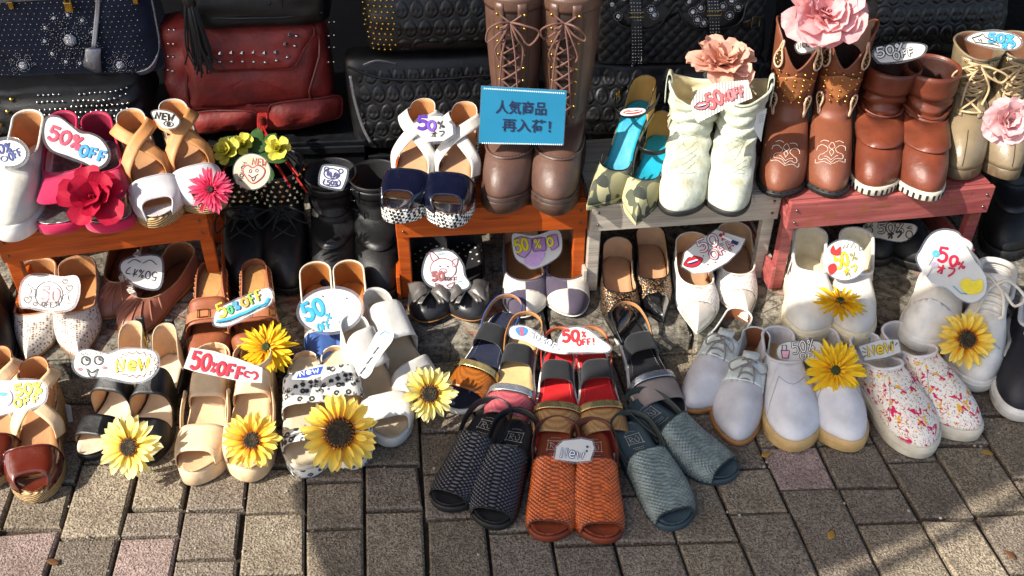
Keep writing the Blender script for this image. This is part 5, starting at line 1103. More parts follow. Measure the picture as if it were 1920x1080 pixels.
def skull_panel(p, name, x0, x1, z0, z1, fy, m, lift=.002, c=.031):
    nx, nz = int((x1-x0)/.0021), int((z1-z0)/.0021); X, Z_ = np.meshgrid(np.linspace(x0, x1, nx), np.linspace(z0, z1, nz), indexing='ij')
    cx = np.linspace(x0, x1, 16); cz = np.linspace(z0, z1, 10); Yc = np.array([[fy(a, b) for b in cz] for a in cx])
    ix = np.clip((X-x0)/(x1-x0)*15, 0, 14.999); iz = np.clip((Z_-z0)/(z1-z0)*9, 0, 8.999); i0 = ix.astype(int); j0 = iz.astype(int); fx = ix-i0; fz = iz-j0
    Y = (Yc[i0, j0]*(1-fx)*(1-fz)+Yc[i0+1, j0]*fx*(1-fz)+Yc[i0, j0+1]*(1-fx)*fz+Yc[i0+1, j0+1]*fx*fz)
    P = np.stack([X, Y-lift-skull_h(X, Z_, c), Z_], 2); o = grid(name, P, m, p); o['kind'] = 'stuff'; return o
def handle(p, x0, x1, z, h, y, m, r=.006, name='handle'):
    return tubes(name, [smooth_path([(x0, y, z), (x0+.01, y, z+h*.6), ((x0*2+x1)/3, y, z+h), ((x0+2*x1)/3, y, z+h), (x1-.01, y, z+h*.6), (x1, y, z)], 6)], r, m, p, 8)
denim = fabric('navy_denim', '#10182c', var=.35); bagblack = leather('bag_black', '#0d0d0f', .42, bump=.5, bs=350); bagblack2 = leather('bag_black_soft', '#101012', .5, bump=.6, bs=250)
redbag = leather('oxblood_leather', '#7a211b', .52, var=.45, vs=14, bump=.9, bs=110, bd=.0012); redtrim = leather('oxblood_trim', '#641913', .4); silver_l = leather('silver_leather', '#9a9aa0', .28, metal=.7); crystal = pat('crystal', _crystal)
# navy studded handbag
M, w = bag_frame((-70, 162), (312, 158), 1.735, -.06); o = thing('studded_handbag', 'navy denim handbag with crystal flowers and silver trim', 'handbag', None, M); h = HS*.26
fy, b = bag_body(o, w, h, .15, denim, seed=1, top=.92, bulge=.015, wr_=.001)
S = [(x, z) for k, z in enumerate(np.arange(.012, h-.03, .0105)) for x in np.arange(.03+.006*(k % 2), w-.03, .0125)]; studs_on(o, S, fy, silver, .0013)
def cluster(cx, cz, R, rings):
    studs_on(o, [(cx, cz)], fy, crystal, R*.26, name='crystal'); studs_on(o, [(cx+R*.36*cos(a), cz+R*.36*sin(a)) for a in np.linspace(0, 2*pi, 22, endpoint=False)], fy, silver, .0012)
    for k in range(rings):
        rr_ = R*(.62+.36*k); n = 7+4*k
        for q in range(n):
            a = 2*pi*q/n+k*.3; x, z = cx+rr_*cos(a), cz+rr_*sin(a)
            if 0 < z < h and 0 < x < w:
                studs_on(o, [(x, z)], fy, crystal if k else dark_metal, R*.085, name='crystal'); studs_on(o, [(x+R*.15*cos(t), z+R*.15*sin(t)) for t in np.linspace(0, 2*pi, 9, endpoint=False)], fy, silver, .001)
px2 = lambda x, y: (lambda v: (v.x, v.z))(M.inverted()@aty2(x, y, 1.738))
cluster(*px2(126, 82), .052, 2); cluster(*px2(41, 126), .036, 1); cluster(*px2(220, 130), .036, 1)
q = [px2(x, y) for x, y in ((-60, -10), (300, -12), (304, 10), (-60, 16))]; panel(o, 'silver_top_band', q, fy, .004, silver_l, solid=.004)
q = np.array([(w*.80, fy(w*.8, .012)-.003, .006), (w*.93, fy(w*.93, .02)-.004, .022), (w*.985, .03, .06), (w*.99, .04, .12), (w*.985, .05, .2)]); ribbon('silver_binding', smooth_path(q, 6), .012, (0, -.5, 1), silver_l, o, solid=.004)
a, c = px2(176, -40), px2(172, 96); y0 = -.008; T = smooth_path([(a[0], fy(*a)-.014, a[1]), ((a[0]+c[0])/2, fy(*a)-.012, (a[1]+c[1])/2), (c[0], fy(*c)-.010, c[1])], 6); ribbon('key_strap', T, .009, (1, 0, 0), silver_l, o, solid=.003)
B = [px2(x, y) for x, y in ((157, 94), (186, 94), (186, 112), (190, 138), (180, 145), (168, 146), (152, 140), (150, 128), (156, 110))]; panel(o, 'key_holder', B, fy, .012, silver_l, solid=.004, closed_pad=.004)
c = px2(123, 20); boxes('padlock', [(c[0], fy(*c)-.012, c[1], .016, .007, .020)], gold, o, .002); tubes('padlock_shackle', [smooth_path([(c[0]-.005, fy(*c)-.012, c[1]+.01), (c[0]-.005, fy(*c)-.012, c[1]+.022), (c[0]+.005, fy(*c)-.012, c[1]+.022), (c[0]+.005, fy(*c)-.012, c[1]+.01)], 5)], .0016, gold, o)
for x in (14, 243): c = px2(x, 16); boxes('gold_tab', [(c[0], fy(*c)-.007, c[1], .010, .004, .014)], gold, o, .001)
handle(o, w*.3, w*.7, h-.02, .11, .07, silver_l)
# black studded bag below
M, w = bag_frame((-60, 262), (285, 258), 1.70, .25); o = thing('studded_bag', 'black bag with rows of silver studs under the navy handbag', 'bag', None, M); h = HS*.105
fy, b = bag_body(o, w, h, .20, bagblack2, seed=2, top=.95)
S = [(x+.004*(k % 2), z) for k, z in enumerate(np.arange(.02, h-.01, .011)) for x in np.arange(w*.45, w*.93, .0105)]; studs_on(o, S, fy, silver, .0030)
studs_on(o, [(x+.012*(k % 2), z) for k, z in enumerate((.02, .045, .07, .09)) for x in np.arange(.04, w*.42, .034)], fy, gold, .0052)
# red satchel
M, w = bag_frame((325, 262), (628, 252), 1.765, -.03); o = thing('red_satchel', 'oxblood red leather satchel with studded flap and front pockets', 'handbag', None, M); h = HS*.235
fy, b = bag_body(o, w, h, .17, redbag, seed=3, top=.98, bulge=.02, wr_=.0036)
px3 = lambda x, y: (lambda v: (v.x, v.z))(M.inverted()@aty2(x, y, 1.765))
q = [px3(*v) for v in ((365, 62), (570, 58), (568, 105), (552, 128), (530, 137), (420, 138), (385, 128), (368, 105))]
pb, E = panel(o, 'front_panel', [px3(*v) for v in ((352, 60), (578, 56), (578, 180), (560, 198), (370, 206), (358, 185))], fy, .006, redbag, solid=.006, closed_pad=.006, sm=True); tubes('panel_piping', [smooth_path(E[::2], 3, True)], .0028, redtrim, pb, closed=True)
pf, E = panel(o, 'studded_flap', q, fy, .016, redbag, solid=.004, closed_pad=.004, sm=True); tubes('flap_edge', [smooth_path(E[::2], 3, True)], .0018, redtrim, pf, closed=True)
l2 = lambda P: [px3(*v) for v in P]
studs_on(pf, l2([(391, 103), (412, 106), (433, 106), (453, 107), (474, 107), (495, 107), (516, 106), (533, 95), (540, 79)]), fy, silver, .0062, 'pyr', .020, 'pyramid_studs'); studs_on(pf, l2([(378, 98), (391, 114), (411, 119), (432, 121), (453, 122), (474, 123), (496, 122), (517, 119), (537, 115), (550, 99), (553, 81)]), fy, silver, .0042, 'dome', .020, 'round_studs')
for x0, x1, yb_, yt in ((352, 478, 252, 208), (508, 634, 244, 196)):
    pk, E = panel(o, 'front_pocket', l2([(x0, yt+6), ((x0+x1)/2, yt), (x1, yt+4), (x1+2, yb_-10), (x1-14, yb_), (x0+14, yb_+2), (x0, yb_-8)]), fy, .010, redbag, solid=.008, closed_pad=.012, sm=True); tubes('pocket_piping', [smooth_path(E[::2], 3, True)], .0024, redtrim, pk, closed=True)
for sx in (310, 320, 612, 622):
    studs_on(o, l2([(sx, y) for y in range(70, 160, 24)]), fy, silver, .0035, 'dome', .001)
Mi = M.inverted(); a0 = Mi@aty2(492, 212, 1.73); S = []
for k, (mx, my, ex, ey, yy) in enumerate(((500, 270, 545, 352, 1.70), (515, 275, 576, 361, 1.70), (497, 275, 538, 340, 1.70), (508, 262, 560, 330, 1.72), (470, 262, 415, 322, 1.71))):
    q1 = Mi@aty(mx, my, 1.80); q2 = Mi@aty(ex, ey, yy); q0 = a0+Vector((.004*(k-2), 0, 0)); S.append(smooth_path([q0, q0+Vector((0, -.03, -.02)), q1, q2], 6))
tubes('zip_puller', S, .0019, leather('red_thong', '#a3201c', .5), o, 5); lathe('puller_bead', [(0, .012), (.006, .01), (.007, 0), (.005, -.012), (0, -.014)], redtrim, o, 10, M=Matrix.Translation(a0+Vector((0, -.02, -.01))))
handle(o, w*.25, w*.75, h-.01, .10, .08, redtrim, .007)
# black bag on top of the satchel with a tassel
M, w = bag_frame((342, 64), (618, 52), 1.775, 0); o = thing('black_handbag', 'black leather handbag lying on the red satchel', 'handbag', None, M); h = HS*.14
fy, b = bag_body(o, w, h, .16, bagblack, seed=4, top=.97, wr_=.0012); tubes('base_seam', [[(w*.05, fy(w*.05, .035)-.002, .033), (w*.4, fy(w*.4, .035)-.003, .032), (w*.7, fy(w*.7, .03)-.002, .030), (w*.96, fy(w*.96, .03)-.001, .03)]], .0022, black, o); tubes('panel_seam', [[(w*.62, fy(w*.62, z)-.002, z) for z in (.02, .06, .13)], [(w*.70, fy(w*.70, z)-.002, z) for z in (.01, .06, .13)]], .0022, black, o)
tc = M@Vector((.035, -.028, .085)); o = thing('leather_tassel', 'black leather tassel hanging over the red satchel', 'tassel', None, Matrix.Translation(tc)); S = []
for k in range(34):
    a = k*2.4; r = .004+.012*random.random(); l_ = .135+.03*random.random(); S.append(smooth_path([(r*.5*cos(a), r*.5*sin(a), 0), (r*cos(a), r*sin(a)-.004, -.04), (r*1.5*cos(a)+.004*sin(k), r*sin(a)-.006, -l_*.7), (r*1.8*cos(a)+.012*sin(k*1.7)+(.03 if k % 9 == 0 else 0), r*sin(a)-.006, -l_)], 4))
tubes('fringe', S, .0021, bagblack2, o, 5, flat=.5)['kind'] = 'stuff'; lathe('tassel_cap', [(0, .02), (.007, .02), (.011, .008), (.012, -.012), (.010, -.016)], bagblack, o, 14)
# skull bags in the middle
M, w = bag_frame((668, 290), (985, 280), 1.76, -.10); o = thing('skull_bag', 'black bag embossed with rows of skulls behind the navy wedges', 'bag', None, M); h = HS*.205
fy, b = bag_body(o, w, h, .13, bagblack, seed=5, top=1.06, wr_=.001); skull_panel(o, 'embossed_panel', .02, w-.02, .015, h-.035, fy, bagblack)
q = np.array([(.004, .0, h-.04), (.008, -.004, h-.09), (.020, -.006, .07), (.035, -.008, .03)]); ribbon('silver_zip', smooth_path(q, 6), .006, (1, 0, 0), silver_l, o); tubes('top_piping', [smooth_path([(.0, .0, h-.02), (w*.2, -.01, h-.045), (w*.5, -.012, h-.05), (w, 0, h-.045)], 6)], .003, black, o)
M, w = bag_frame((690, 108), (985, 100), 1.775, -.05); o = thing('skull_bag', 'black skull bag with gold studded side lying on the other skull bag', 'bag', None, M); h = HS*.17
fy, b = bag_body(o, w, h, .16, bagblack, seed=6, top=1.0, wr_=.0012); skull_panel(o, 'embossed_panel', w*.20, w-.02, .015, h-.02, fy, bagblack)
studs_on(o, [(x+.003*(k % 2), z) for k, z in enumerate(np.arange(.015, h-.01, .0115)) for x in np.arange(-.002+.02*max(0, 1-z/.06), w*.18, .012)], fy, gold, .0030); ribbon('silver_zip', smooth_path([(-.01, -.012, -.012), (.02, -.02, .0), (.06, -.012, -.012)], 6), .006, (0, -.5, 1), silver_l, o)
# crystal satchel with woven body
M, w = bag_frame((1105, 128), (1440, 122), 1.79, -.08); o = thing('crystal_satchel', 'black woven satchel with crystal flower flap and studded straps', 'handbag', None, M); h = HS*.20
wvm = pat('woven_black', lambda b: (b.bump(b.n('ShaderNodeTexBrick', {0: b.co((1, 1, 1), (pi/2, 0, .0)), 'Scale': 22., 'Mortar Size': .06}).outputs[1], -.9, .006), b.bump(b.noise(300, 3), .3, .001), b.out('#16161a', .4))[2]); fy, b = bag_body(o, w, h, .15, bagblack, seed=7, wr_=.0008)
X, Z_ = np.meshgrid(np.linspace(.02, w-.02, 150), np.linspace(.01, h-.02, 90), indexing='ij'); wf = weave(14, 8, .0035); Y = np.array([[fy(a, .08)]*90 for a in np.linspace(.02, w-.02, 150)]); grid('woven_front', np.stack([X, Y-.003-wf((X-.02)/(w-.04), Z_/h), Z_], 2), bagblack2, o)['kind'] = 'stuff'
px4 = lambda x, y: (lambda v: (v.x, v.z))(M.inverted()@aty2(x, y, 1.79)); fl, E = panel(o, 'flap', [px4(*v) for v in ((1120, -60), (1430, -60), (1405, 20), (1395, 44), (1372, 56), (1310, 58), (1282, 40), (1270, 8), (1252, 30), (1236, 50), (1205, 56), (1165, 48), (1145, 20))], fy, .012, bagblack, solid=.004); tubes('flap_piping', [smooth_path(E, 2, True)], .002, black, fl, closed=True)
for gx in (1192, 1340):
    tubes_ = [px4(gx+dx, y) for y in range(-30, 122, 6) for dx in (-8, -3, 3, 8)]; q = [px4(gx, y) for y in (-50, 20, 70, 112)]; ribbon('studded_strap', smooth_path([(a, fy(a, c)-.022, c) for a, c in q], 5), .024, (1, 0, 0), black, o); studs_on(o, tubes_, fy, silver, .0016, 'dome', .0235); c = px4(gx, 26); buckle('buckle', (c[0], fy(*c)-.025, c[1]), .030, .010, gold, o)
for cx_, cy_ in ((1150, 12), (1160, 32), (1172, 2), (1222, 20), (1232, 2), (1228, 30), (1296, 8), (1302, 26), (1310, 40), (1322, 46), (1318, 20), (1360, 18), (1372, 34), (1378, 8), (1390, 20)):
    c = px4(cx_, cy_); studs_on(o, [c], fy, crystal, .0055, 'dome', .014, 'crystal'); studs_on(o, [(c[0]+.0085*cos(t), c[1]+.0085*sin(t)) for t in np.linspace(0, 2*pi, 14, endpoint=False)], fy, silver, .0011, 'dome', .013)
c = px4(1412, 50); ribbon('side_tab', [(c[0]-.015, fy(*c)-.012, c[1]-.006), (c[0]+.012, fy(*c)-.014, c[1]+.006)], .018, (-.3, 0, 1), black, o); buckle('gold_buckle', (c[0]+.01, fy(*c)-.016, c[1]+.004), .016, .022, gold, o)
M, w = bag_frame((1060, 262), (1450, 250), 1.765, -.04); o = thing('skull_bag', 'black skull bag behind the white cowboy boots', 'bag', None, M); h = HS*.16; fy, b = bag_body(o, w, h, .15, bagblack, seed=8); skull_panel(o, 'embossed_panel', .02, w-.02, .02, h-.02, fy, bagblack)
M, w = bag_frame((1600, 118), (1885, 110), 1.79, -.05); o = thing('skull_bag', 'black skull bag behind the red-brown cuffed boots', 'bag', None, M); h = HS*.17; fy, b = bag_body(o, w, h, .14, bagblack, seed=9, wr_=.0008); skull_panel(o, 'embossed_panel', .015, w-.015, .025, h-.015, fy, leather('bag_black_shiny', '#0d0d0f', .28))
# black crates the bags stand on
crm = mat('black_plastic', '#0d0f13', .45)
def crate(label, x0, x1, z1, y0=1.955, d=.34, z0=ZL, slots=False):
    yy = y0+.067*(x0+x1)/2; M = Matrix.Translation(((x0+x1)/2, yy, z0))@Matrix.Rotation(ANG, 4, 'Z'); o = thing('display_crate', label, 'crate', 'black crates behind the stools', M); w, h = x1-x0, z1-z0; t = .012
    boxes('front_wall', [(0, t/2, h/2, w, t, h)], crm, o, .003); boxes('back_wall', [(0, d-t/2, h/2, w, t, h)], crm, o, .003); boxes('side_wall', [(-w/2+t/2, d/2, h/2, t, d-2*t-.002, h-.002)], crm, o, .003); boxes('side_wall', [(w/2-t/2, d/2, h/2, t, d-2*t-.002, h-.002)], crm, o, .003); boxes('lid', [(0, d/2, h+.005, w+.008, d+.008, .008)], crm, o, .002); boxes('rim', [(0, -.004, h-.012, w+.004, .007, .018)], crm, o, .002)
crate('black plastic crate under the studded bags at left', -1.20, -.68, .185); crate('black plastic crate under the red satchel', -.67, -.33, .200); crate('black plastic crate under the skull bags', -.32, .17, .160); crate('black plastic crate behind the white cowboy boots', .18, .66, .195); crate('tall black plastic crate under the skull bag at right', .67, 1.25, .380)
# ---------------------------------------------------------------- artificial flowers
def aim(pos, n, spin=0.):
    n = Vector(n).normalized(); z = n; x = Vector((1, 0, 0)); x = (x-z*x.dot(z)).normalized(); y = z.cross(x)
    return Matrix(((x.x, y.x, z.x, pos.x), (x.y, y.y, z.y, pos.y), (x.z, y.z, z.z, pos.z), (0, 0, 0, 1)))@Matrix.Rotation(spin, 4, 'Z')
PROF = crv((0, .30), (.2, .62), (.5, 1.), (.74, .92), (.9, .58), (1, .05))
def petal_mesh(key, l, w, mat_, cup=.25, curl=.2, tip=.5, ruf=.0, n=8, k=5, base=.35):
    V = []
    for i in range(n):
        v = i/(n-1); ww = w*(base+(1-base)*math.sin(pi*min(1, v*1.0)*.62+.25)) if tip < .1 else w*float(PROF(v))
        if v > .999: ww = w*.05 if tip > .3 else w*.5
        for j in range(k):
            u = j/(k-1)*2-1; V.append((u*ww/2, v*l, cup*l*(v-.9*v*v)+curl*ww*.5*(u*u)*(1 if cup >= 0 else -1)+ruf*math.sin(u*5+v*7)*v-.04*l*math.exp(-(u*3)**2)*v))
    me = bpy.data.meshes.new('petal'); me.from_pydata(V, [], grid_faces(n, k)); me.materials.append(mat_); me.polygons.foreach_set('use_smooth', [True]*len(me.polygons)); return me
PET = {}
def ring(o, mes, n, r, tilt, sc=1., z=0., jit=.12, ph=0., name='petal', zf=1., rnd=None):
    q = rnd or random
    for i in range(n):
        a = 2*pi*(i+ph)/n+q.uniform(-jit, jit); s = sc*q.uniform(.82, 1.1); me = q.choice(mes) if isinstance(mes, list) else mes
        M = Matrix.Rotation(a, 4, 'Z')@Matrix.Translation((0, r, z+q.uniform(-.0008, .0008)))@Matrix.Rotation(tilt+q.uniform(-.2, .2), 4, 'X')@Matrix.Rotation(q.uniform(-.2, .2), 4, 'Y')@Matrix.Diagonal((s*q.uniform(.85, 1.1), s, s*zf, 1)); link(name, me, o, M)
seedm = pat('seed_disc', _seed); florm = mat('orange_florets', '#a4631a', .8, var=.6, vs=300, bump=1., bs=300); greenm = mat('leaf_green', '#2e4a1c', .6)
sunp = pat('sun_petal', _petal('#e07a1c', '#f6cf3a', '#fae77e', .04, .34)); sunp2 = pat('pale_sun_petal', _petal('#e6b03a', '#f7e468', '#faf2b4', .04, .30)); gerb = pat('gerbera_petal', _petal('#e08a14', '#f0bf14', '#f6d82e', .12, .4)); pinkg = pat('pink_gerbera_petal', _petal('#c21a3a', '#e02f5f', '#ee6a8a', .1, .5))
def sunflower(label, px, z, n, R, m=sunp, spin=0., disc=.36, npet=17):
    q = random.Random(int(px[0])); M = aim(atz(px[0], px[1], z), n, spin); o = thing('sunflower', label, 'flower', 'artificial sunflowers', M); d = R*disc; key = ('s', m.name)
    if key not in PET: PET[key] = [petal_mesh('p', 1., .36, m, .16, .32), petal_mesh('p', 1., .32, m, .30, .45), petal_mesh('p', 1., .38, m, -.05, .15, ruf=.02), petal_mesh('p', 1., .30, m, .05, .6)]
    me = PET[key]; l = R-d*.72
    ring(o, me, npet, d*.72, .02, l, -.003, rnd=q); ring(o, me, npet, d*.72, .16, l*.94, .000, ph=.5, rnd=q); ring(o, me, 9, d*.75, .45, l*.62, .003, ph=.2, rnd=q)
    lathe('seed_disc', [(0, .004+d*.06), (d*.35, .004+d*.13), (d*.62, .004+d*.16), (d*.80, .002+d*.05), (d*.84, -.003)], seedm, o, 26)
    V, F = studs_vf([(d*rr_*cos(a)+q.uniform(-1, 1)*.001, d*rr_*sin(a)+q.uniform(-1, 1)*.001, .003+d*.13*(1.0-(rr_-.62)*2)) for rr_ in (.66, .76, .86) for a in np.linspace(0, 2*pi, int(34*rr_), endpoint=False)], [Vector((q.uniform(-.4, .4), q.uniform(-.4, .4), 1)) for rr_ in (.66, .76, .86) for a in np.linspace(0, 2*pi, int(34*rr_), endpoint=False)], d*.055); mesh('floret_ring', V, F, florm, o)['kind'] = 'stuff'
    lathe('calyx', [(0, -.012), (d*.4, -.009), (d*.7, -.004)], greenm, o, 14)
    return o
def gerbera(label, px, z, n, R, m=gerb, spin=0., eye='#2e3a12', grp='artificial gerberas'):
    q = random.Random(int(px[0])+5); M = aim(atz(px[0], px[1], z), n, spin); o = thing('gerbera', label, 'flower', grp, M); key = ('g', m.name)
    if key not in PET: PET[key] = [petal_mesh('p', 1., .21, m, .10, .25), petal_mesh('p', 1., .18, m, .22, .4), petal_mesh('p', 1., .23, m, -.06, .15, ruf=.015)]
    me = PET[key]; ring(o, me, 22, R*.16, -.05, R*.84, -.004, rnd=q); ring(o, me, 20, R*.16, .10, R*.78, -.001, ph=.5, rnd=q); ring(o, me, 16, R*.14, .28, R*.55, .002, rnd=q); ring(o, me, 16, R*.10, .6, R*.26, .003, rnd=q)
    lathe('eye', [(0, .007), (R*.10, .008), (R*.16, .005), (R*.18, 0)], mat('eye'+eye, eye, .9, var=.5, vs=300, bump=1.), o, 16); return o
def rose(label, px, z, n, R, col, col2, name='fabric_rose', spin=0., layers=((5, .02, 1.25, .42), (5, .05, .95, .62), (6, .25, .80, 1.0), (7, .5, .55, 1.25)), w=1.05, ruf=.02, core=True, grp=None, op=.2, coil=1.0):
    q = random.Random(int(px[0])+9); M = aim(atz(px[0], px[1], z), n, spin); o = thing(name, label, 'flower', grp, M); m = pat(name+'_petal'+col, _petal(col2, col, col, .05, .55)); key = ('r', m.name)
    if key not in PET: PET[key] = petal_mesh('p', 1., w, m, .22, .30, tip=0, ruf=ruf, n=9, k=9, base=.45)
    me = PET[key]; zz = 0.
    for k, (cnt, r0, tl, s) in enumerate(layers[::-1]):
        ring(o, me, cnt, R*r0*.4, op+(tl if k else op*.0), R*(.55+.45*s/1.25)*.80, zz, ph=k*.5, jit=.25, rnd=q); zz += R*.035
    if core:
        S = []; 
        for k in range(3): S.append(k)
        T = np.linspace(0, 5.2*pi, 90); G_ = np.array([[((.02+.020*t/pi)*R*coil*cos(t), (.02+.020*t/pi)*R*coil*sin(t), zz+R*(.22-.010*t)*v+.003*sin(t*2.3)) for v in (0, .35, .7, 1)] for t in T]); grid('coiled_heart', G_, m, o, solid=.0012, off=0)
    return o
CAMN = (0, -.70, .72)
sunflower('sunflower with pale petals on the black heeled sandals', (243, 838), .085, (-.05, -.72, .70), .054, sunp2, .2, .36)
sunflower('sunflower with orange heart on the beige platform sandal', (472, 826), .085, (.10, -.62, .78), .050, sunp, .5, .36)
sunflower('largest sunflower, on the leopard mules', (637, 812), .10, (.06, -.66, .74), .067, sunp, .1, .46, 19)
sunflower('sunflower on the toe of the white mule', (805, 738), .07, (.25, -.72, .66), .051, sunp2, .8, .40)
sunflower('sunflower on the white high-top sneaker', (1812, 636), .11, (.0, -.70, .70), .053, sunp, .3, .40)
gerbera('yellow gerbera behind the beige platform sandal', (500, 652), .115, (.05, -.45, .85), .054)
gerbera('yellow gerbera tilted up on the white zip slip-ons', (1575, 566), .135, (.10, .05, 1), .050)
gerbera('yellow gerbera facing forward on the white gum-soled slip-on', (1566, 694), .095, (-.05, -.75, .66), .056)
gerbera('pink gerbera on the white rope wedge', (396, 356), .335, (.05, -.75, .6), .044, pinkg, 0, '#3a0f14', None)
rose('large crimson fabric rose on the fuchsia peep-toe shoes', (178, 372), .325, (.05, -.68, .72), .064, '#b81238', '#8e0c28', 'fabric_rose', .3, ((5, .10, .9, .35), (5, .3, .45, .8), (5, .45, .05, 1.25)), 1.0, .015, op=.12)
rose('pink silk flower in the brown western boots', (1545, 26), .600, (.0, -.75, .65), .074, '#efb6b6', '#d8828a', 'silk_flower', .2, ((5, .1, 1.0, .6), (7, .25, .65, .9), (8, .4, .3, 1.15), (8, .5, -.02, 1.25)), 1.1, .06, op=.12)
rose('peach silk flower in the white cowboy boots', (1352, 120), .485, (.12, -.25, .95), .064, '#e8b6a0', '#cf8468', 'silk_flower', .9, ((6, .1, .9, .6), (8, .25, .5, .9), (9, .4, .15, 1.1), (9, .5, -.1, 1.25)), .9, .06, op=.12)
rose('pale pink silk rose on the taupe heeled boots', (1888, 228), .455, (-.05, -.85, .5), .051, '#ecc3c4', '#d79a9e', 'silk_rose', .4, ((5, .1, 1.1, .5), (6, .2, .8, .8), (7, .3, .5, 1.0), (8, .4, .2, 1.25)), 1.0, .05, op=.15)
for x, y, r_, k in ((425, 285, .034, .2), (455, 272, .028, 1.1), (522, 280, .034, .5)):
    rose(['yellow silk rose at the left rim of the studded boots', 'small yellow silk rose bud in the studded boot', 'yellow silk rose in the right studded boot'][[425, 455, 522].index(x)], (x, y), .300, (.1*k-.1, -.55, .8), r_, '#e3d95a', '#a9a830', 'yellow_rose', k, ((4, .1, 1.2, .5), (5, .2, .8, .9), (6, .3, .4, 1.2)), .9, .03, grp='yellow silk roses', op=.3)
o = thing('rose_leaves', 'green leaves under the yellow silk roses', 'leaves', None, aim(atz(475, 292, .285), (0, -.4, .9))); lm = petal_mesh('leaf', .06, .03, mat('rose_leaf', '#2f5222', .55), .1, -.2)
for k in range(7): link('leaf', lm, o, Matrix.Rotation(k*.95, 4, 'Z')@Matrix.Translation((0, .01, 0))@Matrix.Rotation(.2*sin(k), 4, 'X'))
# ---------------------------------------------------------------- hand-drawn laminated tags
INK = {}
def ink(c, rough=.45):
    if c not in INK: INK[c] = mat('ink'+c, c, rough, bump=0, var=.12, vs=120)
    return INK[c]
film = pat('laminate_film', _film); paper = mat('card_paper', '#cdcac3', .5, bump=.08, var=.05, coat=.25, croug=.15)
def ell(cx, cy, rx, ry, rot=0., n=20, a0=0., a1=2*pi):
    e = abs(a1-a0-2*pi) < 1e-6; return [(cx+rx*cos(a)*cos(rot)-ry*sin(a)*sin(rot), cy+rx*cos(a)*sin(rot)+ry*sin(a)*cos(rot)) for a in np.linspace(a0, a1, n, endpoint=not e)]
GL = {  # strokes in a unit box, y up; a leading 's' marks a curve
 '5': [['', (.88, 1), (.22, 1), (.16, .56)], ['s', (.16, .56), (.5, .66), (.86, .5), (.86, .18), (.5, 0), (.1, .1)]],
 '0': [['s', (.5, 1), (.15, .8), (.1, .4), (.35, .02), (.7, .05), (.92, .45), (.82, .85), (.5, 1)]], 'O': [['s', (.5, 1), (.12, .75), (.1, .3), (.45, 0), (.85, .2), (.92, .7), (.5, 1)]],
 '%': [['s', (.28, 1), (.1, .85), (.25, .66), (.42, .82), (.28, 1)], ['', (.88, .98), (.14, .02)], ['s', (.74, .36), (.58, .2), (.72, .02), (.92, .16), (.74, .36)]],
 'F': [['', (.85, 1), (.2, 1), (.2, 0)], ['', (.2, .52), (.72, .52)]], 'N': [['', (.12, 0), (.15, 1), (.82, .05), (.88, 1)]], 'e': [['s', (.15, .38), (.8, .42), (.72, .72), (.4, .78), (.15, .45), (.3, .08), (.8, .12)]],
 'E': [['', (.85, 1), (.2, 1), (.2, 0), (.88, 0)], ['', (.2, .52), (.75, .52)]], 'W': [['', (.02, 1), (.28, 0), (.5, .7), (.72, 0), (.98, 1)]], 'w': [['', (.02, .75), (.28, 0), (.5, .6), (.72, 0), (.98, .75)]],
 '!': [['', (.5, 1), (.5, .35)], ['', (.5, .1), (.5, .0)]], 'オ': [['', (.08, .7), (.92, .7)], ['', (.62, 1), (.62, .05), (.48, .12)], ['', (.58, .68), (.1, .12)]], 'フ': [['s', (.1, .9), (.5, .92), (.86, .9), (.8, .5), (.3, .02)]],
 'M': [['', (.08, 0), (.15, 1), (.5, .35), (.85, 1), (.92, 0)]], 'C': [['s', (.88, .85), (.5, 1), (.12, .6), (.3, .08), (.88, .12)]], 'L': [['', (.2, 1), (.2, 0), (.85, 0)]], 'I': [['', (.5, 1), (.5, 0)]], 'B': [['s', (.2, 0), (.2, .5), (.2, 1), (.75, .9), (.7, .6), (.22, .52), (.85, .4), (.8, .08), (.2, 0)]], 'o': [['s', (.5, .7), (.15, .5), (.2, .1), (.6, 0), (.85, .3), (.75, .62), (.5, .7)]], '-': [['', (.2, .5), (.8, .5)]], ' ': [], '+': [['', (.5, .9), (.5, .2)], ['', (.1, .55), (.9, .55)]]}
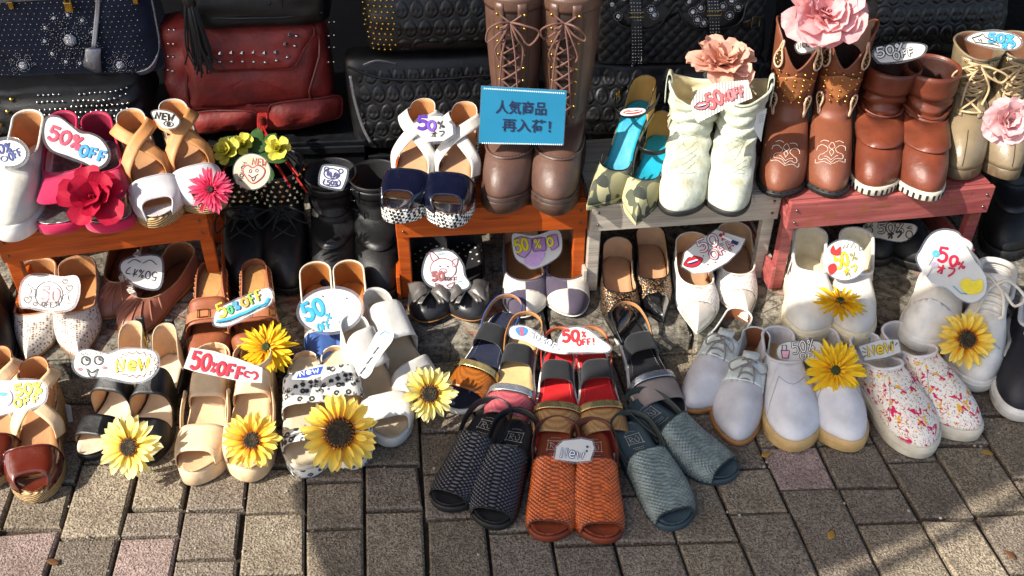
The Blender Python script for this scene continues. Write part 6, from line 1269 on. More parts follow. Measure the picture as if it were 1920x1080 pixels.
class Card:
    def __init__(s, label, poly, at, n=(0, -.55, .83), border=6, name='price_tag', col=None, th=.0006, sm=True, grp='hand-drawn price tags', cat='price tag'):
        c = np.mean(np.array(poly), 0); s.P0 = atz(c[0], c[1], at) if np.isscalar(at) else aty(c[0], c[1], at[1]); n = Vector(n)+Vector((random.uniform(-.10, .10), random.uniform(-.06, .06), 0)); s.n = n.normalized(); s.M = aim(s.P0, n); s.Mi = s.M.inverted(); s.o = thing(name, label, cat, grp, s.M); s.d = (s.P0-Vector((0, 0, CAM_H))).length; s.layer = .0006; s.k = random.uniform(.4, 1.3) if border > 1.9 else random.uniform(0, .4)*(name != 'shop_sign'); s.th = random.uniform(0, 3.1)
        E = smooth_path(poly, 4, True) if sm else np.array(poly, float); s.sheet('card', E, th, -th, col or paper)
        if border:
            q = np.array([((e-c)/np.linalg.norm(e-c))*border+e for e in E]); s.sheet('laminate', q, .0004, -th-.0004, film)
    def l(s, x, y):
        d = ray(x, y); o = Vector((0, 0, CAM_H)); t = (s.P0-o).dot(s.n)/d.dot(s.n); v = s.Mi@(o+d*t); return v.x, v.y
    def zb(s, a, b): return s.k*(a*cos(s.th)+b*sin(s.th))**2
    def sheet(s, nm, E, th, z, m, rings=7):
        L = [s.l(*e) for e in E]; k = len(L); V = [(a, b, z+th) for a, b in L]+[(a, b, z) for a, b in L]; a = sum(L[i][0]*L[(i+1) % k][1]-L[(i+1) % k][0]*L[i][1] for i in range(k)); top = tuple(range(k)); F = [top, tuple(range(2*k-1, k-1, -1))]+[(i, k+i, k+(i+1) % k, (i+1) % k) for i in range(k)]
        if a < 0: F = [f[::-1] for f in F]
        pass
        R = rings; cx = sum(q[0] for q in L)/k; cy = sum(q[1] for q in L)/k; V = []; F = []
        for zz in (z+th, z):
            for r in range(R, 0, -1):
                for x, y in L: X, Y = cx+(x-cx)*r/R, cy+(y-cy)*r/R; V.append((X, Y, zz+s.zb(X, Y)))
            V.append((cx, cy, zz+s.zb(cx, cy)))
        n = R*k+1
        for q, fl in ((0, False), (n, True)):
            for r in range(R-1):
                for i in range(k): f = (q+r*k+i, q+r*k+(i+1) % k, q+(r+1)*k+(i+1) % k, q+(r+1)*k+i); F.append(f[::-1] if fl else f)
            for i in range(k): f = (q+(R-1)*k+i, q+(R-1)*k+(i+1) % k, q+n-1); F.append(f[::-1] if fl else f)
        F += [(i, n+i, n+(i+1) % k, (i+1) % k) for i in range(k)]
        if a < 0: F = [f[::-1] for f in F]
        return mesh(nm, V, F, m, s.o, smooth=True, sharp=30)
    def fill(s, poly, c, sm=True, nm='colour_patch'):
        s.layer += .0002; E = smooth_path(poly, 4, True) if sm else poly; return s.sheet(nm, E, .00018, s.layer-.00018, ink(c))
    def draw(s, lines, w, c, nm='drawing', closed=False, sm=False):
        w = w*1.06+.15
        s.layer += .0002; V = []; F = []; sc = s.d/FPX
        for p in lines:
            p = smooth_path(p, 5, closed) if sm else np.array(p, float)
            if closed: p = np.concatenate([p, p[:1]])
            q = np.array([s.l(*e)+(s.layer,) for e in p]); q[:, 2] += [s.zb(a_, b_) for a_, b_ in q[:, :2]]
            if len(q) < 2: continue
            t = frames(q); q = np.concatenate([q[:1]-t[:1]*w*sc*.22, q, q[-1:]+t[-1:]*w*sc*.22]); r = np.full(len(q), w*sc*.5); r[0] = r[-1] = w*sc*.28
            t = frames(q); N = np.stack([-t[:, 1], t[:, 0], np.zeros(len(q))], 1); st = len(V)
            for k_, (u, z) in enumerate(((-1, 0), (-.6, .00012), (0, .00018), (.6, .00012), (1, 0))): pass
            for a, nn, rr_ in zip(q, N, r):
                for u, z in ((-1, 0), (-.6, .00012), (0, .00018), (.6, .00012), (1, 0)): V.append(a+nn*u*rr_+np.array([0, 0, z]))
            F += [f[::-1] for f in grid_faces(len(q), 5, False, st)]
        o = mesh(nm, V, F, ink(c), s.o)
        if len(lines) > 4: o['kind'] = 'stuff'
        return o
    def text(s, t, a, b, h, w, c, outline=None, ow=2.2, jit=.06, nm='lettering', fillw=.86, seed=1):
        a = np.array(a, float); b = np.array(b, float); dx = (b-a)/len(t); up = np.array([dx[1], -dx[0]]); up = up/np.linalg.norm(up)*h; q = random.Random(seed); S = []
        for i, ch in enumerate(t):
            o = a+dx*i+up*q.uniform(-jit, jit); k = q.uniform(.94, 1.06)
            for st in GL[ch]:
                p = [o+dx*fillw*x+up*y*k for x, y in st[1:]]; S.append(smooth_path(p, 5) if st[0] == 's' else np.array(p))
        if outline: s.draw(S, w+ow, outline, nm+'_outline')
        return s.draw(S, w, c, nm)
K = '#26221f'
# --- upper tier
c = Card('round tag with dark blue 50% OFF on the white clog', ell(16, 287, 33, 24, .1), .385, border=7); c.text('50%', (-14, 292), (24, 284), 17, 3.5, '#20306e'); c.text('OFF', (20, 302), (44, 290), 14, 3, '#20306e'); c.draw([ell(8, 298, 6, 5)], 1.6, '#20306e', closed=True)
c = Card('bone-shaped tag with red 50% and blue OFF on the fuchsia shoes', [(84, 240), (92, 222), (112, 222), (134, 238), (150, 250), (168, 252), (188, 262), (202, 284), (198, 304), (180, 314), (158, 304), (128, 292), (100, 282), (86, 264)], 0.370, (.05, -.62, .78)); c.text('50%', (88, 258), (152, 283), 24, 4.2, '#d8405c', '#8e1c34', 2); c.text('OFF', (148, 290), (198, 306), 19, 4, '#3a94cf', '#1c4a86', 2)
c = Card('small tag reading NEW with an eye on the white rope wedge', [(285, 212), (300, 207), (322, 212), (336, 226), (328, 239), (308, 240), (296, 230)], 0.390, (.05, -.5, .85), 3); c.text('NEW', (290, 222), (326, 228), 12, 3.6, K); c.draw([ell(316, 233, 9, 4.5, .15)], 1.4, K, closed=True); c.draw([ell(316, 233, 2.4, 2.4)], 2.4, K, closed=True)
c = Card('round beige tag with a smiling heart and NEW on the studded boots', ell(472, 322, 34, 33), .300, (0, -.8, .6), 2, col=mat('kraft_card', '#cbb79e', .7)); c.text('NEW', (472, 308), (500, 312), 12, 2, '#a0402e'); c.text('MOMOM', (454, 340), (462, 304), 7, 1.3, K)
hp = [(474, 344), (460, 330), (456, 318), (464, 310), (474, 315), (484, 310), (496, 318), (492, 332)]; c.fill(hp, '#dcb4a4'); c.draw([hp], 1.8, '#a4353a', closed=True, sm=True); c.draw([ell(470, 321, 2.4, 3), ell(482, 320, 2.4, 3)], 1.2, K, closed=True); c.draw([[(466, 328), (474, 333), (484, 327)], [(472, 333), (475, 340), (480, 332)]], 1.5, K, sm=True)
c = Card('white tag with a small bear drawing on the engineer boot', [(604, 318), (612, 311), (646, 316), (650, 326), (642, 350), (634, 354), (604, 347), (600, 338)], .305, (0, -.8, .6), 4); bl = '#2c2f6a'; c.draw([ell(622, 326, 15, 10, .1), ell(612, 317, 4, 4), ell(639, 321, 4, 4), ell(617, 326, 4, 4), ell(630, 328, 4, 4), ell(617, 326, 1.4, 1.4), ell(630, 328, 1.4, 1.4), ell(623, 332, 3, 1.8)], 1.6, bl, closed=True); c.draw([[(609, 336), (606, 344), (618, 349), (634, 349), (638, 342), (634, 337)]], 1.7, bl, sm=True); c.text('50%', (612, 346), (634, 348), 8, 1.6, bl)
c = Card('octagonal tag with purple 50% on the navy wedges', [(780, 232), (792, 220), (826, 218), (848, 234), (850, 252), (832, 264), (800, 266), (784, 252)], 0.390, (0, -.6, .8), 6, sm=False); c.text('5', (782, 241), (806, 241), 22, 5.4, '#5a2f9e', K, 1.2); c.text('0', (802, 244), (820, 243), 16, 4.2, '#7a4fc0', K, 1.2); c.text('%', (822, 242), (836, 238), 13, 1.6, K); c.text('オフ', (808, 258), (836, 256), 11, 1.5, K)
# blue restock sign
c = Card('bright blue sign with Japanese restock notice against the tall boots', [(903, 161), (1062, 170), (1056, 272), (898, 268)], ('y', 1.625), (-.03, -1, .42), 1.5, 'shop_sign', mat('cyan_print', '#0a7396', .35, bump=0, var=.10, vs=8, coat=.5), sm=False, grp=None, cat='sign')
for y0, y1 in ((166, 175), (268, 271)): c.draw([[(908+k*3.9-(y0 > 200)*4, y0+(y1-y0)*k/38), (909.2+k*3.9-(y0 > 200)*4, y0+(y1-y0)*k/38+.1)] for k in range(39)], 2.4, '#d8ecf4', 'dotted_border')
def font_text(c, t, a, b, h, col, nm='printed_text'):
    cu = bpy.data.curves.new('t', 'FONT'); cu.body = t; cu.size = 1; cu.extrude = 0; cu.offset = .018; cu.resolution_u = 3; ob = bpy.data.objects.new('t', cu); COL.objects.link(ob); bpy.context.view_layer.update(); dg = bpy.context.evaluated_depsgraph_get(); me = bpy.data.meshes.new_from_object(ob.evaluated_get(dg)); bpy.data.objects.remove(ob)
    V = np.array([v.co[:] for v in me.vertices]); x0, x1, y0, y1 = V[:, 0].min(), V[:, 0].max(), V[:, 1].min(), V[:, 1].max(); a = np.array(a, float); b = np.array(b, float); d = b-a; up = np.array([d[1], -d[0]])/np.linalg.norm(d)*h; c.layer += .0003
    for v, q in zip(me.vertices, V): p = a+d*(q[0]-x0)/(x1-x0)+up*(q[1]-y0)/(y1-y0); xy = c.l(*p); v.co = (*xy, c.layer+c.zb(*xy))
    me.materials.clear(); me.materials.append(ink(col)); me.update()
    if len(me.polygons) and me.polygons[0].normal.z < 0: me.flip_normals()
    return link(nm, me, c.o)
font_text(c, '人気商品', (929, 213), (1024, 217), 26, '#0e1c40'); font_text(c, '再入荷！', (941, 246), (1032, 250), 25, '#0e1c40')
c = Card('narrow lip-shaped tag with red lips on the camouflage heel', [(1163, 212), (1174, 204), (1204, 203), (1210, 209), (1196, 215), (1172, 217)], 0.430, (.1, -.5, .85), 1.5); c.fill([(1168, 211), (1178, 207), (1186, 209), (1194, 206), (1205, 208), (1194, 213), (1178, 214)], '#c9302c'); c.draw([[(1172, 211), (1186, 211), (1202, 208)]], 1.4, '#f0ece4')
def lips(c, x, y, s, rot, col='#c9202e', mouth='#2a2c50', teeth=True):
    R = lambda p: [(x+s*(a*cos(rot)-b*sin(rot)), y+s*(a*sin(rot)+b*cos(rot))) for a, b in p]; up = [(-1, .05), (-.5, -.38), (-.2, -.5), (0, -.38), (.2, -.5), (.55, -.35), (1, 0), (.55, .42), (0, .55), (-.55, .42)]; c.fill(R(up), col); c.fill(R([(-.75, .03), (-.3, -.14), (0, -.10), (.3, -.14), (.75, .0), (.3, .2), (-.3, .22)]), mouth)
    if teeth: c.fill(R([(-.6, .0), (-.3, -.12), (0, -.09), (.3, -.12), (.6, -.02), (.2, .02), (-.2, .03)]), '#efeae0')
    c.draw([R(up)], max(1., s*.06), K, closed=True, sm=True)
c = Card('corrugated card tag with pink lips and red 50% OFF in white boots', [(1294, 196), (1308, 170), (1340, 156), (1402, 150), (1411, 184), (1360, 204), (1307, 231)], 0.480, (.06, -.72, .70), 0, col=pat('corrugated_card', lambda b: (b.bump(b.n('ShaderNodeTexWave', {0: b.tc.outputs['Object'], 'Scale': 60.}).outputs[1], .7, .002), b.out('#d6d0c2', .75))[1]), sm=False); lips(c, 1316, 198, 15, -.22, '#c97478'); c.text('50', (1330, 205), (1360, 192), 27, 4.2, '#d8686a', '#7a2030', 1.8); c.text('%', (1358, 192), (1368, 188), 16, 2.4, '#c45a5e'); c.text('OFF', (1367, 188), (1398, 180), 18, 4, '#d8787a', '#7a2030', 1.8)
def swing(label, poly, at, n): 
    c = Card(label, poly, at, n, 0, 'swing_ticket', sm=False, grp='paper swing tickets', cat='ticket'); q = np.array(poly, float); ct = q.mean(0); c.draw([[ct+(q[0]-ct)*.5+np.array([0, k*4-6]), ct+(q[1]-ct)*.5+np.array([0, k*4-4])] for k in range(4)], .7, '#8a8a8a', 'fine_print'); return c
swing('white paper swing ticket hanging from the white cowboy boot', [(1420, 214), (1438, 203), (1430, 245), (1427, 266), (1413, 240)], 0.405, (.2, -.9, .3))
swing('white paper swing ticket hanging off the brown wedge sandal', [(106, 755), (133, 760), (138, 800), (116, 780)], 0.015, (.3, -.8, .5))
c = Card('little white tag under the pink flower on the western boots', [(1492, 86), (1504, 74), (1530, 70), (1540, 78), (1530, 92), (1502, 99)], 0.535, (.0, -.75, .65), 3); c.text('NCOOL', (1496, 92), (1536, 84), 10, 1.2, K)
c = Card('tag with black outlined 50% OFF on the cuffed boots', [(1639, 100), (1650, 90), (1700, 82), (1730, 84), (1734, 94), (1718, 108), (1660, 117), (1646, 112)], 0.515, (.05, -.6, .8), 5); c.text('50%', (1644, 108), (1698, 97), 17, 2.6, '#e9e7e1', K, 3.2); c.text('OFF', (1676, 112), (1716, 103), 13, 2.2, '#e9e7e1', K, 2.8)
c = Card('tag with a shark and blue 50% on the taupe boots', [(1814, 72), (1834, 62), (1870, 60), (1902, 66), (1914, 80), (1900, 92), (1862, 88), (1826, 80)], 0.530, (-.05, -.5, .85), 5); c.text('50%', (1852, 78), (1902, 82), 15, 3.4, '#4aa3d8', '#20486e', 1.8); c.text('オフ', (1878, 92), (1906, 91), 11, 2.6, '#4aa3d8', '#20486e', 1.4); c.draw([[(1822, 72), (1836, 68), (1842, 64), (1846, 70), (1858, 76), (1870, 82), (1874, 88), (1862, 84), (1844, 82), (1828, 80), (1822, 72)], [(1834, 74), (1836, 78)], [(1838, 74), (1840, 79)]], 1.4, K)
# --- middle tier
c = Card('candy tag with pink 50 OFF and hearts on the lace flats', [(40, 545), (48, 524), (70, 516), (110, 522), (140, 520), (146, 545), (134, 576), (100, 582), (60, 576), (42, 574)], .155, (0, -.6, .8), 5); c.draw([ell(92, 553, 26, 25), [(68, 545), (52, 532), (60, 546), (54, 556), (68, 556)], [(116, 556), (130, 548), (128, 560), (134, 570), (114, 566)]], 1.5, K, closed=True); c.text('50', (74, 562), (112, 568), 24, 5.0, '#cf8088', '#6a3a3e', 1.8); c.text('OFF', (78, 574), (100, 576), 8, 1.6, K); c.text('%', (104, 574), (114, 572), 8, 1.3, K)
ht = lambda x, y, s: [(x, y+s), (x-s, y-.1*s), (x-.5*s, y-.8*s), (x, y-.3*s), (x+.5*s, y-.8*s), (x+s, y-.1*s)]
c.draw([ht(122, 528, 5), ht(130, 540, 6), ht(52, 562, 7), ht(66, 570, 4)], 1.4, '#6a5654', closed=True, sm=True)
c = Card('white tag with 50% on the ruffled flats under the stool', [(228, 508), (232, 490), (258, 482), (292, 480), (304, 494), (300, 534), (282, 541), (250, 530)], .13, (0, -.6, .8), 4); c.text('50%オフ', (296, 512), (236, 500), 15, 1.5, K); c.draw([[(240, 494), (252, 487), (264, 492)], [(268, 494), (282, 488), (294, 497)]], 1.4, '#5a4644', sm=True)
c = Card('long tag with multicoloured 50% OFF and blue wave on brown mules', [(402, 608), (406, 584), (424, 572), (470, 552), (500, 541), (511, 552), (505, 572), (470, 590), (440, 606), (420, 612)], .165, (.0, -.6, .8), 4)
for t_, a, b, h_, cl in (('5', (412, 596), (430, 588), 24, '#e8c22a'), ('0', (430, 588), (440, 584), 12, '#3fae6a'), ('%', (442, 582), (452, 577), 14, '#3a94cf'), ('O', (456, 576), (470, 570), 15, '#e39a2a'), ('F', (471, 570), (482, 565), 17, '#8fb52e'), ('F', (483, 564), (494, 560), 18, '#e8c22a')): c.text(t_, a, b, h_, 3.4, cl, K, 1.6)
c.draw([[(408, 604), (424, 600), (436, 596), (450, 590), (466, 584), (480, 576), (496, 572), (504, 560)]], 5, '#2f9fd0', sm=True); c.draw([[(406, 606), (430, 602), (452, 594), (480, 580), (500, 570)]], 1.2, K, sm=True)
c = Card('big oval tag with blue 50% OFF on the ivory pumps', ell(620, 582, 58, 40, -.12, 22), .14, (0, -.6, .8), 6); c.text('50', (574, 602), (614, 586), 30, 6.4, '#2a9ac4', '#1a6a96', 1.4); c.text('%', (612, 600), (624, 596), 11, 2, '#2a9ac4'); c.text('OFF', (598, 622), (622, 614), 14, 3, '#2a9ac4'); c.draw([[(x-2, y), (x+2, y)] for x, y in ((605, 556), (578, 570), (588, 620), (636, 604), (650, 560), (606, 604), (572, 596))]+[[(x, y-2), (x, y+2)] for x, y in ((605, 556), (578, 570), (588, 620), (636, 604), (650, 560), (606, 604))], 1, '#4a5a6a')
c = Card('tag with a pink piglet and 50% OFF on the ballet flats', [(794, 515), (800, 484), (818, 469), (848, 474), (866, 496), (870, 516), (880, 532), (868, 542), (830, 540), (806, 534)], .125, (0, -.6, .8), 4); hd = ell(831, 505, 24, 20, .1); pk = '#e6bcc0'
c.fill([(812, 490), (806, 476), (810, 473), (822, 484)], pk); c.fill([(848, 490), (858, 486), (856, 498), (850, 500)], pk); c.fill(ell(834, 522, 22, 14), pk); c.fill(hd, pk); c.draw([hd, [(812, 490), (806, 476), (810, 473), (822, 484)], [(848, 490), (858, 486), (856, 498), (850, 500)], ell(831, 509, 7, 4.6), [(816, 532), (822, 540), (830, 536)], [(838, 536), (846, 540), (852, 530)]], 1.5, '#6a3a44', closed=True, sm=True); c.draw([[(828, 508), (828.4, 510)], [(834, 509), (834.4, 511)], [(823, 499), (827, 500)], [(838, 500), (842, 501)]], 2, K); c.text('50', (810, 526), (834, 526), 15, 4, '#8a4a4a', K, 1.2); c.text('%OFF', (832, 526), (856, 528), 7, 1.5, K); c.draw([[(820, 477), (834, 476)], [(858, 528), (866, 528)]], 1.2, '#4ab0c0')
c = Card('bow-shaped tag with yellow 50% on lilac on the patchwork flats', [(960, 446), (968, 438), (992, 442), (1012, 440), (1036, 431), (1050, 436), (1054, 456), (1050, 476), (1030, 492), (1000, 504), (984, 496), (966, 482)], .13, (0, -.6, .8), 2)
c.fill([(964, 450), (976, 444), (996, 448), (996, 470), (984, 484), (970, 478)], '#b98fc0'); c.fill([(998, 448), (1022, 446), (1024, 470), (1000, 472)], '#a878b4'); c.fill([(1026, 444), (1044, 440), (1048, 462), (1034, 470)], '#b98fc0'); c.fill([(982, 490), (1000, 474), (1022, 474), (1012, 496), (996, 500)], '#c79fcc'); c.draw([[(964, 450), (976, 444), (996, 448), (996, 470), (984, 484), (970, 478)], [(998, 448), (1022, 446), (1024, 470), (1000, 472)], [(1026, 444), (1044, 440), (1048, 462), (1034, 470)]], 1.2, '#4a3a50', closed=True); c.text('50', (968, 474), (994, 468), 22, 4.2, '#d8c81f', '#6a6420', 1.2); c.text('%', (1002, 466), (1018, 464), 16, 2.4, '#e0d040', '#6a6420', 1.); c.text('O', (1027, 462), (1040, 460), 15, 3.4, '#e8dc2a', '#6a6420', 1.)
c = Card('fan-shaped tag with red lips and heart-filled 50% on white lace flats', [(1278, 500), (1284, 474), (1300, 460), (1342, 431), (1396, 450), (1386, 470), (1362, 492), (1330, 510), (1300, 513)], .13, (.05, -.6, .8), 3, sm=False); lips(c, 1299, 491, 19, -.3, '#d8202e', '#20244e'); c.text('50', (1312, 474), (1352, 456), 22, 3, '#e6c8cc', K, 2.4); c.text('%', (1352, 452), (1364, 447), 12, 2, '#c9202e', K, 1); c.text('OFF', (1334, 488), (1382, 464), 17, 2.6, '#d8a0a8', K, 2.2); c.draw([[(x, y), (x+.8, y+.8)] for x, y in ((1318, 462), (1326, 470), (1334, 458), (1344, 452), (1340, 464), (1348, 478), (1358, 472), (1366, 466), (1374, 462), (1318, 480), (1326, 496), (1340, 492))], 2.6, '#c9202e'); c.fill([(1354, 442), (1372, 451), (1370, 455), (1352, 446)], '#efece4', False); c.fill([(1372, 451), (1384, 456), (1381, 462), (1369, 456)], '#20244e', False); c.fill([(1348, 440), (1354, 442), (1352, 446), (1346, 443)], '#b02020', False)
c = Card('round tag with yellow 50% and rays on the white zip slip-ons', ell(1583, 488, 40, 37), .165, (0, -.65, .76), 3); c.text('50', (1568, 504), (1595, 497), 26, 3.2, '#e3cf2a', '#5a5420', 1.5); c.text('%', (1596, 490), (1610, 485), 14, 1.6, '#8a7c1a'); c.text('オフ', (1584, 518), (1612, 507), 13, 1.8, '#d3bf1a', '#5a5420', 1.0); c.draw([[(1580, 466), (1583, 460), (1586, 466), (1590, 457), (1594, 465), (1600, 455), (1603, 465), (1610, 460), (1610, 470), (1617, 468)], [(1584, 512), (1587, 518), (1590, 512), (1594, 519)]], 1.3, '#6a6a5a'); c.fill([(1552, 500), (1564, 494), (1568, 506), (1556, 516)], '#c9302c'); c.fill([(1556, 470), (1562, 460), (1566, 474), (1575, 462), (1574, 478), (1560, 478)], '#c9302c')
c = Card('large wavy tag with red 50% and lollipops on the high-top sneakers', [(1720, 490), (1728, 468), (1745, 442), (1768, 432), (1795, 438), (1808, 458), (1828, 490), (1848, 520), (1846, 552), (1822, 567), (1800, 560), (1775, 540), (1745, 530)], .205, (0, -.65, .76), 4); c.text('5', (1756, 488), (1778, 492), 25, 5.2, '#c9203e'); c.text('0', (1778, 496), (1796, 500), 18, 4.6, '#c9203e'); c.text('%', (1795, 505), (1812, 502), 13, 2.4, '#c9203e'); c.text('オ', (1755, 512), (1772, 516), 17, 3, '#c9203e'); c.text('フ', (1773, 517), (1790, 521), 17, 3, '#c9203e')
for x, y, q_ in ((1754, 476, '#4aa8c0'), (1751, 497, '#b8a8b8')): c.draw([ell(x, y, 6, 5.6), ell(x, y, 3, 2.6)], 2, q_, closed=True); c.draw([[(x-4, y+5), (x-14, y+22)]], 1, '#7a7a7a')
c.fill([(1800, 530), (1812, 522), (1824, 528), (1838, 524), (1842, 540), (1834, 550), (1816, 552), (1804, 544)], '#e8d234'); c.draw([[(1786, 537), (1800, 550), (1812, 552)]], 1.6, '#3a9ab0')
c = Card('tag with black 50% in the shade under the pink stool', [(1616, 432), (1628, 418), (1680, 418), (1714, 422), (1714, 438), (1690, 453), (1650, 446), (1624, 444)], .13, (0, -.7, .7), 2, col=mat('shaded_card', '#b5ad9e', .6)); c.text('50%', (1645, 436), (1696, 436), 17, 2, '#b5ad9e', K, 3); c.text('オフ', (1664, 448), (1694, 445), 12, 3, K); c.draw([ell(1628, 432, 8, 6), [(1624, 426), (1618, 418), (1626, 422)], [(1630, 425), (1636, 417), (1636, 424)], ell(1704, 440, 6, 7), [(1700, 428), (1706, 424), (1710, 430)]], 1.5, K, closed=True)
# --- front row
c = Card('tag with a pink handbag and 50% in the white gum-soled slip-on', [(1458, 655), (1470, 644), (1500, 640), (1536, 642), (1546, 660), (1530, 674), (1490, 677), (1462, 672)], .085, (0, -.5, .85), 2); c.text('50%', (1486, 664), (1530, 656), 21, 1.6, '#e9e7e1', K, 2.6); c.text('OFF', (1500, 674), (1540, 670), 11, 1.4, '#e9e7e1', K, 2.2); c.fill([(1464, 658), (1480, 658), (1478, 672), (1467, 672)], '#dba0b0', False); c.draw([[(1464, 658), (1480, 658), (1478, 672), (1467, 672)], [(1466, 658), (1466, 648), (1474, 648), (1474, 658)]], 1.4, K, closed=True)
c = Card('tag with yellow NEW in the paint splattered slip-on', [(1611, 650), (1650, 638), (1684, 637), (1689, 660), (1660, 670), (1622, 676)], .10, (0, -.5, .85), 3, sm=False); c.text('NeW', (1627, 668), (1678, 659), 18, 3.4, '#e8c22a', K, 1.8); c.draw([[(1617, 652), (1623, 656)], [(1616, 660), (1623, 661)], [(1618, 670), (1624, 667)], [(1672, 645), (1674, 640)], [(1678, 648), (1682, 643)]], 1.4, K)
c = Card('tag with yellow 50% OFF on the brown wedge sandal', [(-10, 722), (20, 714), (70, 714), (86, 726), (84, 752), (62, 764), (20, 773), (-10, 776)], .175, (0, -.55, .83), 4); c.text('50%', (28, 742), (82, 736), 19, 4, '#e8c92a', K, 1.6); c.text('OFF', (28, 764), (80, 752), 14, 3.2, '#e8d22a', K, 1.6); c.fill(ell(8, 746, 16, 17), '#d9b0c8'); c.fill(ell(8, 740, 8, 4), '#4a94b8')
c = Card('peanut-shaped tag with a smiling face and yellow NEW on black sandals', [(140, 690), (146, 664), (166, 656), (190, 661), (206, 664), (230, 655), (270, 655), (292, 664), (295, 690), (278, 710), (250, 717), (215, 710), (195, 706), (160, 706)], .185, (0, -.5, .86), 5); brs = [(256+42*cos(a)*(1 if k % 2 else .84), 684+25*sin(a)*(1 if k % 2 else .80)) for k, a in enumerate(np.linspace(0, 2*pi, 36, endpoint=False))]; c.fill(brs, '#e0bfa6', False); c.draw([brs], 1.2, K, closed=True); c.text('NeW', (217, 697), (284, 694), 21, 3.6, '#f0d81f', K, 2.0); c.draw([ell(161, 677, 8, 8), ell(185, 676, 8, 8), ell(164, 674, 2.4, 3), ell(188, 673, 2.4, 3)], 1.8, K, closed=True); c.draw([[(163, 692), (172, 699), (184, 692)], [(164, 693), (168, 705), (178, 706), (183, 693)]], 1.8, K, sm=True); c.draw([ell(150, 693, 3, 2), ell(196, 690, 3, 2)], 1.6, '#c45a5e', closed=True); c.draw([[(156, 667), (154, 663)], [(162, 666), (162, 662)], [(182, 665), (181, 661)], [(189, 666), (190, 662)]], 1.3, K)
c = Card('torn white cloth tag with red 50% OFF on the beige platform sandals', [(344, 690), (358, 652), (400, 658), (445, 672), (492, 690), (491, 718), (455, 716), (400, 704), (366, 697)], .175, (0, -.5, .86), 0, col=fabric('felt_cloth', '#cfccc8'), sm=False); c.text('50', (356, 688), (394, 697), 30, 5.4, '#cf1f33', '#8e1424', 1.4); c.text('%', (393, 696), (404, 699), 18, 2.4, '#cf1f33'); c.text('OFF', (405, 700), (456, 714), 23, 5, '#cf1f33', '#8e1424', 1.2); c.draw([[(466, 708), (458, 704), (462, 697), (470, 700), (478, 698), (482, 706), (476, 712)]], 3.4, '#cf1f33', sm=True)
c = Card('small white tag with NEW in a blue lozenge on the leopard mules', [(544, 712), (556, 698), (600, 684), (613, 686), (608, 704), (580, 712)], .135, (0, -.5, .86), 2, sm=False); c.fill([(556, 710), (562, 697), (606, 687), (600, 702), (584, 704), (576, 708)], '#2a4aa8', False); c.text('New', (562, 706), (600, 698), 9, 2.2, '#efece4')
c = Card('long white tongue-shaped tag with scribbles on the white mules', [(674, 700), (676, 676), (692, 650), (706, 624), (724, 614), (737, 620), (736, 638), (718, 662), (704, 682), (696, 700), (684, 710)], .145, (0, -.5, .86), 0); c.draw([smooth_path([(680+i*6.2-j*3, 696-i*9.5+j*3+2*((i+j) % 2)) for i in range(7)], 2)[k:k+3] for j in range(3) for k in range(0, 11, 4)], 1.1, '#3a3a44', 'scribbled_lettering'); c.draw([[(712, 628), (722, 622), (730, 626)]], 1.6, '#4a94b8', sm=True)
c = Card('long tag with a popsicle and 50% OFF beside the red sandals', [(955, 622), (962, 613), (985, 612), (1008, 624), (1040, 646), (1066, 658), (1058, 665), (1020, 657), (985, 640), (960, 634)], .10, (0, -.5, .86), 3); c.fill([(966, 618), (978, 613), (989, 618), (986, 628), (974, 630)], '#4a80b8'); c.fill([(974, 616), (980, 614), (982, 629), (976, 630)], '#c45a6a', False); c.text('50%OFF', (990, 630), (1054, 662), 11, 1.6, '#e9e7e1', '#3a5a7a', 1.8)
c = Card('cloud-shaped tag with red 50% OFF! on the red sandals', [(1046, 640), (1056, 622), (1076, 614), (1100, 618), (1122, 634), (1144, 650), (1136, 660), (1100, 660), (1066, 660), (1050, 654)], .105, (0, -.5, .86), 4); c.text('50', (1054, 640), (1088, 640), 20, 4.4, '#d8262e', '#8e1424', 1.2); c.text('%', (1090, 632), (1100, 632), 10, 1.8, '#d8262e'); c.text('OFF!', (1082, 648), (1118, 646), 11, 2.8, '#d8262e')
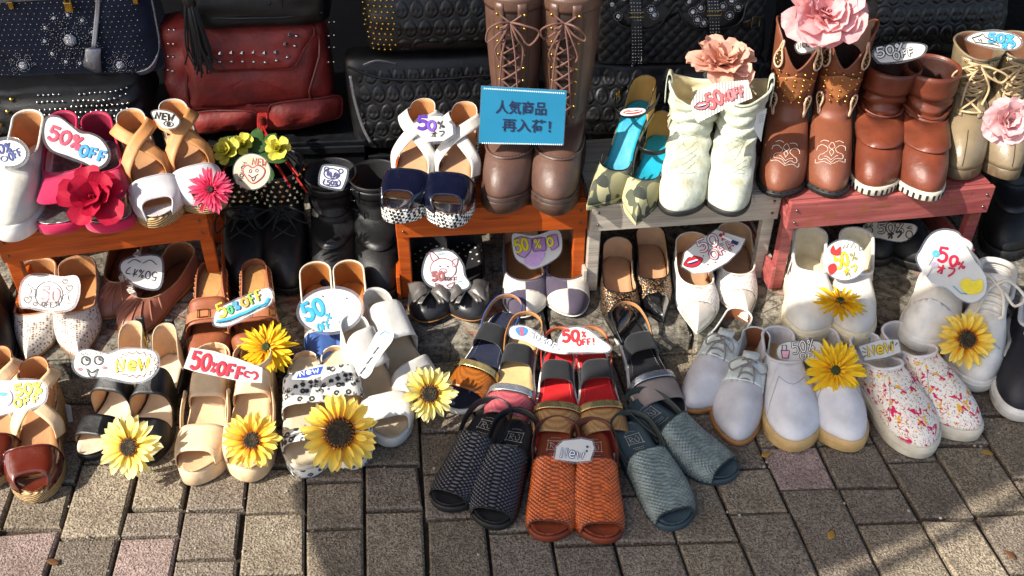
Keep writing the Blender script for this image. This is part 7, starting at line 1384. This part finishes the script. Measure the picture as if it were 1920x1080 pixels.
c = Card('small arched white tag with NEW on the orange-brown sandals', [(1040, 861), (1044, 838), (1056, 827), (1090, 823), (1110, 827), (1114, 840), (1106, 864), (1080, 866)], .086, (0, -.5, .86), 4, sm=False); c.text('New', (1050, 857), (1096, 862), 17, 2, '#e9e7e1', '#2a2a6a', 2.6); c.draw([ht(1101, 838, 2), ht(1100, 846, 1.6)], 1.4, '#2a2a6a', closed=True)
# ---------------------------------------------------------------- added banner, out of view, shaped to cast the shadow over the front row
def banner():
    d = Vector((sin(SUN_AZ), cos(SUN_AZ), 0)); e = Vector((cos(SUN_AZ), -sin(SUN_AZ), 0)); P0 = d*-1.0+e*-.60
    o = thing('added_banner', 'added cloth banner on a pole, out of view, casting the front shadow', 'banner', None, Matrix(((-e.x, d.x, 0, P0.x), (-e.y, d.y, 0, P0.y), (0, 0, 1, 0), (0, 0, 0, 1))))
    pole = metal('banner_pole', '#b8b8ba', .3); cl = fabric('banner_cloth', '#8e2a24')
    tubes('pole', [[(0, 0, .05), (0, 0, 1.2), (0, 0, 2.46)]], .011, pole, o, 10); tubes('cross_arm', [[(-.02, 0, 2.42), (.36, 0, 2.42)]], .007, pole, o, 8)
    lathe('water_base', [(0, 0), (.19, 0), (.20, .02), (.20, .07), (.17, .09), (.03, .10), (.03, .14), (0, .14)], mat('grey_base_plastic', '#5a5c60', .5), o, 20, sharp=30)
    far = crv((.92, .56), (1.0, .575), (1.25, .57), (1.35, .54), (1.54, .52), (1.80, .52), (2.0, .44), (2.2, .37), (2.41, .34)); near = crv((.92, .02), (1.54, .035), (1.7, .022), (1.85, .036), (2.41, .02)); G_ = []
    for z in np.linspace(0, 1, 40):
        row = []
        for u in np.linspace(0, 1, 18):
            h = (.93+.05*u)+(2.41-.93-.05*u)*z; a, b = float(near(h)), float(far(h)); row.append((a+(b-a)*u, .02*math.sin(u*5+z*6)*u, h))
        G_.append(row)
    grid('cloth', np.array(G_), cl, o, solid=.0015, off=0)
    tubes('cloth_loop', [[(.016*cos(t), .016*sin(t), h) for t in np.linspace(0, 2*pi, 9)] for h in (1.0, 1.3, 1.6, 1.9, 2.2)], .004, cl, o, 5)
banner()
